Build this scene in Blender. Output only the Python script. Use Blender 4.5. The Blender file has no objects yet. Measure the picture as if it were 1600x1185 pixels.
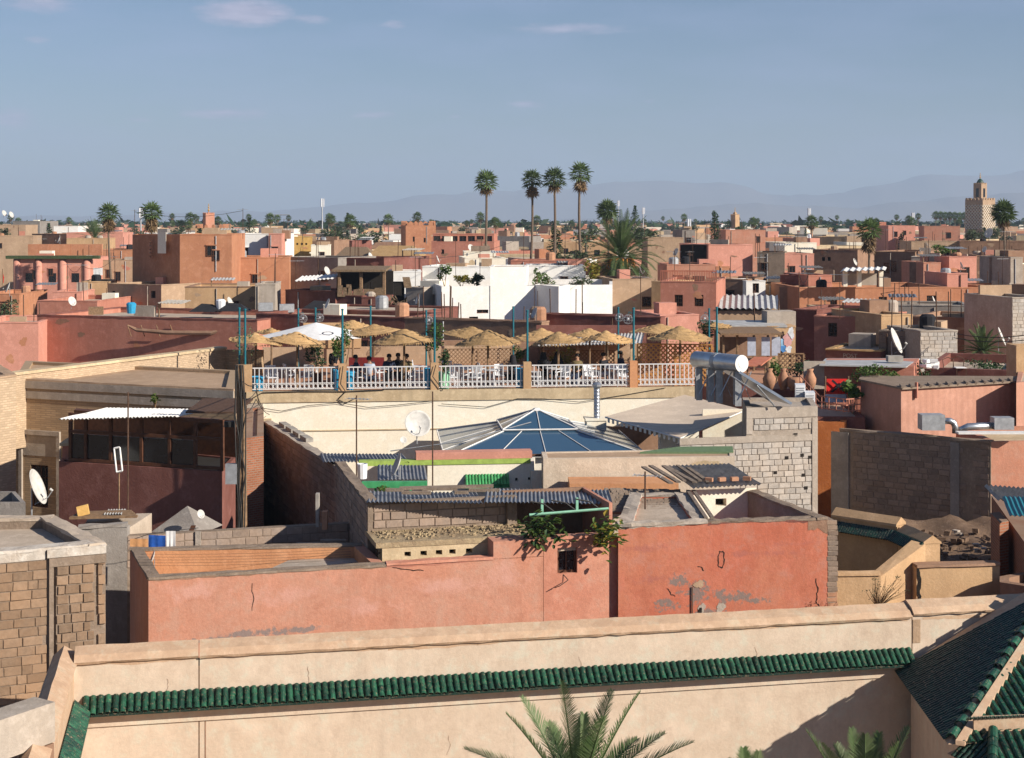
import bpy, math, random
from math import sin, cos, tan, pi, radians, sqrt, atan2
from mathutils import Vector as V, Matrix

# ------------------------------------------------------------------ camera, sky, sun, exposure
SC = bpy.context.scene
COL = SC.collection
CZ, F, HOR = 16.0, 2400.0, 345.0           # eye height, focal length in photo pixels, horizon row
cam = bpy.data.cameras.new('camera')
camo = bpy.data.objects.new('camera', cam); COL.objects.link(camo)
camo.location = (0, 0, CZ); camo.rotation_euler = (pi/2, 0, 0)
cam.sensor_width = 36; cam.lens = 36*F/1600; cam.shift_y = -(592.5-HOR)/1600
cam.clip_start = 0.5; cam.clip_end = 60000
SC.camera = camo
SUN_EL, SUN_AZ = radians(26.8), radians(180-61)   # azimuth clockwise from +Y
wd = bpy.data.worlds.new('World'); SC.world = wd; wd.use_nodes = True
nt = wd.node_tree; bg = nt.nodes['Background']
sky = nt.nodes.new('ShaderNodeTexSky'); sky.sky_type = 'NISHITA'; sky.sun_disc = False
sky.sun_elevation = SUN_EL; sky.sun_rotation = SUN_AZ
sky.air_density = 1.0; sky.dust_density = .35; sky.ozone_density = 3.5
bg.inputs[1].default_value = 0.054
def sky_clouds():
    N, L = nt.nodes.new, nt.links.new
    tc = N('ShaderNodeTexCoord'); sp = N('ShaderNodeSeparateXYZ'); L(tc.outputs['Generated'], sp.inputs[0])
    def m(op, a, b=None, c=None):
        n = N('ShaderNodeMath'); n.operation = op
        for i, v in enumerate((a, b, c)):
            if v is None: continue
            if isinstance(v, (int, float)): n.inputs[i].default_value = v
            else: L(v, n.inputs[i])
        return n.outputs[0]
    az = m('ARCTAN2', sp.outputs[0], sp.outputs[1]); el = m('ARCSINE', sp.outputs[2])
    cb = N('ShaderNodeCombineXYZ'); L(m('MULTIPLY', az, 22.0), cb.inputs[0]); L(m('MULTIPLY', el, 95.0), cb.inputs[1])
    ns = N('ShaderNodeTexNoise'); ns.inputs['Scale'].default_value = 2.4; ns.inputs['Detail'].default_value = 7; ns.inputs['Roughness'].default_value = .62
    L(cb.outputs[0], ns.inputs['Vector'])
    total = None
    # small fair-weather clouds: azimuth, elevation, half width, half height, strength
    for px, py, w, h, s in ((385,20,70,20,1.0),(480,30,46,9,.5),(60,5,70,16,.6),(350,178,80,11,.6),(585,180,44,7,.55),(824,163,36,6,.6),(895,45,115,10,.55),
                            (618,38,26,8,.5),(18,186,40,17,.6),(215,187,26,5,.45),(60,62,26,6,.5),(1016,159,12,4,.5),(650,152,14,4,.45),(408,200,14,4,.4),(710,183,14,4,.4),
                            (1750,90,90,12,.6),(-220,120,100,14,.6),(2300,60,140,22,.8)):
        a0 = math.atan((px-800)/F); e0 = math.atan((HOR-py)/F*cos(a0)); wa = w/F*1.15; he = h/F*1.25
        dx = m('DIVIDE', m('SUBTRACT', az, a0), wa); dy = m('DIVIDE', m('SUBTRACT', el, e0), he)
        r = m('SQRT', m('ADD', m('MULTIPLY', dx, dx), m('MULTIPLY', dy, dy)))
        k = m('MULTIPLY', m('SMOOTH_MIN', m('MAXIMUM', m('SUBTRACT', 1.25, r), 0.0), 1.0, .1), s)
        total = k if total is None else m('MAXIMUM', total, k)
    dens = m('MULTIPLY', m('MAXIMUM', m('SUBTRACT', m('ADD', total, m('MULTIPLY', ns.outputs['Fac'], .9)), .70), 0.0), 1.9)
    dens = m('MULTIPLY', m('MINIMUM', dens, 1.0), m('MINIMUM', m('MULTIPLY', total, 3.0), 1.0))
    # soft veil of high cirrus
    nv = N('ShaderNodeTexNoise'); nv.inputs['Scale'].default_value = .35; nv.inputs['Detail'].default_value = 4; L(cb.outputs[0], nv.inputs['Vector'])
    veil = m('MULTIPLY', m('MAXIMUM', m('SUBTRACT', nv.outputs['Fac'], .42), 0.0), .9)
    mx = N('ShaderNodeMixRGB'); L(veil, mx.inputs[0]); L(sky.outputs[0], mx.inputs[1]); mx.inputs[2].default_value = (5.8, 6.5, 9.0, 1)
    lum = N('ShaderNodeMixRGB'); L(ns.outputs['Fac'], lum.inputs[0]); lum.inputs[1].default_value = (3.5, 3.9, 5.4, 1); lum.inputs[2].default_value = (9.6, 8.9, 9.8, 1)
    m2 = N('ShaderNodeMixRGB'); L(m('MULTIPLY', dens, .95), m2.inputs[0]); L(mx.outputs[0], m2.inputs[1]); L(lum.outputs[0], m2.inputs[2])
    tint = N('ShaderNodeMixRGB'); tint.blend_type = 'MULTIPLY'; tint.inputs[0].default_value = 1; tint.inputs[2].default_value = (.93, .97, 1.10, 1); L(m2.outputs[0], tint.inputs[1]); L(tint.outputs[0], bg.inputs[0])
sky_clouds()
wd.cycles.sampling_method = 'MANUAL'; wd.cycles.sample_map_resolution = 256
sl = bpy.data.lights.new('sun', 'SUN'); sl.energy = 5.0; sl.angle = radians(.53); sl.color = (1, .915, .80)
so = bpy.data.objects.new('sun', sl); COL.objects.link(so)
SDIR = V((sin(SUN_AZ)*cos(SUN_EL), cos(SUN_AZ)*cos(SUN_EL), sin(SUN_EL)))
so.rotation_euler = SDIR.to_track_quat('Z', 'Y').to_euler(); so.location = (40, -40, 60)
vs = SC.view_settings; vs.view_transform = 'Standard'; vs.look = 'None'; vs.exposure = 0.50; vs.gamma = 1
SC.cycles.volume_step_rate = 4; SC.cycles.max_bounces = 4; SC.cycles.diffuse_bounces = 3; SC.cycles.glossy_bounces = 2; SC.cycles.transmission_bounces = 2; SC.cycles.volume_bounces = 0
SC.cycles.caustics_reflective = False; SC.cycles.caustics_refractive = False

# ------------------------------------------------------------------ helpers
R = random.Random(7)
def W(px, py, D): return V(((px-800)*D/F, D, CZ-(py-HOR)*D/F))
def WZ(px, py, z):                      # the point at height z seen at a pixel
    D = (CZ-z)*F/(py-HOR); return V(((px-800)*D/F, D, z))
def zat(py, D): return CZ-(py-HOR)*D/F
def onplane(px, py, P, n):
    d = V(((px-800)/F, 1, -(py-HOR)/F)); o = V((0, 0, CZ)); t = (P-o).dot(n)/d.dot(n); return o+d*t
ORG = {}
class MB:
    def __init__(s): s.v = []; s.f = []; s.sm = False
    def poly(s, *pts):
        b = len(s.v); s.v += [tuple(p) for p in pts]; s.f.append(tuple(range(b, b+len(pts)))); return s
    def mesh(s, vs, fs):
        b = len(s.v); s.v += [tuple(p) for p in vs]; s.f += [tuple(i+b for i in f) for f in fs]; return s
    def para(s, P, U, Vv, Wv):         # parallelepiped from a corner and three edges
        P, U, Vv, Wv = V(P), V(U), V(Vv), V(Wv)
        c = [P, P+U, P+U+Vv, P+Vv, P+Wv, P+U+Wv, P+U+Vv+Wv, P+Vv+Wv]
        fs = [(0,3,2,1),(4,5,6,7),(0,1,5,4),(1,2,6,5),(2,3,7,6),(3,0,4,7)]
        if U.cross(Vv).dot(Wv) < 0: fs = [f[::-1] for f in fs]
        return s.mesh(c, fs)
    def box(s, c, size, rz=0):
        u = V((cos(rz), sin(rz), 0)); w = V((-sin(rz), cos(rz), 0)); c = V(c)
        return s.para(c-u*size[0]/2-w*size[1]/2-V((0,0,size[2]/2)), u*size[0], w*size[1], (0,0,size[2]))
    def prism(s, pl, z0, z1, cap=True):
        n = len(pl); vs = [(p[0],p[1],z0) for p in pl]+[(p[0],p[1],z1) for p in pl]
        fs = [(i,(i+1)%n,n+(i+1)%n,n+i) for i in range(n)]
        if cap: fs += [tuple(range(n,2*n)), tuple(range(n-1,-1,-1))]
        return s.mesh(vs, fs)
    def tube(s, path, r, n=6, cap=True):
        path = [V(p) for p in path]; k = len(path); rs = r if isinstance(r, (list, tuple)) else [r]*k
        vs = []; fs = []; d = path[-1]-path[0]; d = d.normalized() if d.length > 1e-9 else V((0,0,1))
        ref = min((V((1,0,0)), V((0,1,0)), V((0,0,1))), key=lambda q: abs(q.dot(d)))
        for i, p in enumerate(path):
            t = (path[min(i+1,k-1)]-path[max(i-1,0)]); t = t.normalized() if t.length > 1e-9 else d
            a = t.cross(ref).normalized(); b = t.cross(a)
            for j in range(n):
                q = 2*pi*j/n; vs.append(p+(a*cos(q)+b*sin(q))*rs[i])
        for i in range(k-1):
            for j in range(n):
                fs.append((i*n+j, i*n+(j+1)%n, (i+1)*n+(j+1)%n, (i+1)*n+j))
        if cap: fs += [tuple(range(n-1,-1,-1)), tuple(range((k-1)*n, k*n))]
        return s.mesh(vs, fs)
    def lathe(s, prof, c=(0,0,0), n=12, M=None):   # profile of (radius, height)
        c = V(c); vs = []; fs = []; k = len(prof)
        for r, h in prof:
            for j in range(n):
                q = 2*pi*j/n; p = V((r*cos(q), r*sin(q), h)); vs.append(c+(M @ p if M else p))
        for i in range(k-1):
            for j in range(n): fs.append((i*n+j, i*n+(j+1)%n, (i+1)*n+(j+1)%n, (i+1)*n+j))
        if prof[0][0] > 1e-4: fs.append(tuple(range(n-1,-1,-1)))
        if prof[-1][0] > 1e-4: fs.append(tuple(range((k-1)*n, k*n)))
        return s.mesh(vs, fs)
    def holed(s, P, U, Z, holes, nout, rec):      # wall face with rectangular openings and their reveals
        P, U, Z = V(P), V(U), V(Z); w, h = U.length, Z.length; u, z = U/w, Z/h
        us = sorted(set([0,w]+[a for q in holes for a in (q[0],q[2])])); zs = sorted(set([0,h]+[a for q in holes for a in (q[1],q[3])]))
        for i in range(len(us)-1):
            for j in range(len(zs)-1):
                cu, cz = (us[i]+us[i+1])/2, (zs[j]+zs[j+1])/2
                if any(q[0] < cu < q[2] and q[1] < cz < q[3] for q in holes): continue
                s.poly(P+u*us[i]+z*zs[j], P+u*us[i+1]+z*zs[j], P+u*us[i+1]+z*zs[j+1], P+u*us[i]+z*zs[j+1])
        for q in holes:
            c = [P+u*q[0]+z*q[1], P+u*q[2]+z*q[1], P+u*q[2]+z*q[3], P+u*q[0]+z*q[3]]; b = [p-nout*rec for p in c]
            for i in range(4): s.poly(c[i], c[(i+1)%4], b[(i+1)%4], b[i])
        return s
    def data(s, name, mat, o=V((0,0,0)), smooth=False):
        me = bpy.data.meshes.new(name); me.from_pydata([(p[0]-o.x, p[1]-o.y, p[2]-o.z) for p in s.v], [], s.f); me.update()
        for m in (mat if isinstance(mat, (list, tuple)) else [mat]): me.materials.append(m)
        if smooth or s.sm: me.polygons.foreach_set('use_smooth', [True]*len(me.polygons))
        return me
    def build(s, name, mat, parent=None, smooth=False):
        o = org(parent) if parent else (V((0,0,0)))
        if parent is None and s.v:      # a thing that is one mesh: origin at the middle of its base
            n = len(s.v); o = V((sum(p[0] for p in s.v)/n, sum(p[1] for p in s.v)/n, min(p[2] for p in s.v)))
        ob = bpy.data.objects.new(name, s.data(name, mat, o, smooth)); COL.objects.link(ob)
        if parent: ob.parent = parent
        else: ob.location = o
        ORG[ob.name] = o; return ob
def org(o): return ORG.get(o.name, V((0,0,0)))
def tag(o, label=None, cat=None, group=None, kind=None):
    if label: o['label'] = label
    if cat: o['category'] = cat
    if group: o['group'] = group
    if kind: o['kind'] = kind
    return o
def thing(name, label, cat, loc=(0,0,0), group=None):
    o = bpy.data.objects.new(name, None); COL.objects.link(o); o.location = loc; o.empty_display_size = .2
    ORG[o.name] = V(loc); return tag(o, label, cat, group)
def piece(name, me, parent, loc, rot=(0,0,0), sc=(1,1,1)):     # shares mesh data
    ob = bpy.data.objects.new(name, me); COL.objects.link(ob)
    if parent: ob.parent = parent; ob.location = V(loc)-org(parent)
    else: ob.location = loc
    ob.rotation_euler = rot; ob.scale = sc; ORG[ob.name] = V(loc); return ob
def copytree(o, parent=None, loc=None, rz=None, sc=None, label=None, group=None):
    c = o.copy(); COL.objects.link(c); c.parent = parent
    if loc is not None: c.location = loc; ORG[c.name] = V(loc)
    if rz is not None: c.rotation_euler.z = rz
    if sc is not None: c.scale = (sc, sc, sc) if isinstance(sc, (int, float)) else sc
    if label: c['label'] = label
    if group: c['group'] = group
    for ch in o.children: copytree(ch, c)
    return c
def rotm(u, v, w):                     # matrix with these columns
    return Matrix(((u[0],v[0],w[0]),(u[1],v[1],w[1]),(u[2],v[2],w[2])))

# ------------------------------------------------------------------ materials
MATS = {}
def newmat(name):
    m = bpy.data.materials.new(name); m.use_nodes = True; t = m.node_tree; b = t.nodes['Principled BSDF']
    MATS[name] = m; return m, t, b, t.nodes.new, t.links.new
def _mix(N, L, f, a, b, mode='MIX'):
    n = N('ShaderNodeMixRGB'); n.blend_type = mode
    for i, v in enumerate((f, a, b)):
        if isinstance(v, (int, float)): n.inputs[i].default_value = v
        elif isinstance(v, tuple): n.inputs[i].default_value = (*v, 1)
        else: L(v, n.inputs[i])
    return n.outputs[0]
def _noise(N, L, vec, scale, detail=4, rough=.55, mapscale=None):
    if mapscale:
        mp = N('ShaderNodeMapping'); mp.inputs['Scale'].default_value = mapscale; L(vec, mp.inputs[0]); vec = mp.outputs[0]
    n = N('ShaderNodeTexNoise'); n.inputs['Scale'].default_value = scale; n.inputs['Detail'].default_value = detail; n.inputs['Roughness'].default_value = rough
    L(vec, n.inputs['Vector']); return n.outputs['Fac']
def _ramp(N, L, f, a, b, va=0.0, vb=1.0):
    n = N('ShaderNodeMapRange'); L(f, n.inputs[0]); n.inputs[1].default_value = a; n.inputs[2].default_value = b
    n.inputs[3].default_value = va; n.inputs[4].default_value = vb; return n.outputs[0]
def _bump(N, L, b, f, s, d=.02):
    n = N('ShaderNodeBump'); n.inputs['Strength'].default_value = s; n.inputs['Distance'].default_value = d; L(f, n.inputs['Height']); L(n.outputs[0], b.inputs['Normal'])
def sc3(c, k): return tuple(x*k for x in c)
def plaster(name, c, c2=None, stain=.35, bump=.5, big=.45, rough=.92, rnd=0.0, streak=2.2, near=False):
    m, t, b, N, L = newmat(name); c2 = c2 or (c[0]*.72, c[1]*.68, c[2]*.66); d = 6 if near else 3
    p = N('ShaderNodeNewGeometry').outputs['Position']
    n1 = _noise(N, L, p, big, d, .65); col = _mix(N, L, _ramp(N, L, n1, .36, .62), c, c2)
    n4 = _noise(N, L, p, big*5, d, .7); col = _mix(N, L, _ramp(N, L, n4, .50, .68, 0, .55), col, tuple(min(.9, x*1.15+.035) for x in c))
    n2 = _noise(N, L, p, streak, d, .65, (1, 1, .12)); col = _mix(N, L, _ramp(N, L, n2, .50, .72, 0, stain), col, (c[0]*.5, c[1]*.5, c[2]*.5))
    n3 = _noise(N, L, p, 14, 4, .75); col = _mix(N, L, _ramp(N, L, n3, .35, .72, .0, .38), col, sc3(c, .58))
    if near:
        n5 = _noise(N, L, p, 2.6, 7, .72); col = _mix(N, L, _ramp(N, L, n5, .52, .64, 0, .45), col, (c[0]*.78+.06, c[1]*.95+.07, c[2]*.95+.075)); col = _mix(N, L, _ramp(N, L, n5, .46, .34, 0, .35), col, (c[0]*.66, c[1]*.60, c[2]*.58))
    if rnd:
        oi = N('ShaderNodeObjectInfo'); col = _mix(N, L, 1.0, col, _mix(N, L, oi.outputs['Random'], (1-rnd,)*3, (1+rnd*.6, 1+rnd*.5, 1+rnd*.4)), 'MULTIPLY')
    L(col, b.inputs['Base Color']); b.inputs['Roughness'].default_value = rough; b.inputs['Specular IOR Level'].default_value = .15
    _bump(N, L, b, n3, bump, .025); return m
def simple(name, c, rough=.6, metal=0.0, var=.25, scale=6.0, spec=.3, rnd=0.0, bump=0.0):
    m, t, b, N, L = newmat(name); p = N('ShaderNodeNewGeometry').outputs['Position']
    n = _noise(N, L, p, scale, 5, .6); col = _mix(N, L, _ramp(N, L, n, .3, .72), tuple(min(1, x*(1+var*.4)) for x in c), sc3(c, 1-var))
    if rnd:
        oi = N('ShaderNodeObjectInfo'); col = _mix(N, L, 1.0, col, _mix(N, L, oi.outputs['Random'], (1-rnd,)*3, (1+rnd,)*3), 'MULTIPLY')
    L(col, b.inputs['Base Color']); b.inputs['Roughness'].default_value = rough; b.inputs['Metallic'].default_value = metal; b.inputs['Specular IOR Level'].default_value = spec
    if bump: _bump(N, L, b, n, bump)
    return m
def leafmat(name, c, c2, trans=.25):
    m, t, b, N, L = newmat(name); p = N('ShaderNodeNewGeometry').outputs['Position']
    n = _noise(N, L, p, 3.0, 3, .6); oi = N('ShaderNodeObjectInfo')
    col = _mix(N, L, _ramp(N, L, n, .35, .65), c, c2); col = _mix(N, L, 1.0, col, _mix(N, L, oi.outputs['Random'], (.75,)*3, (1.25,)*3), 'MULTIPLY')
    L(col, b.inputs['Base Color']); b.inputs['Roughness'].default_value = .55; b.inputs['Specular IOR Level'].default_value = .25
    tr = N('ShaderNodeBsdfTranslucent'); L(col, tr.inputs[0]); mx = N('ShaderNodeMixShader'); mx.inputs[0].default_value = trans
    L(b.outputs[0], mx.inputs[1]); L(tr.outputs[0], mx.inputs[2]); L(mx.outputs[0], t.nodes['Material Output'].inputs[0]); return m
def blockmat(name, c, var=.3, rough=.95):
    m, t, b, N, L = newmat(name); p = N('ShaderNodeNewGeometry').outputs['Position']; oi = N('ShaderNodeObjectInfo')
    n = _noise(N, L, p, 9, 6, .7); n0 = _noise(N, L, p, .9, 4, .6)
    col = _mix(N, L, _ramp(N, L, n, .3, .75), c, sc3(c, .62)); col = _mix(N, L, _ramp(N, L, n0, .4, .7, 0, .5), col, (c[0]*1.12, c[1]*.95, c[2]*.78))
    col = _mix(N, L, 1.0, col, _mix(N, L, oi.outputs['Random'], (1-var,)*3, (1+var*.7,)*3), 'MULTIPLY')
    L(col, b.inputs['Base Color']); b.inputs['Roughness'].default_value = rough; b.inputs['Specular IOR Level'].default_value = .1
    _bump(N, L, b, n, .7, .02); return m
def glazed(name, c, c2, worn=(.30,.20,.13)):
    m, t, b, N, L = newmat(name); p = N('ShaderNodeNewGeometry').outputs['Position']; oi = N('ShaderNodeObjectInfo')
    n = _noise(N, L, p, 7, 5, .6); n2 = _noise(N, L, p, 22, 5, .7)
    col = _mix(N, L, oi.outputs['Random'], c, c2); col = _mix(N, L, _ramp(N, L, n, .38, .66, 0, .8), col, sc3(c, .45)); col = _mix(N, L, _ramp(N, L, n2, .56, .70, 0, .8), col, worn)
    L(col, b.inputs['Base Color']); b.inputs['Roughness'].default_value = .46; b.inputs['Specular IOR Level'].default_value = .4
    _bump(N, L, b, n2, .25, .01); return m
def bricky(name, c, mort, bw=.24, bh=.075, face='x'):     # thin brick courses too far to build one by one
    m, t, b, N, L = newmat(name); g = N('ShaderNodeNewGeometry'); p = g.outputs['Position']
    sp = N('ShaderNodeSeparateXYZ'); L(p, sp.inputs[0]); ad = N('ShaderNodeMath'); ad.operation = 'ADD'; L(sp.outputs[0], ad.inputs[0]); L(sp.outputs[1], ad.inputs[1])
    cb = N('ShaderNodeCombineXYZ'); L(ad.outputs[0], cb.inputs[0]); L(sp.outputs[2], cb.inputs[1])
    br = N('ShaderNodeTexBrick'); L(cb.outputs[0], br.inputs['Vector']); br.inputs['Scale'].default_value = 1.0
    br.inputs['Brick Width'].default_value = bw; br.inputs['Row Height'].default_value = bh; br.inputs['Mortar Size'].default_value = .012
    br.inputs['Color1'].default_value = (*c, 1); br.inputs['Color2'].default_value = (*sc3(c, .72), 1); br.inputs['Mortar'].default_value = (*mort, 1)
    n = _noise(N, L, p, 1.2, 5, .6); col = _mix(N, L, _ramp(N, L, n, .4, .7, 0, .45), br.outputs['Color'], sc3(c, .6))
    L(col, b.inputs['Base Color']); b.inputs['Roughness'].default_value = .95; b.inputs['Specular IOR Level'].default_value = .1
    inv = N('ShaderNodeMath'); inv.operation = 'SUBTRACT'; inv.inputs[0].default_value = 1; L(br.outputs['Fac'], inv.inputs[1]); _bump(N, L, b, inv.outputs[0], .6, .015); return m

def stain(mat, spots, col, soft=.35, nscale=5.0, strength=.9):
    """mix patches of another render into a material, each spot = (world point, half width, half height)"""
    t = mat.node_tree; N, L = t.nodes.new, t.links.new; b = t.nodes['Principled BSDF']; src = b.inputs['Base Color'].links[0].from_socket; p = N('ShaderNodeNewGeometry').outputs['Position']; tot = None
    for c, rx, rz in spots:
        mp = N('ShaderNodeMapping'); mp.inputs['Location'].default_value = (-c.x/rx, -c.y/rx, -c.z/rz); mp.inputs['Scale'].default_value = (1/rx, 1/rx, 1/rz); L(p, mp.inputs[0]); ln = N('ShaderNodeVectorMath'); ln.operation = 'LENGTH'; L(mp.outputs[0], ln.inputs[0])
        r = _ramp(N, L, ln.outputs['Value'], 1.3, .2)
        if tot is None: tot = r
        else: m = N('ShaderNodeMath'); m.operation = 'MAXIMUM'; L(tot, m.inputs[0]); L(r, m.inputs[1]); tot = m.outputs[0]
    n = _ramp(N, L, _noise(N, L, p, nscale, 7, .72), .28, .72, -.35, 1.05); ad = N('ShaderNodeMath'); ad.operation = 'ADD'; L(tot, ad.inputs[0]); L(n, ad.inputs[1]); gt = N('ShaderNodeMath'); gt.operation = 'MINIMUM'; L(_ramp(N, L, ad.outputs[0], .92, .92+soft, 0, strength), gt.inputs[0]); L(_ramp(N, L, tot, 0, .25), gt.inputs[1])
    L(_mix(N, L, gt.outputs[0], src, col), b.inputs['Base Color'])
M = {}
M['beige'] = plaster('garden wall plaster', (.62,.50,.385), (.56,.44,.33), .24, .25, .35, near=True, streak=3.2)
M['coping'] = plaster('coping plaster', (.56,.395,.265), (.47,.31,.20), .2, .35, .8, near=True)
M['salmon'] = plaster('salmon plaster', (.53,.235,.15), (.51,.265,.185), .28, .45, .5, streak=3, near=True)
M['rosepale'] = plaster('pale rose plaster', (.56,.265,.18), (.52,.22,.145), .2, .45, .6, near=True)
M['red'] = plaster('weathered red plaster', (.49,.15,.09), (.51,.20,.12), .32, .45, .55, streak=2, near=True)
M['orange'] = plaster('orange plaster', (.60,.30,.15), (.52,.24,.12), .2)
M['deeporange'] = plaster('deep orange plaster', (.50,.17,.05), (.42,.13,.04), .15)
M['pink'] = plaster('pink plaster', (.50,.22,.155), (.43,.175,.12), .25)
M['pinklight'] = plaster('light pink plaster', (.62,.29,.215), (.56,.26,.19), .15)
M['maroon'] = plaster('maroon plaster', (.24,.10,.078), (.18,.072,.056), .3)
M['terracotta'] = plaster('terracotta plaster', (.50,.235,.13), (.43,.19,.105), .25)
M['ochre'] = plaster('ochre plaster', (.55,.36,.20), (.46,.29,.16), .3)
M['yellow'] = plaster('yellow plaster', (.58,.36,.12), (.52,.31,.10), .2)
M['cream'] = plaster('cream plaster', (.86,.79,.65), (.83,.75,.60), .06, .25, .4)
M['creamdirty'] = plaster('stained cream plaster', (.60,.47,.30), (.45,.34,.21), .45, .5, 1.0)
M['white'] = plaster('white lime wash', (.84,.82,.77), (.80,.77,.71), .12, .3)
M['grey'] = plaster('grey cement render', (.30,.27,.24), (.24,.21,.185), .35, .6, .8)
M['greyp'] = plaster('pale cement render', (.45,.385,.32), (.37,.31,.25), .35, .6, .8)
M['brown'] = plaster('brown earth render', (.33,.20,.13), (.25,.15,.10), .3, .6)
M['tan'] = plaster('tan earth render', (.46,.32,.21), (.38,.26,.17), .3, .6)
M['roof'] = plaster('dusty roof screed', (.52,.425,.33), (.40,.32,.245), .2, .6, .5)
M['roofdirt'] = plaster('crumbling roof earth', (.44,.34,.20), (.30,.22,.14), .2, 1.0, 1.2)
M['whiteblk'] = plaster('flaking white edge', (.62,.57,.50), (.45,.38,.31), .5, .8, 1.6)
M['mortar'] = plaster('mortar', (.29,.22,.165), (.22,.165,.12), .3, .8, 1.5)
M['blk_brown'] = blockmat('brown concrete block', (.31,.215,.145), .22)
M['blk_grey'] = blockmat('grey concrete block', (.28,.215,.17), .2)  # albedo darkened to add shade to the large block wall
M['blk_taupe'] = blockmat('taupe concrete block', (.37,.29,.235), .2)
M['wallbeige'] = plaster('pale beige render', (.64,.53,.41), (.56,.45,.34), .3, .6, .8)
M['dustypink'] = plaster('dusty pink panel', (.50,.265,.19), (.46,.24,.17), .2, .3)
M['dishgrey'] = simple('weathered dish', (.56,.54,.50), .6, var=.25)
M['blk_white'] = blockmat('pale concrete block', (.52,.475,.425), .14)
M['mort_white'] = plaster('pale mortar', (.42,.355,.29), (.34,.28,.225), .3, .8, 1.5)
M['brick_tan'] = bricky('tan thin brick', (.52,.37,.23), (.36,.26,.17))
M['brick_gold'] = bricky('golden thin brick', (.57,.42,.285), (.42,.31,.20))
M['brick_red'] = bricky('red brick', (.34,.13,.07), (.28,.2,.15))
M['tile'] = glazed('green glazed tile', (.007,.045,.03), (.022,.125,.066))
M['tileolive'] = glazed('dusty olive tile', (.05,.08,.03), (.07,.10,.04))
M['tiledk'] = glazed('dark green glazed tile', (.006,.026,.02), (.014,.062,.038))  # also the shaded copy of the green tile on the pavilion
M['tilebright'] = glazed('bright green glazed tile', (.05,.30,.10), (.07,.36,.13))
M['clay'] = simple('fired clay', (.42,.22,.13), .85, rnd=.15)
M['straw'] = plaster('woven straw', (.50,.325,.155), (.38,.24,.11), .35, 1.0, 2.5, streak=9, rnd=.22)
M['strawdk'] = simple('old reed', (.22,.15,.09), .95, var=.5, scale=9)
M['wood'] = simple('weathered wood', (.24,.15,.085), .85, var=.45, scale=10, bump=.4)
M['woodgrey'] = simple('grey old plank', (.21,.165,.13), .95, var=.5, scale=8, bump=.5)
M['wooddk'] = simple('dark stained wood', (.10,.04,.02), .7, var=.4, scale=8)
M['lattice'] = simple('orange lattice wood', (.62,.31,.10), .75, var=.3, scale=5)
M['teal'] = simple('teal painted steel', (.01,.14,.18), .5, var=.25)
M['whitepaint'] = simple('white paint', (.74,.72,.68), .55, var=.14)
M['railwhite'] = simple('railing paint', (.62,.61,.60), .5, var=.12)
M['greenpaint'] = simple('green paint', (.06,.32,.13), .5, var=.25)
M['limepaint'] = simple('lime green paint', (.34,.46,.10), .6, var=.3)
M['mintpaint'] = simple('mint paint', (.22,.46,.32), .5, var=.25)
M['steel'] = simple('galvanised steel', (.52,.54,.56), .36, .85, var=.25, scale=3)
M['steeldull'] = simple('dull zinc', (.42,.43,.44), .55, .5, var=.3)
M['corr'] = simple('grey corrugated sheet', (.22,.23,.25), .55, .35, var=.4, scale=2)
M['corrlight'] = simple('light corrugated sheet', (.50,.49,.47), .55, .2, var=.35, scale=2)
M['iron'] = simple('rusty iron', (.10,.055,.035), .85, var=.5, scale=12)
M['dark'] = simple('opening shade', (.02,.016,.013), .95, var=.3)  # near-black; the shade inside openings is put into this colour
M['darkglass'] = simple('dark window glass', (.012,.014,.018), .12, var=.2, spec=.5)
M['cable'] = simple('black cable', (.03,.028,.026), .7)
M['concrete'] = simple('concrete', (.36,.33,.29), .95, var=.35, scale=5, bump=.5)
M['canvas'] = plaster('awning canvas', (.66,.54,.42), (.60,.49,.38), .12, .15, .4, streak=1.2)
M['cloth_white'] = simple('white cloth', (.78,.77,.75), .9, var=.12)
M['cloth_blue'] = simple('blue cloth', (.02,.10,.42), .9, var=.3)
M['cloth_orange'] = simple('orange striped cloth', (.62,.32,.14), .9, var=.3)
M['bench_red'] = simple('dark red cushion', (.18,.02,.02), .9)
M['cloth_red'] = simple('red banner cloth', (.62,.02,.015), .85, var=.25)
M['plastic_blue'] = simple('blue plastic', (.03,.30,.52), .45)
M['plastic_green'] = simple('pale green plastic', (.32,.66,.42), .45)
M['plastic_white'] = simple('white plastic', (.72,.73,.75), .4, var=.1)
M['skin'] = simple('skin', (.42,.24,.15), .6, var=.15)
M['hair'] = simple('dark hair', (.015,.011,.009), .6)
M['cl_black'] = simple('black clothing', (.018,.018,.022), .9)
M['cl_navy'] = simple('navy clothing', (.03,.04,.075), .9)
M['cl_grey'] = simple('pale blue clothing', (.42,.46,.55), .9)
M['cl_olive'] = simple('olive clothing', (.25,.19,.09), .9)
M['frond'] = leafmat('palm frond', (.08,.13,.04), (.13,.18,.07))
M['frondgrey'] = leafmat('grey green date frond', (.08,.135,.045), (.14,.18,.08))
M['fronddead'] = leafmat('dead palm frond', (.24,.16,.08), (.16,.10,.05), .1)
M['leaf'] = leafmat('green leaf', (.055,.11,.022), (.10,.15,.035))
M['leafdark'] = leafmat('dark green leaf', (.022,.05,.018), (.04,.075,.026), .12)
M['leafyellow'] = leafmat('yellowing leaf', (.16,.19,.03), (.30,.22,.03))
M['leafgrey'] = leafmat('dusty leaf', (.05,.075,.035), (.085,.105,.05), .15)
M['bark'] = simple('palm bark', (.17,.125,.09), .95, var=.4, scale=8, bump=.6)
M['ground'] = plaster('dusty ground', (.30,.22,.155), (.24,.175,.12), .2, .6, .2)
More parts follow.
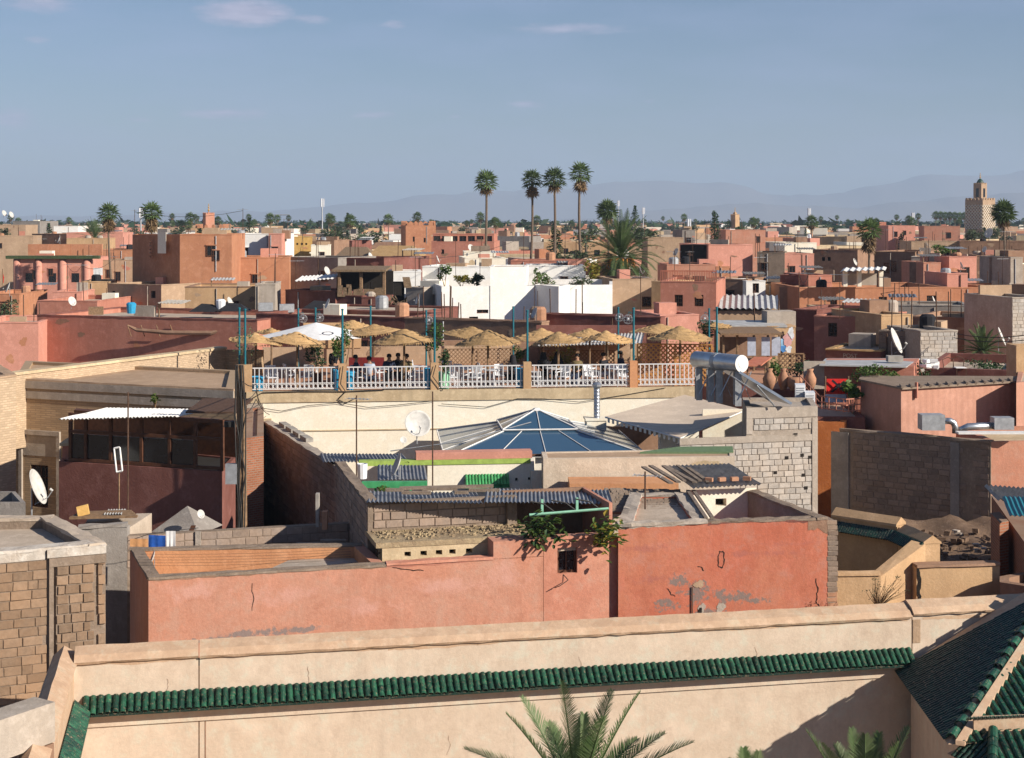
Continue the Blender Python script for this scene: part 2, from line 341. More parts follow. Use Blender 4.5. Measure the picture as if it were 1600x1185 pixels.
M['earth'] = plaster('rubble earth', (.22,.145,.095), (.13,.085,.06), .3, 1.0, 1.3)
M['plasterdark'] = M['brown']
M['ridge'] = plaster('mountain rock', (.20,.17,.15), (.26,.22,.19), .1, 0, .0006)
M['snow'] = simple('snow', (.75,.76,.8), .8)
# ------------------------------------------------------------------ building helpers
OCC = []
def xy(p): return V((p[0], p[1], 0))
def plan4(fl, fr, depth=8, bl=None, br=None):
    fl, fr = xy(fl), xy(fr); u = (fr-fl).normalized(); n = V((-u.y, u.x, 0))
    if bl is not None: bl = xy(bl); br = fr+(bl-fl) if br is None else xy(br)
    elif br is not None: br = xy(br); bl = fl+(br-fr)
    else: bl, br = fl+n*depth, fr+n*depth
    return [fl, fr, br, bl]
def inset(pl, w):
    n = len(pl); out = []
    for i in range(n):
        a, b, c = pl[i-1], pl[i], pl[(i+1)%n]; u = (b-a).normalized(); v = (c-b).normalized()
        n1 = V((-u.y, u.x, 0)); n2 = V((-v.y, v.x, 0)); k = 1+n1.dot(n2); out.append(b+(n1+n2)*(w/max(k, .3)))
    return out
def up(p, z): return V((p[0], p[1], z))
def window(root, P, u, n, w, h, style='grille', rec=.14, fm='wooddk', name='window'):
    """pane, frame and bars of one opening; P = lower left corner on the outer face"""
    z = V((0,0,1)); Q = P-n*rec
    o = MB().para(Q, u*w, z*h, -n*.03).build(name, M['dark' if style in ('dark', 'hole') else 'darkglass'], root)
    if style in ('hole', 'dark'): return o
    f = MB(); t = min(.06, w*.12)
    f.para(Q+n*.005, u*t, z*h, n*.04).para(Q+u*(w-t)+n*.005, u*t, z*h, n*.04).para(Q+u*t+n*.005, u*(w-2*t), z*t, n*.04).para(Q+u*t+z*(h-t)+n*.005, u*(w-2*t), z*t, n*.04)
    f.para(Q+u*(w/2-t/3)+z*t+n*.006, u*t*.66, z*(h-2*t), n*.03)
    f.build('frame', M[fm], o)
    if style == 'grille':
        g = MB(); k = max(3, int(w/.14))
        for i in range(1, k): g.para(Q+u*(w*i/k-.009)+n*(rec-.06), u*.018, z*h, n*.018)
        for j in (.3, .7): g.para(Q+z*(h*j)+n*(rec-.04), u*w, z*.02, n*.012)
        g.build('grille', M['iron'], o)
    return o
def coping(root, P, Q, w, h, mat, over=.03, jit=.012, seg=.5, name='coping', crown=0.0):
    """uneven capping on a wall top; P-Q runs along the outer edge at wall-top height, w goes inwards"""
    P, Q = V(P), V(Q); u = (Q-P); ln = u.length; u.normalize(); n = V((-u.y, u.x, 0)); k = max(2, int(ln/seg)); b = MB(); rows = []
    for i in range(k+1):
        c = P+u*(ln*i/k); j = lambda: R.uniform(-jit, jit)
        rows.append([c-n*(over+j())+V((0,0,-.02+j()*.5)), c-n*(over*.8+j())+V((0,0,h+j())), c+n*(w/2)+V((0,0,h+crown+j())), c+n*(w+over*.8+j())+V((0,0,h+j())), c+n*(w+over+j())+V((0,0,-.02))])
    vs = [p for r in rows for p in r]; fs = []
    for i in range(k):
        for q in range(4): fs.append((i*5+q, (i+1)*5+q, (i+1)*5+q+1, i*5+q+1))
        fs.append((i*5+4, (i+1)*5+4, (i+1)*5, i*5))
    fs += [(0,1,2,3,4), tuple(k*5+q for q in (4,3,2,1,0))]
    return b.mesh(vs, fs).build(name, M[mat], root)
def house(name, label, pl, zt, mat, zb=0.0, par=.5, pw=.22, wins=(), roofm='roof', cat='house', group=None, cop=None, inner=None, floor=True, root=None):
    """box-shaped house with parapet, flat roof behind it, windows cut into its walls; wins = (edge, px0, py0, px1, py1, style)"""
    pl = [xy(p) for p in pl]; n = len(pl)
    c = sum((p for p in pl), V((0,0,0)))/n
    if c.y > 60: OCC.append((min(800+p.x*F/p.y for p in pl), max(800+p.x*F/p.y for p in pl), max(p.y for p in pl), zt))
    if root is None: root = thing(name, label, cat, (c.x, c.y, zb), group)
    wb = MB(); wl = []
    for i in range(n):
        a, b = pl[i], pl[(i+1)%n]; u = (b-a); w = u.length; u.normalize(); no = V((u.y, -u.x, 0)); hs = []
        for q in wins:
            if q[0] != i: continue
            p0, p1 = onplane(q[1], q[4], a, no), onplane(q[3], q[2], a, no)
            u0, u1 = (p0-a).dot(u), (p1-a).dot(u); z0, z1 = p0.z-zb, p1.z-zb
            u0, u1 = max(.05, min(u0, w-.1)), max(.1, min(u1, w-.05))
            if u1-u0 < .05: continue
            hs.append((u0, max(z0,.02), u1, min(z1, zt-zb-.06))); wl.append((up(a, zb)+u*u0+V((0,0,max(z0,.02))), u, no, u1-u0, min(z1, zt-zb-.06)-max(z0,.02), q[5] if len(q) > 5 else 'grille'))
        wb.holed(up(a, zb), u*w, V((0,0,zt-zb)), hs, no, .2)
    ins = inset(pl, pw)
    for i in range(n):
        j = (i+1)%n; wb.poly(up(pl[i], zt), up(pl[j], zt), up(ins[j], zt), up(ins[i], zt))
    if not inner:
        for i in range(n):
            j = (i+1)%n; wb.poly(up(ins[i], zt), up(ins[j], zt), up(ins[j], zt-par-.1), up(ins[i], zt-par-.1))
    wo = wb.build('wall', M[mat], root)
    if inner:
        ib = MB()
        for i in range(n):
            j = (i+1)%n; ib.poly(up(ins[i], zt), up(ins[j], zt), up(ins[j], zt-par-.1), up(ins[i], zt-par-.1))
        ib.build('inner_wall', M[inner], root)
    if floor: MB().prism(inset(pl, pw*.9), zt-par-.25, zt-par).build('roof', M[roofm], root)
    if cop:
        for i in range(n if n != 4 else 4): coping(root, up(pl[i], zt), up(pl[(i+1)%n], zt), pw, .05, cop)
    for q in wl: window(root, *q[:5], style=q[5])
    return root, pl
BLK = {}
def blockmesh(mat, L, H, T, k):
    key = (mat, round(L,3), round(H,3), k)
    if key not in BLK:
        r = random.Random(k*31+int(L*1000)); j = lambda s: r.uniform(-s, s); b = MB(); c = .008
        f = [(-L/2+c,-H/2+c),(L/2-c,-H/2+c),(L/2-c,H/2-c),(-L/2+c,H/2-c)]; g = [(-L/2,-H/2),(L/2,-H/2),(L/2,H/2),(-L/2,H/2)]
        f = [(x+j(.008), z+j(.008)) for x, z in f]
        vs = [(x, -T, z) for x, z in f]+[(x, -T+.012, z) for x, z in g]+[(x, .03, z) for x, z in g]
        fs = [(0,1,2,3)]+[(4+i, 4+(i+1)%4, (i+1)%4, i) for i in range(4)]+[(8+i, 8+(i+1)%4, 4+(i+1)%4, 4+i) for i in range(4)]
        BLK[key] = b.mesh(vs, fs).data('concrete_block', M[mat])
    return BLK[key]
def blocks(parent, P, Q, z0, z1, mat, bw=.4, bh=.2, gap=.018, proud=.02, keep=None, miss=.0, name='block', out=1, rough=.006):
    """single blocks laid in courses on the face P-Q (seen from outside, left to right), each an object sharing a few meshes"""
    P, Q = xy(P), xy(Q); u = (Q-P); w = u.length; u.normalize(); n = V((u.y, -u.x, 0)); rz = atan2(u.y, u.x); row = 0; z = z1-bh/2; cnt = 0
    while z > z0+bh*.3:
        x = -bw*(.5 if row % 2 else 0)+R.uniform(-.04,.04)
        while x < w-.06:
            L = bw*R.choice((1,1,1,.9,.97,.5,1.06,.75)); a, b = max(x, 0), min(x+L, w); x += L
            if b-a < .09 or R.random() < miss: continue
            c = P+u*((a+b)/2)+V((0,0,z))
            if keep and not keep((a+b)/2, z, c): continue
            Lq = max(.08, round((b-a)/.05)*.05-gap if b-a < L-.01 else L-gap)
            piece(name, blockmesh(mat, round(min(Lq, b-a-.004), 2), bh-gap, proud, R.randrange(3)), parent, c+n*R.uniform(-rough, rough), (R.uniform(-.025,.025), R.uniform(-.016,.016), rz+R.uniform(-.02,.02)), (1, 1, R.uniform(.93,1.03))); cnt += 1
        z -= bh*R.uniform(.975,1.02); row += 1
    return cnt
def corrugated(name, root, A, B, C, mat, pitch=.09, amp=.022, thick=.01):
    """ribbed sheet: A-B along the edge the ribs meet, A-C along the ribs"""
    A, B, C = V(A), V(B), V(C); U = B-A; Wv = C-A; n = U.cross(Wv).normalized(); n = n if n.z > 0 else -n; k = max(4, int(U.length/pitch*2)); vs = []; fs = []
    m = 4
    for i in range(k+1):
        for j in range(m+1):
            h = (amp if i % 2 else -amp)+.01*sin(j*2.1+i*.07); vs.append(A+U*(i/k)+Wv*(j/m)+n*h)
    for i in range(k):
        for j in range(m): q = i*(m+1)+j; fs.append((q, q+m+1, q+m+2, q+1))
    b = len(vs); vs += [p-n*thick for p in vs[:b]]; fs += [tuple(x+b for x in f[::-1]) for f in fs[:]]
    return MB().mesh(vs, fs).build(name, M[mat], root)
def patch(root, P, u, rx, rz, mat, name='plaster_patch', n=None, seed=0, lift=.004):
    """irregular flat patch of other render lying on a wall"""
    r = random.Random(seed); k = 48; vs = []; ph = [r.uniform(0,6.28) for _ in range(4)]
    for i in range(k):
        q = 2*pi*i/k; s = .85+.16*sin(2*q+ph[0])+.13*sin(3*q+ph[1])+.07*sin(7*q+ph[2])+.05*sin(13*q+ph[3])+r.uniform(-.03,.03); vs.append(P+n*lift+u*(rx*s*cos(q))+V((0,0,rz*s*sin(q))))
    return MB().mesh(vs, [tuple(range(k))]).build(name, M[mat], root)
def crack(root, pts, n, w=.012, name='crack', mat='dark'):
    b = MB(); vs = []; P = []
    for i in range(len(pts)-1):
        for j in range(4): P.append(V(pts[i]).lerp(V(pts[i+1]), j/4)+V((R.uniform(-.02,.02), 0, R.uniform(-.02,.02))))
    P.append(V(pts[-1])); b = MB(); u = V((-n.y, n.x, 0))
    for i, p in enumerate(P):
        d = (P[min(i+1, len(P)-1)]-P[max(i-1,0)]); s = d.cross(n).normalized()*w*(.5 if i in (0, len(P)-1) else R.uniform(.5,1.1)); vs += [p+n*.006-s, p+n*.006+s]
    return b.mesh(vs, [(2*i, 2*i+1, 2*i+3, 2*i+2) for i in range(len(P)-1)]).build(name, M[mat], root)
def grime(root, P, Q, n, z, depth, mat, seed=0, name='grime', lift=.005):
    """ragged band of soiled or fallen render hanging down from a wall top"""
    r = random.Random(seed); P, Q = xy(P), xy(Q); L = (Q-P).length; k = max(6, int(L/.12)); vs = []; h = depth
    for i in range(k+1):
        h = max(.02, min(depth*1.6, h+r.uniform(-.4,.4)*depth)); c = P.lerp(Q, i/k)+n*lift; vs += [up(c, z), up(c, z-h)]
    return MB().mesh(vs, [(2*i, 2*i+1, 2*i+3, 2*i+2) for i in range(k)]).build(name, M[mat], root)
def cable(pts, r=.012, label='thin black cable', root=None, name='cable', sag=.0, mat='cable'):
    P = []
    for i in range(len(pts)-1):
        a, b = V(pts[i]), V(pts[i+1])
        for j in range(6): t = j/6; P.append(a.lerp(b, t)-V((0,0,sag*4*t*(1-t))))
    P.append(V(pts[-1])); o = MB().tube(P, r, 4).build(name, M[mat], root)
    return o if root else tag(o, label, 'cable')

# ------------------------------------------------------------------ ground, mountains, air
def ground():
    b = MB(); b.poly((-14500,-55,0),(14500,-55,0),(14500,15500,0),(-14500,15500,0))
    o = b.build('ground', M['ground']); tag(o, kind='structure')
ground()
def fbm(x, s, o=5):
    r = 0; a = 1; f = 1
    for i in range(o): r += a*(sin(x*f*1.3+s*3.1+i*2.7)+.5*sin(x*f*2.9+s*1.7+i*5.1)); a *= .5; f *= 2.03
    return r*.33
def mountain(name, prof, D, depth, rough, seed, snow=None, mat='ridge'):
    """a range of hills: skyline profile (px, py) at distance D, falling away to the front and back"""
    b = MB(); nx, ny = 220, 14; vs = []
    def sky_h(px):
        for i in range(len(prof)-1):
            if prof[i][0] <= px <= prof[i+1][0]: t = (px-prof[i][0])/(prof[i+1][0]-prof[i][0]); t = t*t*(3-2*t); return prof[i][1]*(1-t)+prof[i+1][1]*t
        return prof[0][1] if px < prof[0][0] else prof[-1][1]
    x0, x1 = prof[0][0], prof[-1][0]
    for j in range(ny+1):
        v = j/ny
        for i in range(nx+1):
            px = x0+(x1-x0)*i/nx; top = max(2, (HOR-sky_h(px)+fbm(px*.05, seed)*rough)*D/F+CZ)
            s = sin(pi*min(1, v*1.15))**.8 if v < .87 else sin(pi*min(1, v*1.15))
            ridge = 1+.16*fbm(px*.09+j*.9, seed+j*.4)*(1 if 0 < v < 1 else 0)*(abs(v-.435)*2)
            vs.append(((px-800)/F*D, D+depth*(v-.435), max(-.5, top*max(0, s)*min(1.0, ridge))))
    fs = [(j*(nx+1)+i, j*(nx+1)+i+1, (j+1)*(nx+1)+i+1, (j+1)*(nx+1)+i) for j in range(ny) for i in range(nx)]
    o = b.mesh(vs, fs).build(name, M[mat], None, True); tag(o, kind='structure'); return o
mountain('mountains', [(-400,330),(100,338),(420,330),(560,318),(700,303),(850,296),(1000,283),(1130,286),(1220,306),(1300,303),(1380,288),(1460,272),(1530,276),(1640,262),(1900,268),(2300,300)], 13000, 2600, 3.0, 1)
mountain('foothills', [(840,347),(900,342),(1060,326),(1160,318),(1260,322),(1330,325),(1420,315),(1520,306),(1620,300),(1800,296),(2200,320)], 9800, 1500, 2.0, 4)
def haze():
    b = MB(); b.para((-14600,-60,-1), (29200,0,0), (0,15700,0), (0,0,510))
    m = bpy.data.materials.new('air'); m.use_nodes = True; t = m.node_tree; t.nodes.clear()
    o = t.nodes.new('ShaderNodeOutputMaterial'); v = t.nodes.new('ShaderNodeVolumePrincipled'); v.inputs['Color'].default_value = (.62,.78,1,1); v.inputs['Density'].default_value = 1.35e-4; v.inputs['Anisotropy'].default_value = 0.0
    t.links.new(v.outputs[0], o.inputs['Volume']); ob = b.build('haze', m); tag(ob, kind='stuff')
haze()
# ------------------------------------------------------------------ foreground: garden wall with green tile canopy
GA, GB = V((-8.358, 29.5, 0)), V((8.55, 32.9, 0))
gu = (GB-GA).normalized(); gn = V((gu.y, -gu.x, 0)); glen = (GB-GA).length     # along the wall, out of the wall (to the eye)
GZ = 7.51
def gp(s, t, z): return GA+gu*s+gn*t+V((0,0,z))
def s_at(px, t=0):                                                       # run along the wall seen at a pixel column
    d = V(((px-800)/F, 1, 0)); n = V((d.y, -d.x, 0)); P = GA+gn*t; return -(P.dot(n))/(gu.dot(n))
S1, S2, S3 = s_at(311), s_at(1425), s_at(1760)
gw = thing('garden_wall', 'long beige plastered garden wall with sloped coping and green tile canopy', 'wall', gp(8, 0, 0))
def wall_panel(s0, s1, dz=0.0):
    b = MB(); b.para(gp(s0, -.62, 1.0), gu*(s1-s0), gn*.62, V((0,0,GZ+dz-1.0))); b.build('wall_panel', M['beige'], gw)
    k = max(6, int((s1-s0)/.22)); rows = []
    for i in range(k+1):
        s = s0+(s1-s0)*i/k; j = lambda a: R.uniform(-a, a)
        rows.append([gp(s, .05+j(.008), GZ+dz-.025+j(.014)), gp(s, .075+j(.006), GZ+dz+.02+j(.006)), gp(s, -.05+j(.005), GZ+dz+.13+j(.004)), gp(s, -.33, GZ+dz+.235+j(.006)), gp(s, -.62, GZ+dz+.10), gp(s, -.68, GZ+dz-.02)])
    vs = [p for r in rows for p in r]; fs = [(i*6+q, (i+1)*6+q, (i+1)*6+q+1, i*6+q+1) for i in range(k) for q in range(5)]
    fs += [(i*6+5, (i+1)*6+5, (i+1)*6, i*6) for i in range(k)]+[(5,4,3,2,1,0), tuple(k*6+q for q in range(6))]
    MB().mesh(vs, fs).build('coping', M['coping'], gw)
wall_panel(-.05, S1-.012); wall_panel(S1+.012, S2-.012); wall_panel(S2+.012, S3, .055)
MB().para(gp(-.05, -.6, 1.0), gu*(S3), gn*.57, V((0,0,GZ-1.2))).build('wall_core', M['coping'], gw)
MB().para(gp(S2+.02, .004, 1.0), gu*.16, gn*.004, V((0,0,5.4))).para(gp(S2+.02, .004, 6.95), gu*.17, gn*.005, V((0,0,.5))).build('joint_strip', M['tan'], gw)
for i_, (s0, s1, dp_) in enumerate(((0, S1-.05, .05), (S1+.05, 6, .04), (6, 11, .06), (11, S2-.1, .04), (S2+.25, S3, .05))): grime(gw, gp(s0, 0, 0), gp(s1, 0, 0), gn, GZ-.02, dp_, 'coping', 60+i_, 'drip_stain', .003)
for px, py, l_ in ((480,1040,40),(905,1025,36),(1180,1010,30),(700,1150,30),(260,1060,25)):
    crack(gw, [onplane(px, py, GA, gn), onplane(px+3, py+l_*.5, GA, gn), onplane(px-2, py+l_, GA, gn)], gn, .004, mat='brown')
# mouldings under the canopy
ST0, ST1 = s_at(150)-.25, s_at(1425)-.03
MB().para(gp(ST0, .0, 6.26), gu*(ST1-ST0), gn*.045, V((0,0,.14))).build('moulding', M['beige'], gw)
MB().para(gp(ST0, .0, 6.40), gu*(ST1-ST0), gn*.075, V((0,0,.16))).build('moulding', M['beige'], gw)
for px in (320,):
    s = s_at(px); MB().para(gp(s, .002, 1.0), gu*.022, gn*.004, V((0,0,5.25))).build('joint', M['brown'], gw)
def tile_mesh(name, r0, r1, L, th, mat, n=7):
    """one half-barrel tile lying along +Y (downhill), hump up"""
    vs = []; fs = []
    for (y, r) in ((0, r0), (L, r1)):
        for k in (1, 0):
            rr = r-(0 if k else th)
            for i in range(n): q = pi*i/(n-1); vs.append((-rr*cos(q), y, rr*sin(q)*1.05))
    o = lambda a, k, i: (a*2+k)*n+i
    for i in range(n-1):
        fs.append((o(0,0,i), o(1,0,i), o(1,0,i+1), o(0,0,i+1))); fs.append((o(0,1,i), o(0,1,i+1), o(1,1,i+1), o(1,1,i)))
        fs.append((o(1,0,i), o(1,1,i), o(1,1,i+1), o(1,0,i+1))); fs.append((o(0,0,i), o(0,0,i+1), o(0,1,i+1), o(0,1,i)))
    return MB().mesh(vs, fs).data(name, mat, smooth=False)
def orient(u, d):                                                        # x across, y downhill, z up
    u = u.normalized(); d = d.normalized(); u = u if u.cross(d).z > 0 else -u; return rotm(u, d, u.cross(d)).to_euler()
TILES = [tile_mesh('roof_tile', .052, .067, .175, .013, M['tile']), tile_mesh('roof_tile', .050, .068, .18, .013, M['tile']), tile_mesh('roof_tile', .053, .065, .17, .015, M['tile'])]
TILESD = [tile_mesh('roof_tile', .052, .067, .175, .013, M['tiledk'])]
CZT, CZB, COUT = 6.875, 6.60, .30
cd = (gn*COUT+V((0,0,CZB-CZT))); cdl = cd.length
MB().para(gp(ST0, .0, CZT-.06), gu*(ST1-ST0), cd*1.02, V((0,0,.035))).build('canopy_bed', M['tiledk'], gw)
MB().para(gp(ST0, .0, CZB-.03), gu*(ST1-ST0), gn*.24, V((0,0,.05))).build('canopy_soffit', M['beige'], gw)
NT = int((ST1-ST0)/.1375); pitch = (ST1-ST0)/NT; extra = MB(); rot = orient(gu, cd)
rotM = rot.to_matrix()
for i in range(NT):
    s = ST0+pitch*(i+.5)
    for j in range(3):
        me = TILES[R.randrange(3)]; p = gp(s+R.uniform(-.006,.006), 0, CZT-.03+.012*j)+cd*((j*.3)+R.uniform(-.012,.012))+V((0,0,R.uniform(-.004,.006)))
        if i < 100: piece('roof_tile', me, gw, p, (rot.x+R.uniform(-.02,.02), rot.y+R.uniform(-.03,.03), rot.z+R.uniform(-.03,.03)))
        else: extra.mesh([p+rotM @ v.co for v in me.vertices], [tuple(f.vertices) for f in me.polygons])
tag(extra.build('roof_tile', M['tile'], gw), kind='stuff')
ends = MB()
for i in range(NT+1):                                                    # clay pan-tile noses between the barrels
    s = ST0+pitch*i; c = gp(s, 0, CZT-.035)+cd; vs = []
    for a in range(7):
        q = pi+pi*a/6; vs.append(c+gu*(.058*cos(q))+V((0,0,.045*sin(q)+.012)))
    for a in range(7):
        q = pi+pi*a/6; vs.append(c+gu*(.042*cos(q))+V((0,0,.030*sin(q)+.012)))
    vs2 = [p-cd*.4 for p in vs]; ends.mesh(vs+vs2, [(a, a+1, a+8, a+7) for a in range(6)]+[(a+14, a+15, a+1, a) for a in range(6)]+[(a+7, a+8, a+22, a+21) for a in range(6)])
tag(ends.build('pan_tile', M['clay'], gw), kind='stuff')

# ---- return wall coming towards the eye on the left, with its own tile strip
rw = thing('return_wall', 'tan wall coming towards the viewer at the left, with a narrow green tile strip', 'wall', gp(-.4, 4, 0))
RL = 7.5
MB().para(gp(-.48, -.62, 1), gu*.43, gn*(RL+.6), V((0,0,GZ-1))).build('wall_panel', M['coping'], rw)
b = MB(); k = 16; vs = []
for i in range(k+1):
    t = -.66+(RL+.6)*i/k; j = lambda a=.01: R.uniform(-a, a); z = GZ+.0
    vs += [gp(-.60+j(), t, z-.30+j()), gp(-.50+j(), t, z-.03), gp(-.28+j(), t, z+.17+j()), gp(-.06+j(), t, z+.02+j()), gp(.0+j(), t, z-.03+j())]
b.mesh(vs, [(i*5+q, i*5+q+1, (i+1)*5+q+1, (i+1)*5+q) for i in range(k) for q in range(4)]+[(4,3,2,1,0), tuple(k*5+q for q in range(5))]).build('coping', M['coping'], rw)
cdr = (gu*.30+V((0,0,-.275))); rotr = orient(-gn, cdr)
MB().para(gp(-.03, .15, CZT-.055), gn*(RL-.4), cdr, V((0,0,.035))).build('canopy_bed', M['tilebright' if 0 else 'tile'], rw)
for i in range(44):
    for j in range(2):
        p = gp(-.03, .30+.14*i, CZT-.03+.01*j)+cdr*(.46*j); piece('roof_tile', TILES[R.randrange(3)], rw, p, (rotr.x, rotr.y, rotr.z+R.uniform(-.03,.03)), (1.05,1.1,.7))
# ---- low beam wall running off to the left
P = W(86, 1097, 24.8); Q = W(-90, 1075, 23.0); u = (P-Q); u.z = 0
bm = thing('beam_wall', 'pale grey rendered beam wall spanning a dark passage at the lower left', 'wall', (Q.x, Q.y, 5))
ul = u.length; u.normalize(); n = V((u.y, -u.x, 0)); z1 = P.z
MB().para(V((Q.x, Q.y, z1-.64)), u*(ul*.42), -n*.5, V((0,0,.64))).build('beam', M['greyp'], bm)
MB().para(V((Q.x, Q.y, z1-.64))+u*(ul*.42+.012), u*(ul*.58-.012), -n*.5, V((0,0,.64))).build('beam', M['greyp'], bm)
MB().para(V((Q.x, Q.y, 1)), u*.3, -n*.4, V((0,0,z1-1.66))).build('pier', M['brown'], bm)
MB().para(V((Q.x, Q.y, 1))+u*(ul-.3), u*.28, -n*.4, V((0,0,z1-1.66))).build('pier', M['brown'], bm)

# ---- pavilion with green pyramid roof at the lower right
pv = thing('pavilion', 'garden pavilion with dark green tiled pyramid roof beside the beige wall', 'pavilion', (10.5, 30, 0))
AP = V((12.13, 33.5, 8.49)); LB = V((8.19, 32.75, 6.38)); LF = V((7.95, 28.0, 6.45)); RF = V((14.2, 28.8, 6.45)); RB = V((14.3, 33.9, 6.45))
MB().poly(LF, AP, LB).poly(LB, AP, RB).poly(RB, AP, RF).poly(RF, AP, LF).poly(LF, LB, RB, RF).build('roof_bed', M['coping'], pv)
inn = .28
wl = [V((p.x+(AP.x-p.x)*.07, p.y+(30.6-p.y)*.07, 0)) for p in (LF, RF, RB, LB)]
MB().prism(wl, 1, 6.44).build('wall', M['beige'], pv)
def tile_field(A, B, T, pitch, r, step, mat, single=None, lim=999, name='roof_tile', zoff=.02):
    """barrel-tile columns on a triangular or four-sided slope: A-B eave, T = ridge point(s)"""
    T = T if isinstance(T, list) else [T, T]; u = (B-A); L = u.length; u.normalize(); mid = (T[0]+T[1])/2; nn = u.cross(mid-A).normalized(); nn = nn if nn.z > 0 else -nn
    d = nn.cross(u); d = d if d.z > 0 else -d; stuff = MB(); n = int(L/pitch); rot = orient(u if u.cross(-d).z > 0 else -u, -d); rm = rot.to_matrix(); cnt = 0
    base = [tile_mesh('roof_tile', r*.88, r*1.06, step*1.12, .012, mat, 6) for _ in range(2)]
    for i in range(n):
        s = pitch*(i+.5); P = A+u*s
        def lim_t(e0, e1):                   # run up the slope until the hip e0-e1
            a0 = (e0-A).dot(u), (e0-A).dot(d); a1 = (e1-A).dot(u), (e1-A).dot(d)
            if abs(a1[0]-a0[0]) < 1e-6: return 1e9
            t = (s-a0[0])/(a1[0]-a0[0]); return a0[1]+t*(a1[1]-a0[1]) if 0 <= t <= 1 else 1e9
        h = min(lim_t(A, T[0]), lim_t(T[1], B), lim_t(T[0], T[1]) if (T[1]-T[0]).length > .01 else 1e9)
        if h > 50: continue
        k = int((h-.02)/step)
        for j in range(k):
            p = P+d*(step*(j+1))+nn*(zoff+R.uniform(-.004,.006))
            if single and single(p) and cnt < lim:
                piece(name, base[R.randrange(2)], pv, p, (rot.x+R.uniform(-.015,.015), rot.y, rot.z+R.uniform(-.03,.03))); cnt += 1
            else: stuff.mesh([p+rm @ v.co for v in base[0].vertices], [tuple(f.vertices) for f in base[0].polygons])
    if stuff.v: tag(stuff.build(name, mat, pv), kind='stuff')
tile_field(LF, LB, AP, .115, .05, .17, M['tiledk'])  # slope turned from the sun: its shade is put in as darker tile
tile_field(RF, LF, AP, .165, .066, .19, M['tile'], single=lambda p: p.x < 11.6, lim=290)
def hip(A, B, r, mat, n):
    for i in range(n):
        p = A.lerp(B, i/n); d = (A-B).normalized(); s = d.cross(V((0,0,1))).normalized(); rot = orient(-s, d) if (-s).cross(d).z > 0 else orient(s, d)
        piece('ridge_tile', HIPM, pv, A.lerp(B, (i+1)/n)+V((0,0,.035)), rot)
HIPM = tile_mesh('ridge_tile', .085, .10, .27, .015, M['tile'])
hip(LF, AP, .1, 'tile', 17)
# mortar band beside the lit hip, and the lower porch roof in front
hd = (AP-LF); MB().para(LF+V((.13,-.02,.0)), hd*.97, V((.16,-.02,-.02)), V((0,0,.085))).build('hip_mortar', M['coping'], pv)
PA, PB = V((8.55, 27.35, 6.12)), V((14.5, 28.0, 6.12)); PTa, PTb = V((8.85, 28.25, 6.62)), V((14.2, 28.85, 6.62)); PL = V((8.0, 28.25, 6.2))
MB().poly(PA, PB, PTb, PTa).poly(PA, PTa, PL).poly(PA, PL, PB).build('porch_bed', M['coping'], pv)
MB().para(PTa+V((-.35,.02,-.02)), V((5.6,.63,0)), V((0,.06,0)), V((0,0,.26))).build('porch_band', M['coping'], pv)
tile_field(PB, PA, [PTb, PTa], .165, .066, .19, M['tile'], single=lambda p: p.x < 11, lim=200)
tile_field(PL, PA, PTa, .11, .045, .15, M['tiledk'])  # shaded porch side, darkened by its tile colour too
hip(PA, PTa, .1, 'tile', 5)
for i in range(16):
    piece('eave_tile', TILES[i % 3], pv, V((8.42+.075*i, 28.18+.01*i, 6.86)), (-.5, 0, radians(6)), (.55,.9,.7))
MB().prism([PA+V((.25,.3,0)), PB+V((0,.3,0)), PTb, PTa+V((-.3,0,0))], 1, 6.1).build('porch_wall', M['wooddk'], pv)

# ------------------------------------------------------------------ left: unplastered block building
Z = 9.16
FL, FR, BR, BL = WZ(-110, 874.5, Z), WZ(165, 851, Z), WZ(85, 808, Z), WZ(-110, 812, Z)
lb, pl = house('block_house', 'unplastered brown concrete block building with a flaking white roof edge, lower left', [FL, FR, BR, BL], Z, 'mortar', par=.20, pw=.34, roofm='roof')
u = (xy(FR)-xy(FL)).normalized(); n = V((u.y, -u.x, 0)); wl_ = (xy(FR)-xy(FL)).length
coping(lb, up(FL, Z), up(FR, Z), .34, .04, 'whiteblk', .035, .02, .3)
MB().para(up(FL, Z-.2)-n*.02, u*(wl_-1.22), n*.045, V((0,0,.19))).para(up(FL, Z-.17)-n*.02+u*(wl_-1.2), u*1.2, n*.10, V((0,0,.17))).build('roof_edge', M['whiteblk'], lb)
coping(lb, up(FR, Z), up(BR, Z), .34, .05, 'roof', .02, .02, .3); coping(lb, up(BR, Z), up(BL, Z), .34, .05, 'roof', .02, .02, .3)
P0 = xy(FL); e1 = wl_-1.18
blocks(lb, P0, P0+u*(e1-.02), Z-3.4, Z-.22, 'blk_brown', .40, .195, .014, .022, miss=.01)
MB().para(up(P0+u*(e1+.16), 1)+n*.0, u*.78, n*.05, V((0,0,Z-1.34))).build('infill_panel', M['mortar'], lb)
P1 = P0+u*(e1+.16)+n*.05
blocks(lb, P1, P1+u*.78, Z-3.4, Z-.36, 'blk_brown', .30, .20, .022, .03, rough=.012)
P2 = P0+u*(e1+1.0)
blocks(lb, P2, P2+u*.17, Z-3.4, Z-.2, 'blk_brown', .3, .21, .012, .05)
b = MB().para(up(P0+u*(e1+.02), Z-3.2)+n*.0, u*.09, n*.075, V((0,0,3.0))); b.build('pilaster', M['mortar'], lb)
MB().para(up(P0+u*(e1+.02), Z-.36), u*1.16, n*.085, V((0,0,.18))).build('lintel', M['mortar'], lb)
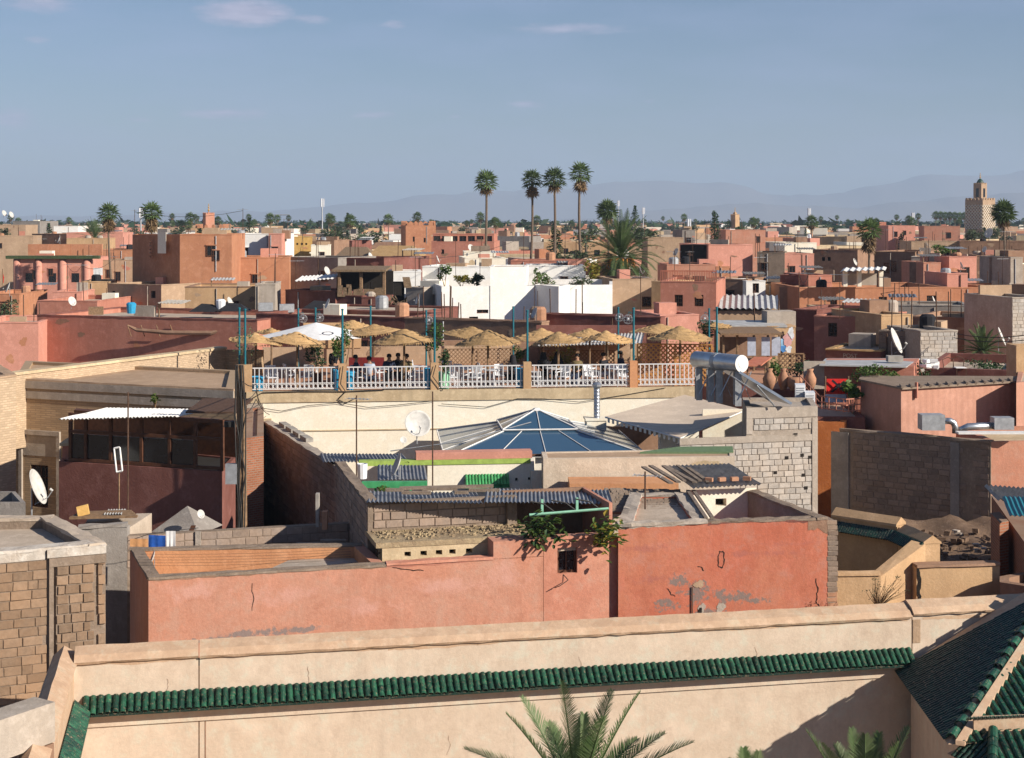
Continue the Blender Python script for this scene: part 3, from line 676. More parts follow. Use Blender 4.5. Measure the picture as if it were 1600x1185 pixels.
# open concrete tank on its roof edge at the far left
tk = thing('water_tank', 'open grey concrete tank at the left edge behind the roof', 'tank', W(10, 800, 37.5))
house('tank', '', [WZ(-60, 800, 9.1), W(40, 800, 36.4), W(24, 776, 37.9), W(-60, 778, 38)], 9.1+.22, 'grey', zb=8.3, par=.3, pw=.1, roofm='dark', root=tk)

# ------------------------------------------------------------------ grey alley wall behind, dim lane
aw = thing('alley_wall', 'grey rendered wall closing the dark narrow lane behind the red house', 'wall', W(180, 900, 39.5))
A, B, C = WZ(122, 812, 8.5), WZ(199, 823, 8.28), W(545, 817, 40.4)
A2 = xy(A); B2 = xy(B); C2 = xy(C)
MB().prism([A2, B2, B2+V((0,.25,0)), A2+V((0,.25,0))], 0, 8.28).build('wall', M['grey'], aw)
MB().prism([A2+V((.02,.24,0)), B2+V((-.02,.24,0)), B2+V((.1,2.2,0)), A2+V((-.3,2.2,0))], 0, 8.2).build('roof_slab', M['roof'], aw)
MB().prism([B2, C2, C2+V((0,.25,0)), B2+V((0,.25,0))], 0, 8.04).build('wall', M['mortar'], aw)
coping(aw, up(A2, 8.28), up(B2, 8.28), .25, .06, 'grey', .02, .03, .3)
blocks(aw, B2, C2, 7.1, 8.03, 'blk_taupe', .4, .2, .012, .012)
b = MB().para(up(B2.lerp(C2, .30), 7.2)+V((0,-.06,0)), V((.14,.0,0)), V((0,.05,0)), V((0,0,.86))); b.build('pier', M['greyp'], aw)
MB().para(W(282, 860, 39.4), V((.12,0,0)), V((0,.05,0)), V((.26,.05,.62))).build('leaning_board', M['wooddk'], aw)
# ------------------------------------------------------------------ the long red house behind the garden wall
RZ = 8.07
FL, FR, BL, BR = WZ(232, 905, RZ), WZ(604, 884, RZ), WZ(203, 857, RZ), WZ(566, 850, RZ)
rh, rpl = house('salmon_house', 'long low salmon house with an open roof terrace and inner parapet in a painted-in sunlit orange', [FL, FR, BR, BL], RZ, 'salmon', par=.75, pw=.26, inner='orange', roofm='grey')  # inner wall is salmon too; its sunlit look is put in as orange
ru = (xy(FR)-xy(FL)).normalized(); rn = V((ru.y, -ru.x, 0))
coping(rh, up(FL, RZ), up(FR, RZ), .26, .03, 'mortar', .015, .015, .35); coping(rh, up(BR, RZ), up(BL, RZ), .26, .03, 'mortar', .015, .015, .4); coping(rh, up(BL, RZ), up(FL, RZ), .26, .03, 'mortar', .015, .015, .35)
crack(rh, [onplane(393, 912, up(FL,0), rn), onplane(396, 935, up(FL,0), rn), onplane(394, 955, up(FL,0), rn)], rn, .008)
grime(rh, FL, FR, rn, RZ, .05, 'brown', 1)
# sheet of plywood lying in the terrace, drain pipe, clothes lines
MB().para(WZ(415, 894, 7.75), WZ(565, 880, 7.75)-WZ(415, 894, 7.75), WZ(450, 878, 7.75)-WZ(415, 894, 7.75), V((0,0,.03))).build('loose_sheet', M['greyp'], rh)
for i in range(5):
    a = W(215, 866+4.5*i, 35.9-.28*i); c = W(548, 858+4*i, 37.3-.28*i); cable([a, c], .003, root=rh, name='clothes_line', sag=.05)
# section two: notched front with beam holes and a rough earth roof
FL2, FR2 = xy(FR), xy(FR)+ru*((WZ(846, 868, RZ)-FR).length)
L2 = (FR2-FL2).length; back = -rn
s2 = thing('notched_house', 'salmon house front with a notched ledge, row of beam holes and rough earth roof', 'house', (FL2.x, FL2.y, 0))
LZ, TZ = 8.09, 8.47
nw = (onplane(771, 870, FL2, rn)-FL2).dot(ru)
MB().prism([FL2, FR2, FR2+back*.22, FL2+back*.22], 0, LZ).build('wall', M['salmon'], s2)
MB().prism([FL2+ru*nw, FR2-ru*.0, FR2+back*.6, FL2+ru*nw+back*.6], LZ-.02, TZ+.012).build('corner_block', M['salmon'], s2)
MB().prism([FL2+back*.22, FL2+ru*(nw+.1)+back*.22, FL2+ru*(nw+.1)+back*.62, FL2+back*.62], 6, LZ-.05).build('ledge', M['roofdirt'], s2)
hb = MB(); hs = [((onplane(px, 868, FL2+back*.6, rn)-FL2).dot(ru), .09, (onplane(px+10, 868, FL2+back*.6, rn)-FL2).dot(ru), .20) for px in (632, 657, 681, 702, 728)]
hb.holed(up(FL2+back*.6, LZ-.06), ru*(nw+.05), V((0,0,TZ-LZ+.04)), hs, rn, .3); hb.build('beam_hole_wall', M['creamdirty'], s2)
for q in hs: MB().para(up(FL2+back*.87, LZ-.06+q[1])+ru*q[0], ru*(q[2]-q[0]), back*.02, V((0,0,q[3]-q[1]))).build('beam_hole', M['dark'], s2)
rb = [FL2+back*.58-ru*.15, FL2+ru*(nw+.05)+back*.58, FL2+ru*(nw+.05)+back*.05, FR2+back*.05, FR2+back*2.0, FL2+back*2.25-ru*.15]
MB().prism(rb, TZ-.12, TZ).build('roof', M['roofdirt'], s2)
gr = MB()
for i in range(420):                     # loose straw and rubble on the roof
    t = R.random(); q = FL2+ru*(L2*R.random()*.97)+back*(.75+1.15*R.random()**.6); a = R.uniform(0, 6.28); l = R.uniform(.03,.11); gr.para(up(q, TZ+.001), V((cos(a),sin(a),0))*l, V((-sin(a),cos(a),0))*R.uniform(.02,.05), V((0,0,R.uniform(.01,.05))))
tag(gr.build('roof_rubble', M['roofdirt'], s2), kind='stuff')
grime(s2, FL2, FL2+ru*nw, rn, LZ, .05, 'pink', 5)
coping(s2, up(FL2, LZ), up(FL2+ru*nw, LZ), .22, .04, 'rosepale', .03, .012, .3)
crack(s2, [onplane(612, 886, FL2, rn), onplane(640, 890, FL2, rn), onplane(662, 892, FL2, rn)], rn, .012)
# block wall behind the earth roof and its long shaded return
BW0, BW1 = FL2+back*2.0-ru*.12, FL2+back*2.0+ru*((WZ(822, 826, TZ)-WZ(600, 832, TZ)).length+.15)
bwz = zat(786, BW0.y)
bw = thing('block_parapet', 'low wall of brown concrete blocks behind the earth roof, under grey corrugated sheets', 'wall', BW0)
MB().prism([BW0, BW1, BW1+back*.2, BW0+back*.2], TZ-.3, bwz).build('mortar_bed', M['mortar'], bw)
blocks(bw, BW0+ru*.14, BW1-ru*.30, TZ-.05, bwz-.04, 'blk_taupe', .40, .20, .02, .025)
MB().para(up(BW0, TZ)+rn*.03, ru*.12, back*.2, V((0,0,bwz-TZ+.02))).build('pier', M['mortar'], bw)
MB().para(up(BW1-ru*.28, TZ)+rn*.16, ru*.24, back*.3, V((0,0,bwz-TZ-.02))).build('pier', M['mortar'], bw)
E1 = WZ(524, 722, 9.16); E1 = xy(E1); E0 = BW0
rt = thing('shaded_block_wall', 'near grey block wall in shade running back beside the corrugated roof', 'wall', E0)
un = (E0-E1).normalized(); nn = V((un.y, -un.x, 0))
MB().prism([E1, E0, E0-nn*.25, E1-nn*.25], 4, 9.13).build('mortar_bed', M['mortar'], rt)
blocks(rt, E1, E0, 6.6, 9.1, 'blk_taupe', .42, .2, .02, .02); coping(rt, up(E1, 9.13), up(E0, 9.13), .25, .04, 'mortar', .02, .02, .4)
G1, G0 = xy(WZ(412, 660, 8.42)), xy(WZ(532, 737, 8.42))
rt2 = thing('shaded_block_wall', 'long grey block wall in shade below the left end of the cream terrace wall', 'wall', G1)
un = (G0-G1).normalized(); nn = V((un.y, -un.x, 0))
MB().prism([G1, G0, G0-nn*.3, G1-nn*.3], 3, 8.42).build('mortar_bed', M['mortar'], rt2)
blocks(rt2, G1, G0, 5.6, 8.4, 'blk_taupe', .42, .2, .02, .02); coping(rt2, up(G1, 8.42), up(G0, 8.42), .3, .05, 'greyp', .02, .02, .5)
for i in range(4): MB().para(up(G1.lerp(G0, .12+.1*i), 8.46)-nn*.28, (G0-G1)*.08, -nn*.25, V((0,0,.14))).build('capping_slab', M['concrete'], rt2)
# debris, posts and buckets in the shaded corner
for i, (px, py, w, h, D, mt) in enumerate(((493,772,5,52,39.6,'concrete'),(503,800,8,28,39.4,'clay'),(500,845,40,14,38.2,'mortar'),(462,850,48,10,38.4,'mortar'))):
    p = W(px, py+h, D); tag(MB().para(p, V((w*D/F,0,0)), V((0,.2,0)), V((0,0,h*D/F))).build(('concrete_post','clay_chimney','block_kerb','block_kerb')[i], M[mt]),
        ('slim concrete post standing in the shaded corner by the block wall','clay chimney stub in the shaded corner by the block wall','right loose concrete kerb in the shaded corner behind the terrace','left loose concrete kerb in the shaded corner behind the terrace')[i], ('post','chimney','kerb','kerb')[i])
# corrugated shed roof
A, B = up(BW0+rn*.18-ru*.05, bwz+.05), W(957, 787, 37.6); A2, B2 = W(575, 768, 39.6), W(775, 763, 39.9)
sr = thing('corrugated_roof', 'grey corrugated sheet roof over the low block wall and plant-filled opening', 'roof', (A.x, A.y, 8.5))
mid = A.lerp(B, .47); midb = A2.lerp(B2, .98)
corrugated('roof_sheet', sr, A, mid, A2, 'corr', .10, .02); corrugated('roof_sheet', sr, mid+V((.02,0,.012)), B, mid+V((.03,1.8,.03)), 'corr', .10, .02)
for i in range(5): q = mid.lerp(A, i*.2)+V((0, R.uniform(1.0,1.7), .05)); MB().box(q, (R.uniform(.3,.9), .12, .07), R.uniform(-.1,.1)).build('weight_stone', M['mortar'], sr)
MB().para(A2.lerp(midb, .25)+V((0,-.15,.04)), (midb-A2)*.75, V((0,.25,0)), V((0,0,.05))).build('ridge_board', M['mortar'], sr)
# middle section with window and the planted opening above
MR = (onplane(967, 840, FR2, rn)-FR2).dot(ru); FR3 = FR2+ru*MR; MZ = 8.46
mh, mpl = house('rose_house', 'pale rose narrow house front with one small dark window under leafy plants', [FR2+ru*.01, FR3, FR3+back*.3, FR2+ru*.01+back*.3], MZ, 'rosepale', par=.05, pw=.1, wins=[(0, 871, 855, 902, 897, 'pane')])
MB().para(up(FR2+ru*.35, MZ)+rn*.04, ru*(MR-.6), back*.3, V((0,0,.07))).build('sill', M['rosepale'], mh)
sh = thing('planted_opening', 'dark open shed front with mint green beam and posts below the corrugated roof', 'shed', FR2)
q0, q1 = FR2-ru*.35+back*.35, FR3-ru*.05+back*.35
MB().prism([q0+back*2.2, q1+back*2.2, q1+back*2.3, q0+back*2.3], 7, 9.2).build('back_wall', M['brown'], sh)  # brown darkens the opening: interior shade put into the wall colour
MB().prism([q1-ru*.08, q1, q1+back*2.2, q1-ru*.08+back*2.2], 7, 9.2).build('side_wall', M['rosepale'], sh)
MB().prism([q0, q1, q1+back*2.2, q0+back*2.2], 7.4, 7.5).build('floor', M['grey'], sh)
bz = zat(805, q0.y); MB().tube([up(q0+ru*.1, bz), up(q1-ru*.1, bz+.06)], .032, 6).build('beam', M['mintpaint'], sh)
for t in (.18, .58): MB().para(up(q0.lerp(q1, t), bz), ru*.06, back*.06, V((0,0,.35))).build('post', M['mintpaint'], sh)
for t in (.05, .3, .58): cable([up(q0.lerp(q1, t), bz+.32), up(q0.lerp(q1, t)+ru*.35, bz+.24), up(q0.lerp(q1, t)+ru*.6, bz+.05)], .018, root=sh, name='brace')
# small iron bracket and plant below the window
cable([onplane(880, 898, FR2, rn), onplane(886, 905, FR2, rn)+rn*.1, onplane(870, 912, FR2, rn)+rn*.25, onplane(866, 918, FR2, rn)+rn*.05], .01, root=mh, name='bracket')
# right section, redder; left part screed roof, right part open court
QZ = 8.74
FR4 = xy(WZ(1293, 811, QZ)); FL4 = xy(WZ(966, 822, QZ)); ru4 = (FR4-FL4).normalized(); rn4 = V((ru4.y, -ru4.x, 0)); bk = -rn4
MIDX = (onplane(1106, 815, FL4, rn4)-FL4).dot(ru4); W4 = (FR4-FL4).length
BR4 = xy(WZ(1182, 768, QZ)); MB4 = xy(WZ(1072, 772, QZ)); BL4 = xy(WZ(985, 772, QZ))
qh, qpl = house('red_house', 'weathered red plaster house front with grey patches and a ragged right edge', [FL4, FL4+ru4*MIDX, MB4, BL4], QZ, 'red', par=.10, pw=.3, roofm='roof')
MB().prism([FL4+ru4*MIDX, FR4, FR4+bk*.3, FL4+ru4*MIDX+bk*.3], 0, QZ).build('wall', M['red'], qh)
MB().prism([FR4-ru4*.25+bk*.3, FR4+bk*.25, BR4, BR4-ru4*.25], 0, QZ).build('side_wall', M['grey'], qh)
hwl = (BR4-MB4).length; hu = (BR4-MB4).normalized(); hn = V((hu.y, -hu.x, 0))
hb = MB(); p0 = (onplane(1118, 792, MB4, hn)-MB4).dot(hu); p1 = (onplane(1135, 792, MB4, hn)-MB4).dot(hu); hz = zat(793, MB4.y)
hb.holed(up(MB4, 5), hu*hwl, V((0,0,QZ+.1-5)), [(p0, hz-5, p1, hz-5+.2)], hn, .3).build('court_wall', M['cream'], qh)
MB().para(up(MB4, hz)+hu*p0-hn*.28, hu*(p1-p0), -hn*.02, V((0,0,.2))).build('vent', M['dark'], qh)
MB().prism([FL4+ru4*MIDX+bk*.3, FR4+bk*.3, BR4, MB4], 4.9, 5.0).build('court_floor', M['greyp'], qh)
coping(qh, up(FL4, QZ), up(FL4+ru4*MIDX, QZ), .3, .05, 'greyp', .03, .025, .25, crown=.03); coping(qh, up(FL4+ru4*MIDX, QZ), up(FR4, QZ), .3, .03, 'mortar', .012, .018, .2); coping(qh, up(FR4, QZ), up(BR4, QZ), .25, .04, 'mortar', .02, .02, .3)
stain(M['red'], [(onplane(x, y, FL4, rn4), rx, rz) for x, y, rx, rz in ((1088,928,.55,.34),(1060,908,.34,.22),(1155,934,.5,.20),(1182,938,.45,.10),(1128,932,.18,.42),(1040,945,.42,.2),(1105,958,.6,.16))], (.20,.165,.145), .22, 7.0)
stain(M['red'], [(onplane(x, y, FL4, rn4), rx, rz) for x, y, rx, rz in ((1000,858,1.2,.13),(1160,866,2.2,.12),(1240,850,1.0,.1),(1020,905,.6,.2))], (.36,.13,.10), .5, 3.0, .7)
stain(M['salmon'], [(onplane(x, y, up(FL, 0), rn), rx, rz) for x, y, rx, rz in ((405,990,1.3,.14),(330,1000,.9,.1),(470,984,.6,.1))], (.22,.18,.165), .3)
stain(M['salmon'], [(onplane(x, y, up(FL, 0), rn), rx, rz) for x, y, rx, rz in ((300,925,1.2,.3),(450,930,1.6,.28),(560,950,1.2,.3),(690,915,1.4,.3),(790,900,.8,.5))], (.55,.30,.235), .6, 2.5, .75)
patch(qh, onplane(1092, 913, FL4, rn4), ru4, .13, .12, 'tan', n=rn4, seed=21, lift=.012); patch(qh, onplane(1126, 950, FL4, rn4), ru4, .13, .14, 'greyp', n=rn4, seed=22, lift=.01); patch(qh, onplane(1096, 952, FL4, rn4), ru4, .11, .15, 'greyp', n=rn4, seed=23, lift=.01); patch(qh, onplane(1094, 956, FL4, rn4), ru4, .06, .11, 'dark', n=rn4, seed=24, lift=.016)
grime(qh, FL4+ru4*MIDX, FR4, rn4, QZ, .08, 'maroon', 7); grime(qh, FL4, FL4+ru4*MIDX, rn4, QZ, .08, 'greyp', 8)
grime(qh, FR4-ru4*.5, FR4, rn4, QZ, .25, 'brown', 10, lift=.006)
for e0_, e1_ in ((FL4+ru4*MIDX, MB4), (MB4, BL4), (BL4, FL4)): coping(qh, up(e0_, QZ), up(e1_, QZ), .3, .04, 'greyp', .02, .02, .3)
for pts in ([(1124,862),(1130,862),(1132,875),(1129,888),(1123,886),(1122,872),(1125,862)], [(1090,885),(1096,888),(1100,892)], [(1274,905),(1278,925),(1274,940),(1280,948)], [(1042,920),(1048,928),(1055,932)]):
    crack(qh, [onplane(x, y, FL4, rn4) for x, y in pts], rn4, .014)
cable([onplane(1081, 917, FL4, rn4)+rn4*.03, onplane(1081, 962, FL4, rn4)+rn4*.03], .016, root=qh, name='pipe', mat='iron')
# broken plaster end with bricks at the corner
ec = FR4+ru4*.005
for i in range(22):
    z = QZ-.1-.125*i; piece('brick', blockmesh('clay' if i > 13 else 'blk_grey', .26, .105, .05, i % 3), qh, up(ec+ru4*.12-rn4*.04, z)+ru4*R.uniform(-.02,.02), (0, R.uniform(-.03,.03), atan2(ru4.y, ru4.x)))
MB().para(up(ec, 1), ru4*.2, -rn4*.5, V((0,0,QZ-1.05))).build('broken_end', M['mortar'], qh)
# old roof planks and ribbed eave behind the court
wr = thing('plank_roof', 'patched roof of planks and corrugated scraps behind the red house', 'roof', (MB4.x, MB4.y, QZ))
corrugated('roof_sheet', wr, up(MB4+ru4*.1, QZ+.22)+hn*.35, up(BR4, QZ+.24)+hn*.35, up(MB4-ru4*.2, QZ+.52)-hn*1.4, 'concrete', .12, .025)
for i in range(6):
    a = up(MB4-ru4*(.55-.21*i), QZ+.33+R.uniform(-.02,.02))+hn*R.uniform(.0,.3); MB().para(a, V((R.uniform(.07,.13),0,0)), V((-.42+R.uniform(-.2,.2),1.1+R.uniform(-.2,.3),.22)), V((0,0,.04))).build('plank', M['woodgrey'], wr)
for t in (0, .16): MB().para(up(MB4+ru4*t, QZ+.06), V((.09,0,0)), up(FL4+ru4*(MIDX+t)+bk*.3, QZ+.03)-up(MB4+ru4*t, QZ+.06), V((0,0,.05))).build('plank', M['woodgrey'], wr)
for i in range(4): MB().box(up(MB4+ru4*(.6+.35*i), QZ+.38)+hn*.1, (.2,.12,.1), R.uniform(-.6,.6)).build('weight_stone', M['clay'], wr)
# rough shingled slope between the antenna roof and the beige wall
sb = thing('shingle_slope', 'grey rough roof slope of layered earth shingles behind the antenna', 'roof', (BL4.x, BL4.y, QZ))
a, c, d, e = W(938, 803, 39.0), W(1094, 806, 38.9), W(1060, 768, 41.6), W(945, 766, 41.8); MB().poly(a, c, d, e).poly(a, e, e-V((0,0,1.5)), a-V((0,0,1.5))).build('slope', M['mortar'], sb)
sg = MB()
for r_ in range(11):
    for i in range(26):
        t, s = (i+.5*(r_ % 2)+R.uniform(-.2,.2))/26, r_/11; p = a.lerp(c, t).lerp(e.lerp(d, t), s); sg.para(p+V((0,0,.005)), V((R.uniform(.08,.13),0,0)), V((0,.12,.045)), V((0,0,R.uniform(.02,.05))))
tag(sg.build('shingle', M['mortar'], sb), kind='stuff')

# ------------------------------------------------------------------ right: court with chamfered coping and green tiles, beige walls, rubble yard
cr = thing('tiled_court', 'small ochre walled court with chamfered coping and dark green inner tile eaves', 'wall', W(1370, 900, 38))
def thick(root, P, Q, z, mat, w=.4, zb=0, h=.16, copm=None, name='wall'):
    P, Q = xy(P), xy(Q); u = (Q-P).normalized(); n = V((u.y, -u.x, 0))
    MB().prism([P, Q, Q-n*w, P-n*w], zb, z).build(name, M[mat], root); coping(root, up(P, z), up(Q, z), w, .04, copm or mat, .05, .01, .5, crown=h)
C1, C2, C3, C4, C5 = WZ(1300, 806, 8.0), WZ(1402, 822, 8.0), WZ(1446, 850, 7.85), WZ(1376, 898, 7.3), WZ(1303, 899, 7.3)
thick(cr, C1, C2, 8.0, 'ochre'); thick(cr, C2+V((0,-.05,0)), C3, 7.85, 'ochre'); thick(cr, C5, C4, 7.3, 'ochre', .25, h=.02)
MB().mesh([up(C4, 0), up(C3, 0), up(C3, 7.85), up(C4, 7.25), up(C4, 0)+V((-.12,.25,0)), up(C3, 0)+V((-.3,.2,0)), up(C3, 7.9)+V((-.3,.2,0)), up(C4, 7.31)+V((-.12,.25,0))], [(0,1,2,3),(4,7,6,5),(3,2,6,7),(0,3,7,4),(1,5,6,2)]).build('wall', M['ochre'], cr)
for (P, Q, k) in ((C1, C2, 26), (C2, C3, 18)):
    P, Q = xy(P), xy(Q); u = (Q-P).normalized(); n = V((u.y, -u.x, 0)); dd = n*.3+V((0,0,-.28)); rot = orient(u, dd)
    for i in range(k):
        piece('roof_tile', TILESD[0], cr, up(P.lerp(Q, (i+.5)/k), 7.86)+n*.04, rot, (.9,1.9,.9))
MB().para(up(C1, 6)+V((.7,-.03,0)), V((.75,-.03,0)), V((0,.02,0)), V((0,0,1.1))).build('door', M['steeldull'], cr)
# beige wall to the right with a cracked joint
bw2 = thing('cracked_wall', 'shaded beige wall with a dark cracked joint right of the tiled court', 'wall', W(1490, 900, 37))
P, Q = WZ(1432, 886, 7.4), WZ(1562, 882, 7.4); thick(bw2, P, Q, 7.4, 'ochre', .3, h=.0, copm='brown'); n = V((0,-1,0))
crack(bw2, [P+V((.02,-.01,0)), P+V((.09,-.01,-.3)), P+V((.05,-.01,-.6)), P+V((.1,-.01,-.9))], n, .05)
# rubble yard
yd = MB(); vs = []; nx, ny = 34, 22
for j in range(ny+1):
    for i in range(nx+1):
        x, y = 7.0+9.5*i/nx, 38.5+12.5*j/ny; vs.append((x, y, 5.6+.5*(j/ny)**2+.22*fbm(x*1.3, 2)+.22*fbm(y*1.6+x, 5)+R.uniform(-.03,.03)+.35*math.exp(-((x-10.5)/1.6)**2-((y-47)/1.6)**2)))
yo = yd.mesh(vs, [(j*(nx+1)+i, j*(nx+1)+i+1, (j+1)*(nx+1)+i+1, (j+1)*(nx+1)+i) for j in range(ny) for i in range(nx)]).build('rubble_yard', M['earth'], None, True); tag(yo, kind='structure')
rub = MB()
for i in range(700):
    x, y = R.uniform(7.5,16), R.uniform(38.8,49); s = R.uniform(.04,.22)*R.random()**.5; a = R.uniform(0,3); z = 5.75+.5*((y-38.5)/12.5)**2+.2*fbm(x*1.3, 2)+.2*fbm(y*1.6+x, 5); u = V((cos(a), sin(a), R.uniform(-.3,.3))); rub.para((x, y, z-.03), u*s*1.4, V((-sin(a), cos(a), 0))*s, V((R.uniform(-.3,.3),0,1))*s*.8)
tag(rub.build('rubble', M['earth']), 'heap of broken stones and rubbish in the shaded yard', 'rubble', kind='stuff')  # stones take dark earth, putting the yard's shade into their colour
for i, (px, py) in enumerate(((1499,843),(1530,866))):
    p = WZ(px, py, 6.0); b = MB()
    for k in range(5): b.box(p+V((R.uniform(-.15,.15), R.uniform(-.1,.1), .05+.06*k)), (.2,.15,.04), R.uniform(0,3))
    tag(b.build('rag_heap', M['greyp']), ('pale crumpled rag highest in the dark rubble yard','pale rag at the right of the rubble yard')[i], 'rag')
# dark block wall, orange wall in the gap, lit salmon wall
K0, K1 = xy(WZ(1312, 672, 8.62)), xy(WZ(1548, 692, 8.62)); ku = (K1-K0).normalized(); kn = V((ku.y, -ku.x, 0))
kw = thing('dark_block_wall', 'large dark grey block wall in shade above the rubble yard', 'wall', K0)
MB().prism([K0, K1, K1-kn*.3, K0-kn*.3], 4, 8.62).build('mortar_bed', M['mortar'], kw)
blocks(kw, K0+ku*.5, K1-ku*.05, 6.0, 8.57, 'blk_grey', .40, .2, .018, .016, keep=lambda s, z, c: abs(s-4.15) > .25)
MB().prism([K0-ku*.3+kn*.06, K0+ku*.35+kn*.06, K0+ku*.35, K0-ku*.3], 5, 8.55).build('pier', M['grey'], kw); MB().prism([K0+ku*4.0+kn*.05, K0+ku*4.3+kn*.05, K0+ku*4.3, K0+ku*4.0], 5, 8.52).build('pier', M['grey'], kw)
coping(kw, up(K0, 8.62), up(K1, 8.62), .3, .05, 'mortar', .02, .02, .5)
house('orange_house', 'deep orange plastered wall in the gap between the two block walls', [W(1268, 650, 56.4), W(1322, 656, 56.2), W(1330, 650, 62), W(1268, 650, 62)], zat(660, 56.2), 'deeporange', par=.3)
house('salmon_annex', 'sunlit salmon wall at the right edge above the corrugated lean-to', [xy(K1)+V((.02,.05,0)), xy(K1)+V((4.2,.5,0)), xy(K1)+V((4.2,4,0)), xy(K1)+V((0,4,0))], 8.64, 'salmon', par=.25, roofm='creamdirty')
# brick wall and lean-to at the right edge
T0, T1 = xy(WZ(1549, 772, 8.0)), xy(W(1605, 800, 38)); tu = (T1-T0).normalized()
lt = thing('brick_lean_to', 'dark lean-to of red brick with a battered grey corrugated roof at the right edge', 'shed', T0)
MB().prism([T0, T1, T1+V((3,0,0)), T0+V((3.6,0,0))], 3, 7.95).build('wall', M['brick_red'], lt)
corrugated('roof_sheet', lt, W(1538, 758, 42.2), W(1612, 764, 42.2), W(1560, 781, 40.2), 'concrete', .12, .03)
corrugated('roof_sheet', lt, W(1566, 776, 40.5), W(1625, 778, 40.5), W(1578, 806, 38.4), 'teal', .12, .02)
MB().prism([xy(W(1548, 0, 41.5)), xy(W(1562, 0, 40.2)), xy(W(1562, 0, 40.2))+V((.3,.2,0)), xy(W(1548, 0, 41.5))+V((.3,.2,0))], 3, 8.1).build('pier', M['brick_red'], lt)
house('yard_wall', 'dark earthen wall at the right edge between yard and garden', [xy(W(1562, 0, 37.4)), xy(W(1640, 0, 36.6)), xy(W(1640, 0, 39)), xy(W(1562, 0, 38))], 7.2, 'brown', par=.2)
# ------------------------------------------------------------------ cream terrace building
TZ0 = 9.30
TL, TR = xy(WZ(385, 613, TZ0)), xy(WZ(1092, 604.5, TZ0)); tu = (TR-TL).normalized(); tn = V((tu.y, -tu.x, 0)); TW = (TR-TL).length
def tp(px, t=0, z=TZ0):                      # point on the terrace front line (t metres outwards)
    P = TL+tn*t; d = V(((px-800)/F, 1, 0)); q = V((d.y, -d.x, 0)); s = -(P.dot(q))/(tu.dot(q)); return P+tu*s+V((0,0,z))
tb = thing('terrace_building', 'cream terrace building with a long sunlit wall below the restaurant railing', 'building', TL)
MB().prism([TL, TR, TR-tn*13, TL-tn*13], 3, TZ0-.42).build('wall', M['cream'], tb)
MB().prism([TL+tn*.05, TR+tn*.05, TR-tn*.3, TL-tn*.3], TZ0-.42, TZ0).build('cornice', M['creamdirty'], tb)
MB().prism([TL-tn*.3, TR-tn*.3, TR-tn*13, TL-tn*13], TZ0-.4, TZ0-.1).build('terrace_floor', M['clay'], tb)
MB().para(tp(392, .0, 7.9), tu*.75, tn*.25, V((0,0,.30))).build('ledge', M['cream'], tb); MB().para(tp(390, .0, 8.2), tu*.85, tn*.32, V((0,0,.06))).build('ledge', M['creamdirty'], tb)
MB().para(tp(447, .01, 7.74), tu*9.5, tn*.03, V((0,0,.04))).build('string_course', M['creamdirty'], tb)
MB().para(tp(386, .0, 6.2), tu*.62, tn*.12, V((0,0,2.65))).build('pilaster', M['greyp'], tb)
bkw = TL-tn*12
MB().prism([bkw, bkw+tu*TW, bkw+tu*TW-tn*.25, bkw-tn*.25], TZ0-.2, TZ0+.75).build('back_parapet', M['tan'], tb)
MB().prism([bkw+tu*1.9+tn*.05, bkw+tu*4.6+tn*.05, bkw+tu*4.6, bkw+tu*1.9], TZ0+.7, TZ0+1.9).build('back_wall', M['ochre'], tb)
for (pts, r_) in (([(388,640),(392,622),(410,612),(470,611),(540,612),(600,610)], .02), ([(410,636),(440,641),(480,633),(530,629),(575,637),(620,634),(680,628)], .012), ([(690,633),(760,639),(810,626),(850,627),(905,633),(980,622),(1040,612)], .012), ([(536,572),(532,600),(540,612),(528,624),(540,630),(556,622)], .018), ([(681,572),(676,590),(688,606),(692,612)], .018)):
    cable([tp(px, .09, zat(py, 60.4)) for px, py in pts], r_, root=tb)
# railing in five bays with stone posts
rl = thing('terrace_railing', 'white painted metal railing with ochre posts along the restaurant terrace edge', 'railing', TL+V((0,0,TZ0)))
POSTS = (387, 535, 679, 824, 990)
for px in POSTS:
    p = tp(px, -.02); MB().para(p-tu*.155+tn*.03, tu*.31, -tn*.3, V((0,0,1.06))).build('post', M['yellow' if 0 else 'orange'] if px > 900 else M['ochre'], rl)
bar = MB().box((0,0,.41), (.036,.03,.82)).data('bar', M['railwhite']); ring = MB()
for a, b in ((394.5,528),(542,672),(686,817),(831,983),(997,1086)):
    A, B = tp(a, -.12), tp(b, -.12); L = (B-A).length; n = int(L/.172)
    MB().para(A+V((0,0,.90)), B-A, tn*.04, V((0,0,.045))).build('top_rail', M['railwhite'], rl); MB().para(A+V((0,0,.30)), B-A, tn*.035, V((0,0,.03))).build('lower_rail', M['railwhite'], rl); MB().para(A+V((0,0,.07)), B-A, tn*.035, V((0,0,.035))).build('bottom_rail', M['railwhite'], rl)
    for i in range(n):
        piece('bar', bar, rl, A.lerp(B, (i+.5)/n)+V((0,0,.08))+tn*.018, (0,0,atan2(tu.y,tu.x)))
        if i:
            c = A.lerp(B, i/n)+V((0,0,.195))+tn*.018; ring.tube([c+tu*(.075*cos(q))+V((0,0,.085*sin(q))) for q in [2*pi*k/8 for k in range(9)]], .013, 4, False)
tag(ring.build('ring_row', M['railwhite'], rl), kind='stuff')
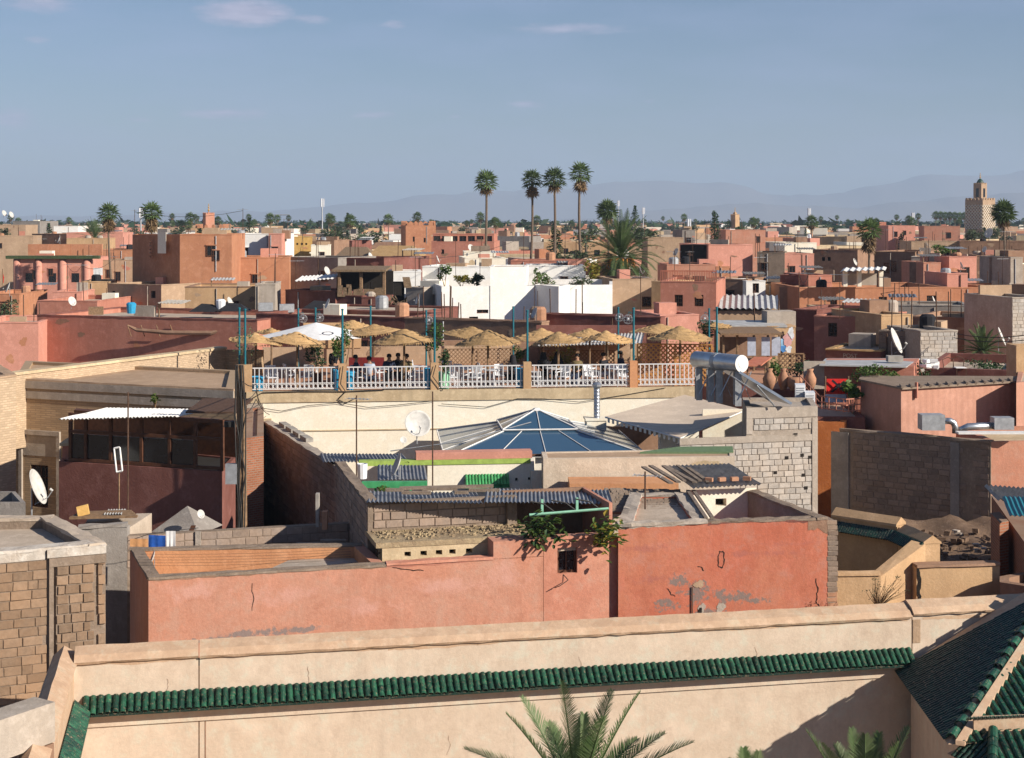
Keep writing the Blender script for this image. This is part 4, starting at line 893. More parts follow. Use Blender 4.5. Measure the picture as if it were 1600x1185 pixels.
# teal poles with wire globes
def pole(px, ytop, D, label, z0=TZ0-.1, r=.042, glob=None):
    p = W(px, 500, D); z1 = zat(ytop, D); o = thing('teal_pole', label, 'pole', (p.x, p.y, z0)); MB().tube([(p.x, p.y, z0), (p.x, p.y, z1)], r, 8).build('shaft', M['teal'], o); MB().lathe([(r*1.3,0),(r*1.3,.05),(0,.07)], (p.x, p.y, z1), 8).build('cap', M['teal'], o)
    if glob:
        g = V((p.x+glob, p.y, z1-.42)); MB().tube([(p.x, p.y, z1-.2), (g.x, g.y, g.z+.3), (g.x, g.y, g.z+.2)], .015, 4).build('bracket', M['teal'], o)
        b = MB()
        for k in range(5): a = pi*k/5; b.tube([g+V((.2*cos(a)*sin(q), .2*sin(a)*sin(q), .2*cos(q))) for q in [2*pi*j/10 for j in range(11)]], .006, 3, False)
        for q in (.6, 1.2, 1.8, 2.4): b.tube([g+V((.2*sin(q)*cos(a), .2*sin(q)*sin(a), .2*cos(q))) for a in [2*pi*j/10 for j in range(11)]], .006, 3, False)
        gl = b.build('lamp_globe', M['steeldull'], o); MB().lathe([(0,-.05),(.05,0),(.03,.06),(0,.08)], g, 8).build('bulb', M['plastic_white'], gl)
    return o
for px, yt, D, lb_, gb in ((383,485,60.2,'teal pole at the left corner post of the terrace railing',None),(374,483,63,'teal pole just left of the railing corner, behind the utility pole',None),(535,485,60.8,'front teal pole above the second railing post, through the citrus tree',None),(679,485,61.2,'front teal pole above the third railing post',None),(824,487,61.6,'front teal pole above the fourth railing post',None),(990,483,62,'front teal pole above the fifth railing post with a wire globe',-.22),
                        (466,484,70.5,'rear teal pole with wire globe behind the white parasol',.22),(493,483,72.2,'rear teal pole above the white parasol peak with a wire globe',.2),(579,480,71,'rear teal pole between the straw parasols left of centre',None),(666,487,71,'rear teal pole with wire globe just left of the third railing post',.12),(802,481,71,'rear dark teal pole left of the fourth railing post',None),(966,482,71,'rear teal pole with wire globe left of the fifth railing post',.05),(1108,484,70,'rear teal pole with globe beside the small straw parasol at right',-.2),(1120,482,63,'front teal pole at the right end beyond the lattice screen',None)):
    pole(px, yt, D, lb_, glob=gb)
# straw parasols
def parasol(px, ya, yr, hw, D, label, mat='straw', sides=22, tilt=0.0, white=False):
    r = hw*1.08*D/F; za = zat(ya, D); zr = za-(yr-ya)*D/F*.92; c = W(px, ya, D); cx, cy = c.x, c.y
    o = thing('white_parasol' if white else 'straw_parasol', label, 'parasol', (cx, cy, TZ0-.1), None if white else 'straw parasols on the terrace')
    vs = []; n = sides; rings = 3 if white else 11; rnd = random.Random(int(px*7)); ex = rnd.uniform(.74,1.08); r *= rnd.uniform(.95,1.08); wob = rnd.uniform(.02,.07); wp = rnd.uniform(0,6)
    for k in range(rings+1):
        t = k/rings
        for j in range(n):
            q = 2*pi*j/n+.2; rr = r*t*(1+(rnd.uniform(-.05,.05) if k == rings and not white else 0)); sag = (t**ex); st = 0 if white else (.022 if k % 2 else -.006)
            if white: rr *= 1-.10*(abs(((j*8/n) % 1)-.5)*-2+1)*t
            vs.append((cx+rr*cos(q), cy+rr*sin(q), za-(za-zr)*sag+st+tilt*rr*cos(q)+(rnd.uniform(-.03,.02)-wob*t*sin(3*q+wp) if not white and t > .3 else 0)))
    fs = [(k*n+j, k*n+(j+1)%n, (k+1)*n+(j+1)%n, (k+1)*n+j) for k in range(rings) for j in range(n)]
    MB().mesh(vs, fs).build('canopy', M['cloth_white' if white else mat], o)
    if not white:
        fr = MB()
        for j in range(110):
            q = 2*pi*j/110+rnd.uniform(-.02,.02); p = V((cx+r*.98*cos(q), cy+r*.98*sin(q), zr+.01+tilt*r*cos(q))); fr.poly(p, p+V((-sin(q)*.05, cos(q)*.05, 0)), p+V((cos(q)*.05-sin(q)*.03, sin(q)*.05+cos(q)*.03, -rnd.uniform(.05,.13))))
        tag(fr.build('fringe', M[mat], o), kind='stuff')
    MB().tube([(cx, cy, TZ0-.1), (cx+.02, cy, za-.02)], .045, 6).build('pole', M['wood' if not white else 'whitepaint'], o)
    rb = MB()
    for j in range(8): q = pi*j/4; rb.tube([(cx, cy, za-.12), (cx+r*.8*cos(q), cy+r*.8*sin(q), za-(za-zr)*.83-.04+tilt*r*.8*cos(q))], .014, 4)
    rb.build('ribs', M['wood'], o); return o
parasol(494, 504, 527, 84, 66, 'large white cloth parasol among the straw ones on the terrace', white=True, sides=32)
wpo = [o for o in COL.objects if o.name.startswith('white_parasol')][0]; c_ = W(512, 521, 64.3); lg = MB()
for k in range(14): q0, q1 = 2*pi*k/14, 2*pi*(k+1)/14; lg.poly(*[c_+V((.26*rr_*cos(q), -.01, .07*rr_*sin(q))) for q, rr_ in ((q0,1),(q1,1),(q1,.72),(q0,.72))])
lg.build('blue_emblem', M['cl_navy'], wpo)
for q in ((399,519,536,38,64,'straw parasol nearest the left corner of the terrace'),(464,518,536,42,62,'straw parasol in front of the white parasol, left side'),(424,512,521,20,70,'small far straw parasol behind the left corner of the terrace'),(551,500,513,34,70,'straw parasol behind the white parasol, right of its peak'),(584,506,521,47,66,'straw parasol overlapping the right tip of the white parasol'),(631,514,536,45,62.5,'straw parasol left of the third railing post, two poles beneath'),(738,510,527,44,65.5,'rear one of the straw parasol pair between third and fourth posts'),(762,515,539,45,62.6,'front one of the straw parasol pair between third and fourth posts'),(846,512,531,46,65.5,'rear straw parasol just right of the fourth railing post'),(872,518,537,40,63,'front straw parasol just right of the fourth railing post'),(921,513,528,36,66.5,'rear straw parasol left of the fifth railing post'),(947,516,534,42,63.8,'front straw parasol left of the fifth railing post'),(1031,506,521,42,67,'rear straw parasol above the orange lattice screen'),(1062,509,532,45,63,'front straw parasol above the orange lattice screen'),(1117,503,511,24,72,'small straw parasol beside the right-hand teal poles')):
    parasol(*q, tilt=R.uniform(-.11,.11))
# lattice screens
def lattice(label, A, B, z0, z1, mat, step=.2, group=None, sw=.085):
    A, B = xy(A), xy(B); u = (B-A); L = u.length; u.normalize(); h = z1-z0; o = thing('lattice_screen', label, 'screen', up(A, z0)); n = V((u.y, -u.x, 0)); b = MB()
    def seg(s0, dirn, off):
        a0, a1 = (s0, 0), (s0+dirn*h, h)
        def clip(p, q):
            t0, t1 = 0, 1; dx = q[0]-p[0]
            for lo, s in ((0, 1), (L, -1)):
                f0, f1 = s*(p[0]-lo), s*(q[0]-lo)
                if f0 < 0 and f1 < 0: return None
                if f0 < 0: t0 = max(t0, f0/(f0-f1))
                elif f1 < 0: t1 = min(t1, f0/(f0-f1))
            return (t0, t1) if t1 > t0 else None
        c = clip(a0, a1)
        if c: p = up(A, z0)+u*(a0[0]+(a1[0]-a0[0])*c[0])+V((0,0,h*c[0])); q = up(A, z0)+u*(a0[0]+(a1[0]-a0[0])*c[1])+V((0,0,h*c[1])); b.para(p+n*off, q-p, u*sw, n*.008)
    k = int((L+h)/step)
    for i in range(k+1): seg(-h+i*step, 1, .0); seg(i*step, -1, .012)
    tag(b.build('slats', M[mat], o), kind='stuff')
    f = MB()
    for s in (0, L*.5, L-.05): f.para(up(A, z0)+u*s+n*.02, u*.06, n*.04, V((0,0,h)))
    f.para(up(A, z1-.02)+n*.02, u*L, n*.05, V((0,0,.05))); f.build('frame', M[mat], o); return o
lattice('orange diagonal lattice screen behind the right end of the railing', W(995, 0, 63.5), W(1113, 0, 63), TZ0-.1, zat(539, 63), 'lattice')
lattice('brown lattice screen under the straw parasols right of the third post', W(690, 0, 71), W(800, 0, 71.5), TZ0-.1, zat(546, 71), 'wood', .19, sw=.06)
lattice('brown lattice screen under the thatch right of the fourth post', W(845, 0, 72), W(960, 0, 72), TZ0-.1, zat(548, 72), 'wood', .19, sw=.06)
# back shelter with light sheets, and a dark bar underneath
bs = thing('back_shelter', 'shaded bar shelter with a pale sheet roof at the back of the terrace', 'shelter', W(920, 600, 73))
corrugated('roof_sheet', bs, W(838, 541, 71), W(1003, 537, 71), W(850, 524, 74.5), 'corrlight', .16, .03)
for px in (845, 900, 945, 985): MB().para(W(px, 590, 71.3), V((.16,0,0)), V((0,.16,0)), V((0,0,1.55))).build('post', M['creamdirty' if px > 900 else 'wood'], bs)
MB().prism([xy(W(838,0,74.8)), xy(W(1010,0,74.8)), xy(W(1010,0,75)), xy(W(838,0,75))], 9, 10.9).build('back_wall', M['maroon'], bs)
MB().para(W(690, 575, 73.2), V((4.6,0,0)), V((0,.3,0)), V((0,0,1.3))).build('bar_front', M['brown'], bs)

# ---- plastic chairs, tables, tubs
def chair_proto():
    o = thing('plastic_chair', 'white plastic chair on the terrace behind the railing', 'chair', (0,0,0), 'white plastic chairs behind the railing'); m = M['plastic_white']
    MB().para((-.22,-.22,.42), (.44,0,0), (0,.44,0), (0,0,.03)).build('seat', m, o)
    b = MB()
    for i in range(5): b.para((-.21+.09*i, .2, .45), (.055,0,0), (0,.02,0), (0,.08,.42))
    b.para((-.22,.27,.83), (.44,0,0), (0,.025,0), (0,.01,.07)); b.build('backrest', m, o)
    for x in (-.21,.18):
        for y in (-.21,.19): MB().para((x,y,0), (.035,0,0), (0,.035,0), (0,0,.42)).build('leg', m, o)
        MB().para((x,-.2,.62), (.04,0,0), (0,.44,0), (0,0,.03)).para((x,-.2,.44), (.035,0,0), (0,.035,0), (0,0,.18)).build('armrest', m, o)
    return o
cp = chair_proto(); first = True
for px, D, a in ((705,62.5,.3),(722,63.5,2.5),(742,62.3,-.4),(758,63.8,1.8),(785,63,.6),(700,65,3),(835,62.6,1.2),(858,64,.2),(880,62.6,-.5),(905,64,2.4),(925,62.8,.8),(955,63.6,3.0),(975,62.8,.4),(425,62.4,.4),(455,63.4,2.0),(478,62.6,-.3),(560,62.6,.6),(590,64.5,2.2),(642,63.0,.5),(655,65,1.6)):
    p = W(px, 0, D); loc = (p.x, p.y, TZ0-.1)
    if first: cp.location = loc; cp.rotation_euler.z = a; first = False
    else: copytree(cp, None, loc, a)
def table_proto():
    o = thing('plastic_table', 'white plastic table on the terrace behind the railing', 'table', (0,0,0), 'white plastic tables behind the railing'); m = M['plastic_white']
    MB().lathe([(.4,.70),(.42,.71),(.42,.74),(0,.74)], n=14).build('table_top', m, o)
    for i in range(4): a = pi/4+i*pi/2; MB().tube([(.32*cos(a),.32*sin(a),.71),(.36*cos(a),.36*sin(a),0)], .022, 5).build('leg', m, o)
    return o
tp_ = table_proto(); first = True
for px, D in ((730,63.2),(770,62.6),(868,63.2),(915,63.4),(965,63.1),(440,63),(600,63.2),(645,64)):
    p = W(px, 0, D); loc = (p.x, p.y, TZ0-.1)
    if first: tp_.location = loc; first = False
    else: copytree(tp_, None, loc, R.uniform(0,1))
def tub(px, D, r, h, mat, label):
    p = W(px, 0, D); tag(MB().lathe([(r*.8,0),(r,h*.9),(r*1.08,h*.92),(r*1.08,h),(r*.95,h),(r*.9,h*.85),(0,h*.85)], (p.x, p.y, TZ0-.1), 12).build('plant_tub', M[mat]), label, 'tub')
tub(402, 60.9, .27, .62, 'plastic_blue', 'bright blue plant tub at the left end of the railing'); tub(528, 61.3, .2, .85, 'plastic_blue', 'blue tub just left of the second railing post'); tub(546, 61.2, .2, .8, 'plastic_blue', 'blue tub just right of the second railing post'); tub(671, 61.4, .22, .9, 'plastic_blue', 'blue tub just left of the third railing post')
tub(694, 61.5, .24, .75, 'plastic_green', 'pale green tub just right of the third railing post'); tub(813, 61.9, .22, .85, 'plastic_blue', 'blue tub just left of the fourth railing post'); tub(497, 62.5, .22, .6, 'wooddk', 'dark tub under the citrus bush left of the second post'); tub(884, 65, .25, .5, 'clay', 'clay tub under the bright shrub right of the fourth post')

# ------------------------------------------------------------------ solar water heater, pale block house, awning
PZ = 9.62
ph, ppl = house('pale_block_house', 'house of pale bare concrete blocks with cement beams below the solar heater', [W(1166, 0, 52.3), W(1277, 0, 52.9), W(1268, 0, 55.4), W(1160, 0, 55.4)], PZ, 'mort_white', zb=3, par=.12, pw=.2, roofm='greyp')
a, b_ = ppl[0], ppl[1]; pu = (b_-a).normalized(); pn = V((pu.y, -pu.x, 0)); pwid = (b_-a).length
la = a-pu*2.4
MB().prism([la, a, a-pn*.3, la-pn*.3], 3, zat(693, 52)).build('wall', M['mort_white'], ph)
MB().para(up(a, PZ-.36)+pn*.0, pu*pwid, pn*.035, V((0,0,.36))).para(up(la, zat(693,52)-.02)+pn*.0, pu*(pwid+2.4), pn*.035, V((0,0,.22))).para(up(b_-pu*.2, 3), pu*.2, pn*.04, V((0,0,PZ-3.4))).build('cement_beam', M['greyp'], ph)
blocks(ph, a+pu*.25, b_-pu*.22, zat(690,52)+.22, PZ-.38, 'blk_white', .4, .2, .016, .03)
blocks(ph, la, b_-pu*.22, 5.6, zat(693,52)-.04, 'blk_white', .4, .2, .016, .03)
MB().para(up(a+pu*.0, PZ-.9), pu*.22, pn*.03, V((0,0,.55))).build('pier', M['greyp'], ph)
for px, py in ((1250,714),(1262,717),(1226,718),(1252,745),(1208,741),(1240,682),(1256,765)):
    p = onplane(px, py, a, pn); MB().para(p+pn*.02, pu*.13, pn*.015, V((0,0,.11))).build('hole_shade', M['dark'], ph)  # near-black plate on the face; the hole's shade is its colour
sh_ = thing('solar_water_heater', 'steel solar water heater with horizontal tank and tilted collector on the roof', 'solar heater', W(1120, 632, 53))
c0, c1 = W(1088, 562, 54.6), W(1158, 568.5, 52.6); ax = (c1-c0).normalized(); sx = ax.cross(V((0,0,1))).normalized(); rr = .30; Ma = rotm(sx, ax.cross(sx), ax); TLn = (c1-c0).length
MB().lathe([(rr*.9,-.03),(rr,.0),(rr,TLn),(rr*.97,TLn+.03),(rr*.3,TLn+.035),(.0,TLn+.02)], c0, 28, Ma).build('tank', M['steel'], sh_, True)
MB().lathe([(rr*1.02,TLn*.44),(rr*1.02,TLn*.52)], c0, 28, Ma).build('tank_band', M['steeldull'], sh_); MB().lathe([(rr*.99,TLn+.028),(rr*.99,TLn+.04),(rr*.55,TLn+.042),(rr*.5,TLn+.055),(0,TLn+.055)], c0, 28, Ma).build('end_cap', M['whitepaint'], sh_)
for t in (.06, .33, .52, .93):
    p = c0.lerp(c1, t)-V((0,0,rr*.75)); MB().para(V((p.x-.11, p.y-.12, PZ+.02)), V((.22,0,0)), V((0,.08,0)), V((0,0,p.z-PZ))).para(V((p.x-.11, p.y+.3, PZ+.02)), V((.05,0,0)), V((0,.05,0)), V((0,0,p.z-PZ+.2))).build('leg', M['steeldull'], sh_)
    MB().tube([(p.x, p.y-.14, PZ+.25), (p.x+.45, p.y-.1, p.z-.05)], .02, 4).tube([(p.x+.4, p.y-.14, PZ+.25), (p.x+.02, p.y-.1, p.z-.05)], .012, 4).build('brace', M['steel'], sh_)
e0, e1 = W(1154, 583, 52.5), W(1236, 633, 52.3); e1.z = max(e1.z, PZ+.06); bk_ = V((-.5, 2.0, 0)); th = (e1-e0).cross(bk_).normalized(); th = th if th.z > 0 else -th
MB().para(e0, e1-e0, bk_, th*.09).build('collector_frame', M['steel'], sh_); MB().para(e0+th*.092+(e1-e0)*.03+bk_*.04, (e1-e0)*.94, bk_*.92, th*.004).build('collector_glass', M['darkglass'], sh_)
MB().tube([e0.lerp(e1,.35)-V((0,0,.05)), (e1.x-.55, e1.y, PZ+.05)], .03, 5).tube([W(1143, 588, 52.4), W(1203, 627, 52.4)], .025, 5).build('strut', M['steel'], sh_)
aw_ = thing('canvas_awning', 'large beige canvas awning sloping out from the cream terrace wall', 'awning', W(1060, 690, 57))
A_, B_, C_, D_ = W(946, 651, 57.5), W(1070, 617, 61.1), W(1163, 641, 57.2), W(1063, 684, 53.2)
vs = []; k = 8
for i in range(k+1):
    for j in range(k+1): p = A_.lerp(B_, j/k).lerp(D_.lerp(C_, j/k), i/k); p.z -= .10*sin(pi*i/k)*sin(pi*j/k); vs.append(p)
MB().mesh(vs, [(i*(k+1)+j, i*(k+1)+j+1, (i+1)*(k+1)+j+1, (i+1)*(k+1)+j) for i in range(k) for j in range(k)]).build('canvas', M['canvas'], aw_, True)
for (p, q) in ((A_, D_), (D_, C_), (A_, B_), (B_, C_)): MB().tube([p-V((0,0,.03)), q-V((0,0,.03))], .03, 5).build('edge_tube', M['whitepaint'], aw_)
for i in range(16): p = A_.lerp(D_, (i+.5)/16); MB().para(p-V((0,0,.20)), (D_-A_)*.032, V((0,.01,0)), V((0,0,.15))).build('valance_flap', M['cream'], aw_)
for p in (D_, C_): MB().tube([p, (p.x, p.y, 6.5)], .03, 5).build('support', M['whitepaint'], aw_)
# rooms below the awning, chimney
rm = thing('awning_room', 'cream roof room with open dark side under the canvas awning', 'room', W(1060, 720, 57))
MB().para(W(1098, 720, 57), V((1.75,.0,0)), V((0,.15,0)), V((0,0,1.9))).build('wall', M['cream'], rm); MB().para(W(1030, 712, 54.9), V((.72,0,0)), V((0,.4,0)), V((0,0,.82))).build('pier', M['cream'], rm); MB().para(W(1022, 680, 54.85), V((1.05,0,0)), V((0,.5,0)), V((0,0,.07))).build('pier_cap', M['cream'], rm)
MB().para(W(948, 715, 60.2), V((2.4,.2,0)), V((0,.1,0)), V((0,0,1.2))).build('back_wall', M['brown'], rm)
cs = thing('chimney_stack', 'cream chimney block with a shiny steel flue pipe against the terrace wall', 'chimney', W(934, 690, 59.6))
p = W(917, 700, 59.2); MB().para(p, V((.76,.08,0)), V((-.05,.9,0)), V((0,0,zat(658,59.2)-p.z))).build('stack', M['cream'], cs); q = V((p.x-.05, p.y-.04, zat(658,59.2))); MB().para(q, V((.86,.08,0)), V((-.05,1.0,0)), V((0,0,.07))).build('stack_cap', M['cream'], cs)
f = W(932.5, 655, 59.6); ft = zat(606, 59.6); b = MB()
for i in range(9): z = f.z+(ft-f.z)*i/9; b.lathe([(.125,0),(.13,.02),(.12,.03),(.12,(ft-f.z)/9)], (f.x, f.y, z), 12)
b.build('flue_pipe', M['steel'], cs, True); MB().lathe([(.16,0),(.19,.06),(.19,.13),(.1,.2),(0,.22)], (f.x, f.y, ft), 12).build('flue_cap', M['steel'], cs)

# ------------------------------------------------------------------ glass pyramid skylight
sk = thing('pyramid_skylight', 'two-tier blue glass pyramid skylight with white glazing bars below the terrace', 'skylight', W(840, 700, 57))
def glassmat():
    m, t, b, N, L = newmat('blue roof glass'); b.inputs['Base Color'].default_value = (.05,.115,.19,1); b.inputs['Roughness'].default_value = .12; b.inputs['Specular IOR Level'].default_value = .6; b.inputs['Metallic'].default_value = .3; return m
GL = glassmat()
def sky_tier(c, hb, ht, zb, zt, rz, cols, nm):
    cs_ = [V((c.x+s*cos(rz+pi/4+i*pi/2)*sqrt(2), c.y+s*sin(rz+pi/4+i*pi/2)*sqrt(2), z)) for s, z in ((hb, zb), (ht, zt)) for i in range(4)]
    for i in range(4):
        a, b_, c_, d = cs_[i], cs_[(i+1)%4], cs_[4+(i+1)%4], cs_[4+i]
        for k in range(cols):
            t0, t1 = k/cols, (k+1)/cols; MB().poly(a.lerp(b_, t0), a.lerp(b_, t1), d.lerp(c_, t1), d.lerp(c_, t0)).build('glass_pane', GL, sk)
        for k in range(cols+1 if False else cols):
            p, q = a.lerp(b_, k/cols), d.lerp(c_, k/cols); MB().tube([p+V((0,0,.02)), q+V((0,0,.02))], .016 if k else .028, 5).build('glazing_bar', M['whitepaint'], sk)
        MB().tube([d+V((0,0,.02)), c_+V((0,0,.02))], .05, 5).build('glazing_bar', M['whitepaint'], sk); MB().tube([a, b_], .03, 5).build('glazing_bar', M['whitepaint'], sk)
kc = W(838, 700, 57); kr = radians(5)
sky_tier(kc, 3.55, 1.28, 7.78, 8.38, kr, 4, 0); sky_tier(kc, 1.36, .10, 8.43, 8.95, kr, 2, 0)
MB().lathe([(.16,0),(.1,.08),(0,.1)], (kc.x, kc.y, 8.97), 6).build('finial', M['whitepaint'], sk)
MB().prism([kc+V((-1,0,0))*0+V((s*3.3, t*3.3, 0)) for s, t in ((-1,-1),(1,-1),(1,1),(-1,1))], 6.5, 7.70).build('kerb', M['cream'], sk)
# thin guy bars left of the skylight
cable([W(610, 705, 55), W(720, 690, 55), W(830, 660, 56)], .02, root=sk, name='guy_bar', mat='steeldull')

# ------------------------------------------------------------------ houses in front of the skylight
BZ = 8.82
bh_, bpl = house('beige_house', 'long pale rendered house front below the glass skylight', [WZ(849, 717, BZ), WZ(1148, 713.5, BZ), W(1146, 0, 48.4), W(846, 0, 47.7)], BZ, 'wallbeige', zb=3, par=.03, pw=.15, roofm='tan')
MB().prism([xy(W(1000,0,47.5)), xy(W(1146,0,47.5)), xy(W(1145,0,48.7)), xy(W(1060,0,48.6))], BZ-.03, BZ+.03).build('green_roof_sheet', simple('dull green roof paint', (.13,.20,.10), .8), bh_)
MB().tube([W(822, 712, 47.8), W(1066, 708.5, 48)], .05, 6).build('gutter', M['iron'], bh_)
MB().para(W(890, 771, 45.0), V((3.2,.05,0)), V((0,1.2,0)), V((0,0,.28))).build('ledge', M['orange'], bh_)
patch(bh_, onplane(1110, 728, bpl[0], V((.02,-1,0)).normalized()), V((1,.02,0)), .5, .2, 'creamdirty', n=V((0,-1,0)), seed=40, lift=.02)
cz = 8.72
ch_, cpl = house('cream_house', 'small cream house front with lime green band and a little bright green tile awning', [WZ(668, 727, cz-.25), WZ(834, 724, cz-.25), W(836, 0, 48.9), W(668, 0, 48.5)], cz-.25, 'cream', zb=3, par=.1, roofm='tan', wins=[(0,805,747,809,752,'hole'),(0,825,746,829,751,'hole'),(0,843,745,847,750,'hole')])
a, b_ = cpl[0], cpl[1]; cu = (b_-a).normalized(); cn = V((cu.y, -cu.x, 0))
MB().para(up(a, cz-.245)+cn*.03-cu*2.1, cu*5.3, -cn*.35, V((0,0,.15))).build('lime_band', M['limepaint'], ch_)
MB().para(up(a, cz-.09)+cn*.0-cu*.35, cu*3.6, -cn*.5, V((0,0,.22))).build('parapet', M['pinklight'], ch_); MB().para(up(b_-cu*.1, 7.2), cu*.42, cn*.12, V((0,0,1.05))).build('pilaster', M['cream'], ch_)
ag = onplane(726, 743, a, cn); agw = (onplane(795, 743, a, cn)-ag).length; dd = cn*.28+V((0,0,-.30)); rot = orient(cu, dd)
tiny = [tile_mesh('roof_tile', .045, .052, .2, .012, M['tilebright'])]
for i in range(14):
    for j in range(2): piece('roof_tile', tiny[0], ch_, ag+cu*(agw*(i+.5)/14)+dd*(.48*j)+V((0,0,.01)), rot)
MB().para(ag-V((0,0,.03)), cu*agw, dd, V((0,0,.02))).build('awning_bed', M['tilebright'], ch_); MB().para(ag+dd-V((0,0,.06)), cu*agw, -cn*.05, V((0,0,.05))).build('awning_board', M['greenpaint'], ch_)
pt = thing('green_patio', 'dark patio opening with a bright green painted beam and corrugated cover', 'patio', W(610, 780, 44))
MB().para(W(565, 763, 43.6), V((1.85,.05,0)), V((0,.2,0)), V((0,0,.17))).build('green_beam', M['greenpaint'], pt)
for px in (585, 612, 640): MB().para(W(px, 778, 43.7), V((.06,0,0)), V((0,.06,0)), V((0,0,.35))).build('green_post', M['greenpaint'], pt)
corrugated('cover_sheet', pt, W(505, 722, 47.2), W(640, 722, 47.2), W(500, 709, 49.3), 'corr', .11, .02); corrugated('cover_sheet', pt, W(590, 750, 44.2), W(668, 750, 44.4), W(590, 727, 46.6), 'corr', .11, .02)
MB().prism([xy(W(560,0,44)), xy(W(668,0,44.2)), xy(W(668,0,46.8)), xy(W(560,0,46.8))], 4, 7.6).build('patio_shade', M['dark'], pt)  # solid near-black block painting in the shade of the patio
MB().lathe([(.13,0),(.15,.42),(.13,.42),(.11,.05)], W(566, 748, 43.5), 10).build('bucket', M['plastic_white'], pt)

# ------------------------------------------------------------------ left: brick houses, wooden shed, utility pole
HZ = 10.35
bk1, b1 = house('thin_brick_house', 'tan thin-brick house with plastered bands in shade behind the wooden shed', [WZ(22, 594, HZ), WZ(366, 611, HZ), W(372, 0, 58), W(40, 0, 62)], HZ, 'brick_tan', zb=2, par=.12, pw=.3, roofm='tan', wins=[(0,48,728,75,792,'grille')])
a, b_ = b1[0], b1[1]; hu_ = (b_-a).normalized(); hn_ = V((hu_.y, -hu_.x, 0)); hw_ = (b_-a).length
for z0_, h_, o_ in ((HZ-.26, .26, .06), (HZ-.62, .26, .04)): MB().para(up(a, z0_), hu_*hw_, hn_*o_, V((0,0,h_))).build('band', M['greyp'], bk1)
coping(bk1, up(a, HZ), up(b_, HZ), .35, .06, 'tan', .05, .01)
dp = onplane(31, 812, a, hn_); dq = onplane(95, 682, a, hn_); dw = (dq-dp).dot(hu_)
MB().para(V((dp.x,dp.y,dp.z)), hu_*.14, hn_*.08, V((0,0,dq.z-dp.z))).para(V((dp.x,dp.y,dq.z)), hu_*dw, hn_*.09, V((0,0,.16))).para(V((dp.x,dp.y,dp.z))+hu_*(dw-.14), hu_*.14, hn_*.08, V((0,0,dq.z-dp.z))).build('door_surround', M['greyp'], bk1)
MB().para(V((dp.x,dp.y,zat(727,52)))+hu_*.15, hu_*(dw-.3), hn_*.02, V((0,0,dq.z-zat(727,52)-.02))).build('door_panel', M['greyp'], bk1)
gz = 10.6; ga, gb_ = xy(WZ(-40, 594, gz)), xy(WZ(353, 545, gz)); gu_ = (gb_-ga).normalized(); gn_ = V((gu_.y, -gu_.x, 0))
gw_ = thing('golden_brick_wall', 'long sunlit golden brick parapet wall slanting back behind the tan brick house', 'wall', ga)
MB().prism([ga, gb_, gb_-gn_*.4, ga-gn_*.4], 8, gz).build('wall', M['brick_gold'], gw_); coping(gw_, up(ga, gz), up(gb_, gz), .4, .08, 'creamdirty', .06, .01, .8)
MB().prism([gb_, gb_+V((1.6,-.6,0)), gb_+V((1.6,0,0)), gb_-gn_*.4], 8, gz-.05).build('end_pier', M['brick_tan'], gw_)
house('golden_brick_house', 'sunlit golden brick house corner at the far left edge', [W(-120, 0, 44.5), W(25, 0, 47.5), W(-10, 0, 52), W(-150, 0, 52)], zat(588, 47.5), 'brick_gold', zb=2, par=.1, pw=.3, cop='tan')
# wooden glazed shed
SZ = zat(729, 44.3)
sh2, s2pl = house('wooden_shed', 'maroon walled shed with dark wooden glazed front and white corrugated roof', [W(92, 0, 45.2), W(346, 0, 43.4), W(368, 0, 46), W(118, 0, 49)], SZ, 'maroon', zb=2, par=.05, pw=.12, roofm='dark', cat='shed')
a, b_, c_, d_ = s2pl; su = (b_-a).normalized(); sn = V((su.y, -su.x, 0)); sw = (b_-a).length; top = zat(653, 44)
def sp_(px): d = V(((px-800)/F, 1, 0)); q = V((d.y, -d.x, 0)); P = a-sn*.08; s = -(P.dot(q))/(su.dot(q)); return P+su*s
for px in (107, 131, 170, 218, 262, 302, 344): MB().para(up(sp_(px), SZ), su*.09, -sn*.09, V((0,0,top-SZ))).build('post', M['wooddk'], sh2)
for z_ in (SZ+.02, SZ+.85, top-.1): MB().para(up(sp_(107), z_)+sn*.01, sp_(344)-sp_(107), -sn*.07, V((0,0,.09))).build('rail', M['wooddk'], sh2)
for (x0, x1) in ((112,130),(135,169),(174,217),(222,261),(266,301)): MB().para(up(sp_(x0), SZ+.1)-sn*.05, sp_(x1)-sp_(x0), -sn*.01, V((0,0,.72))).build('pane', M['darkglass'], sh2)
MB().prism([d_+(a-d_)*.1, c_, c_+V((0,.1,0)), d_+V((0,.1,0))], SZ, top-.35).build('back_wall', M['wooddk'], sh2)
for x0, x1 in ((150,168),(236,256),(262,284)): MB().para(W(x0, 722, 46.2), V(((x1-x0)*46.2/F,0,0)), V((0,.02,0)), V((0,0,.72))).build('far_window', M['creamdirty'], sh2)
MB().lathe([(.1,0),(.2,.12),(.2,.3),(.08,.42),(.05,.7),(.08,.75)], W(245, 728, 45.2), 12).build('clay_jar', M['clay'], sh2)
for i in range(8):
    p0 = W(91+23*i, 655-.6*i, 43.6); p1 = W(165+19*i, 638+.3*i, 46.4); corrugated('roof_sheet', sh2, p0, p0+V((.44,-.03,0)), p1, 'whitepaint' if i < 8 else 'corr', .11, .018)
MB().para(W(290, 646, 43.8), V((1.5,-.06,0)), V((.1,2.0,.15)), V((0,0,.05))).build('dark_roof_sheet', M['iron'], sh2)
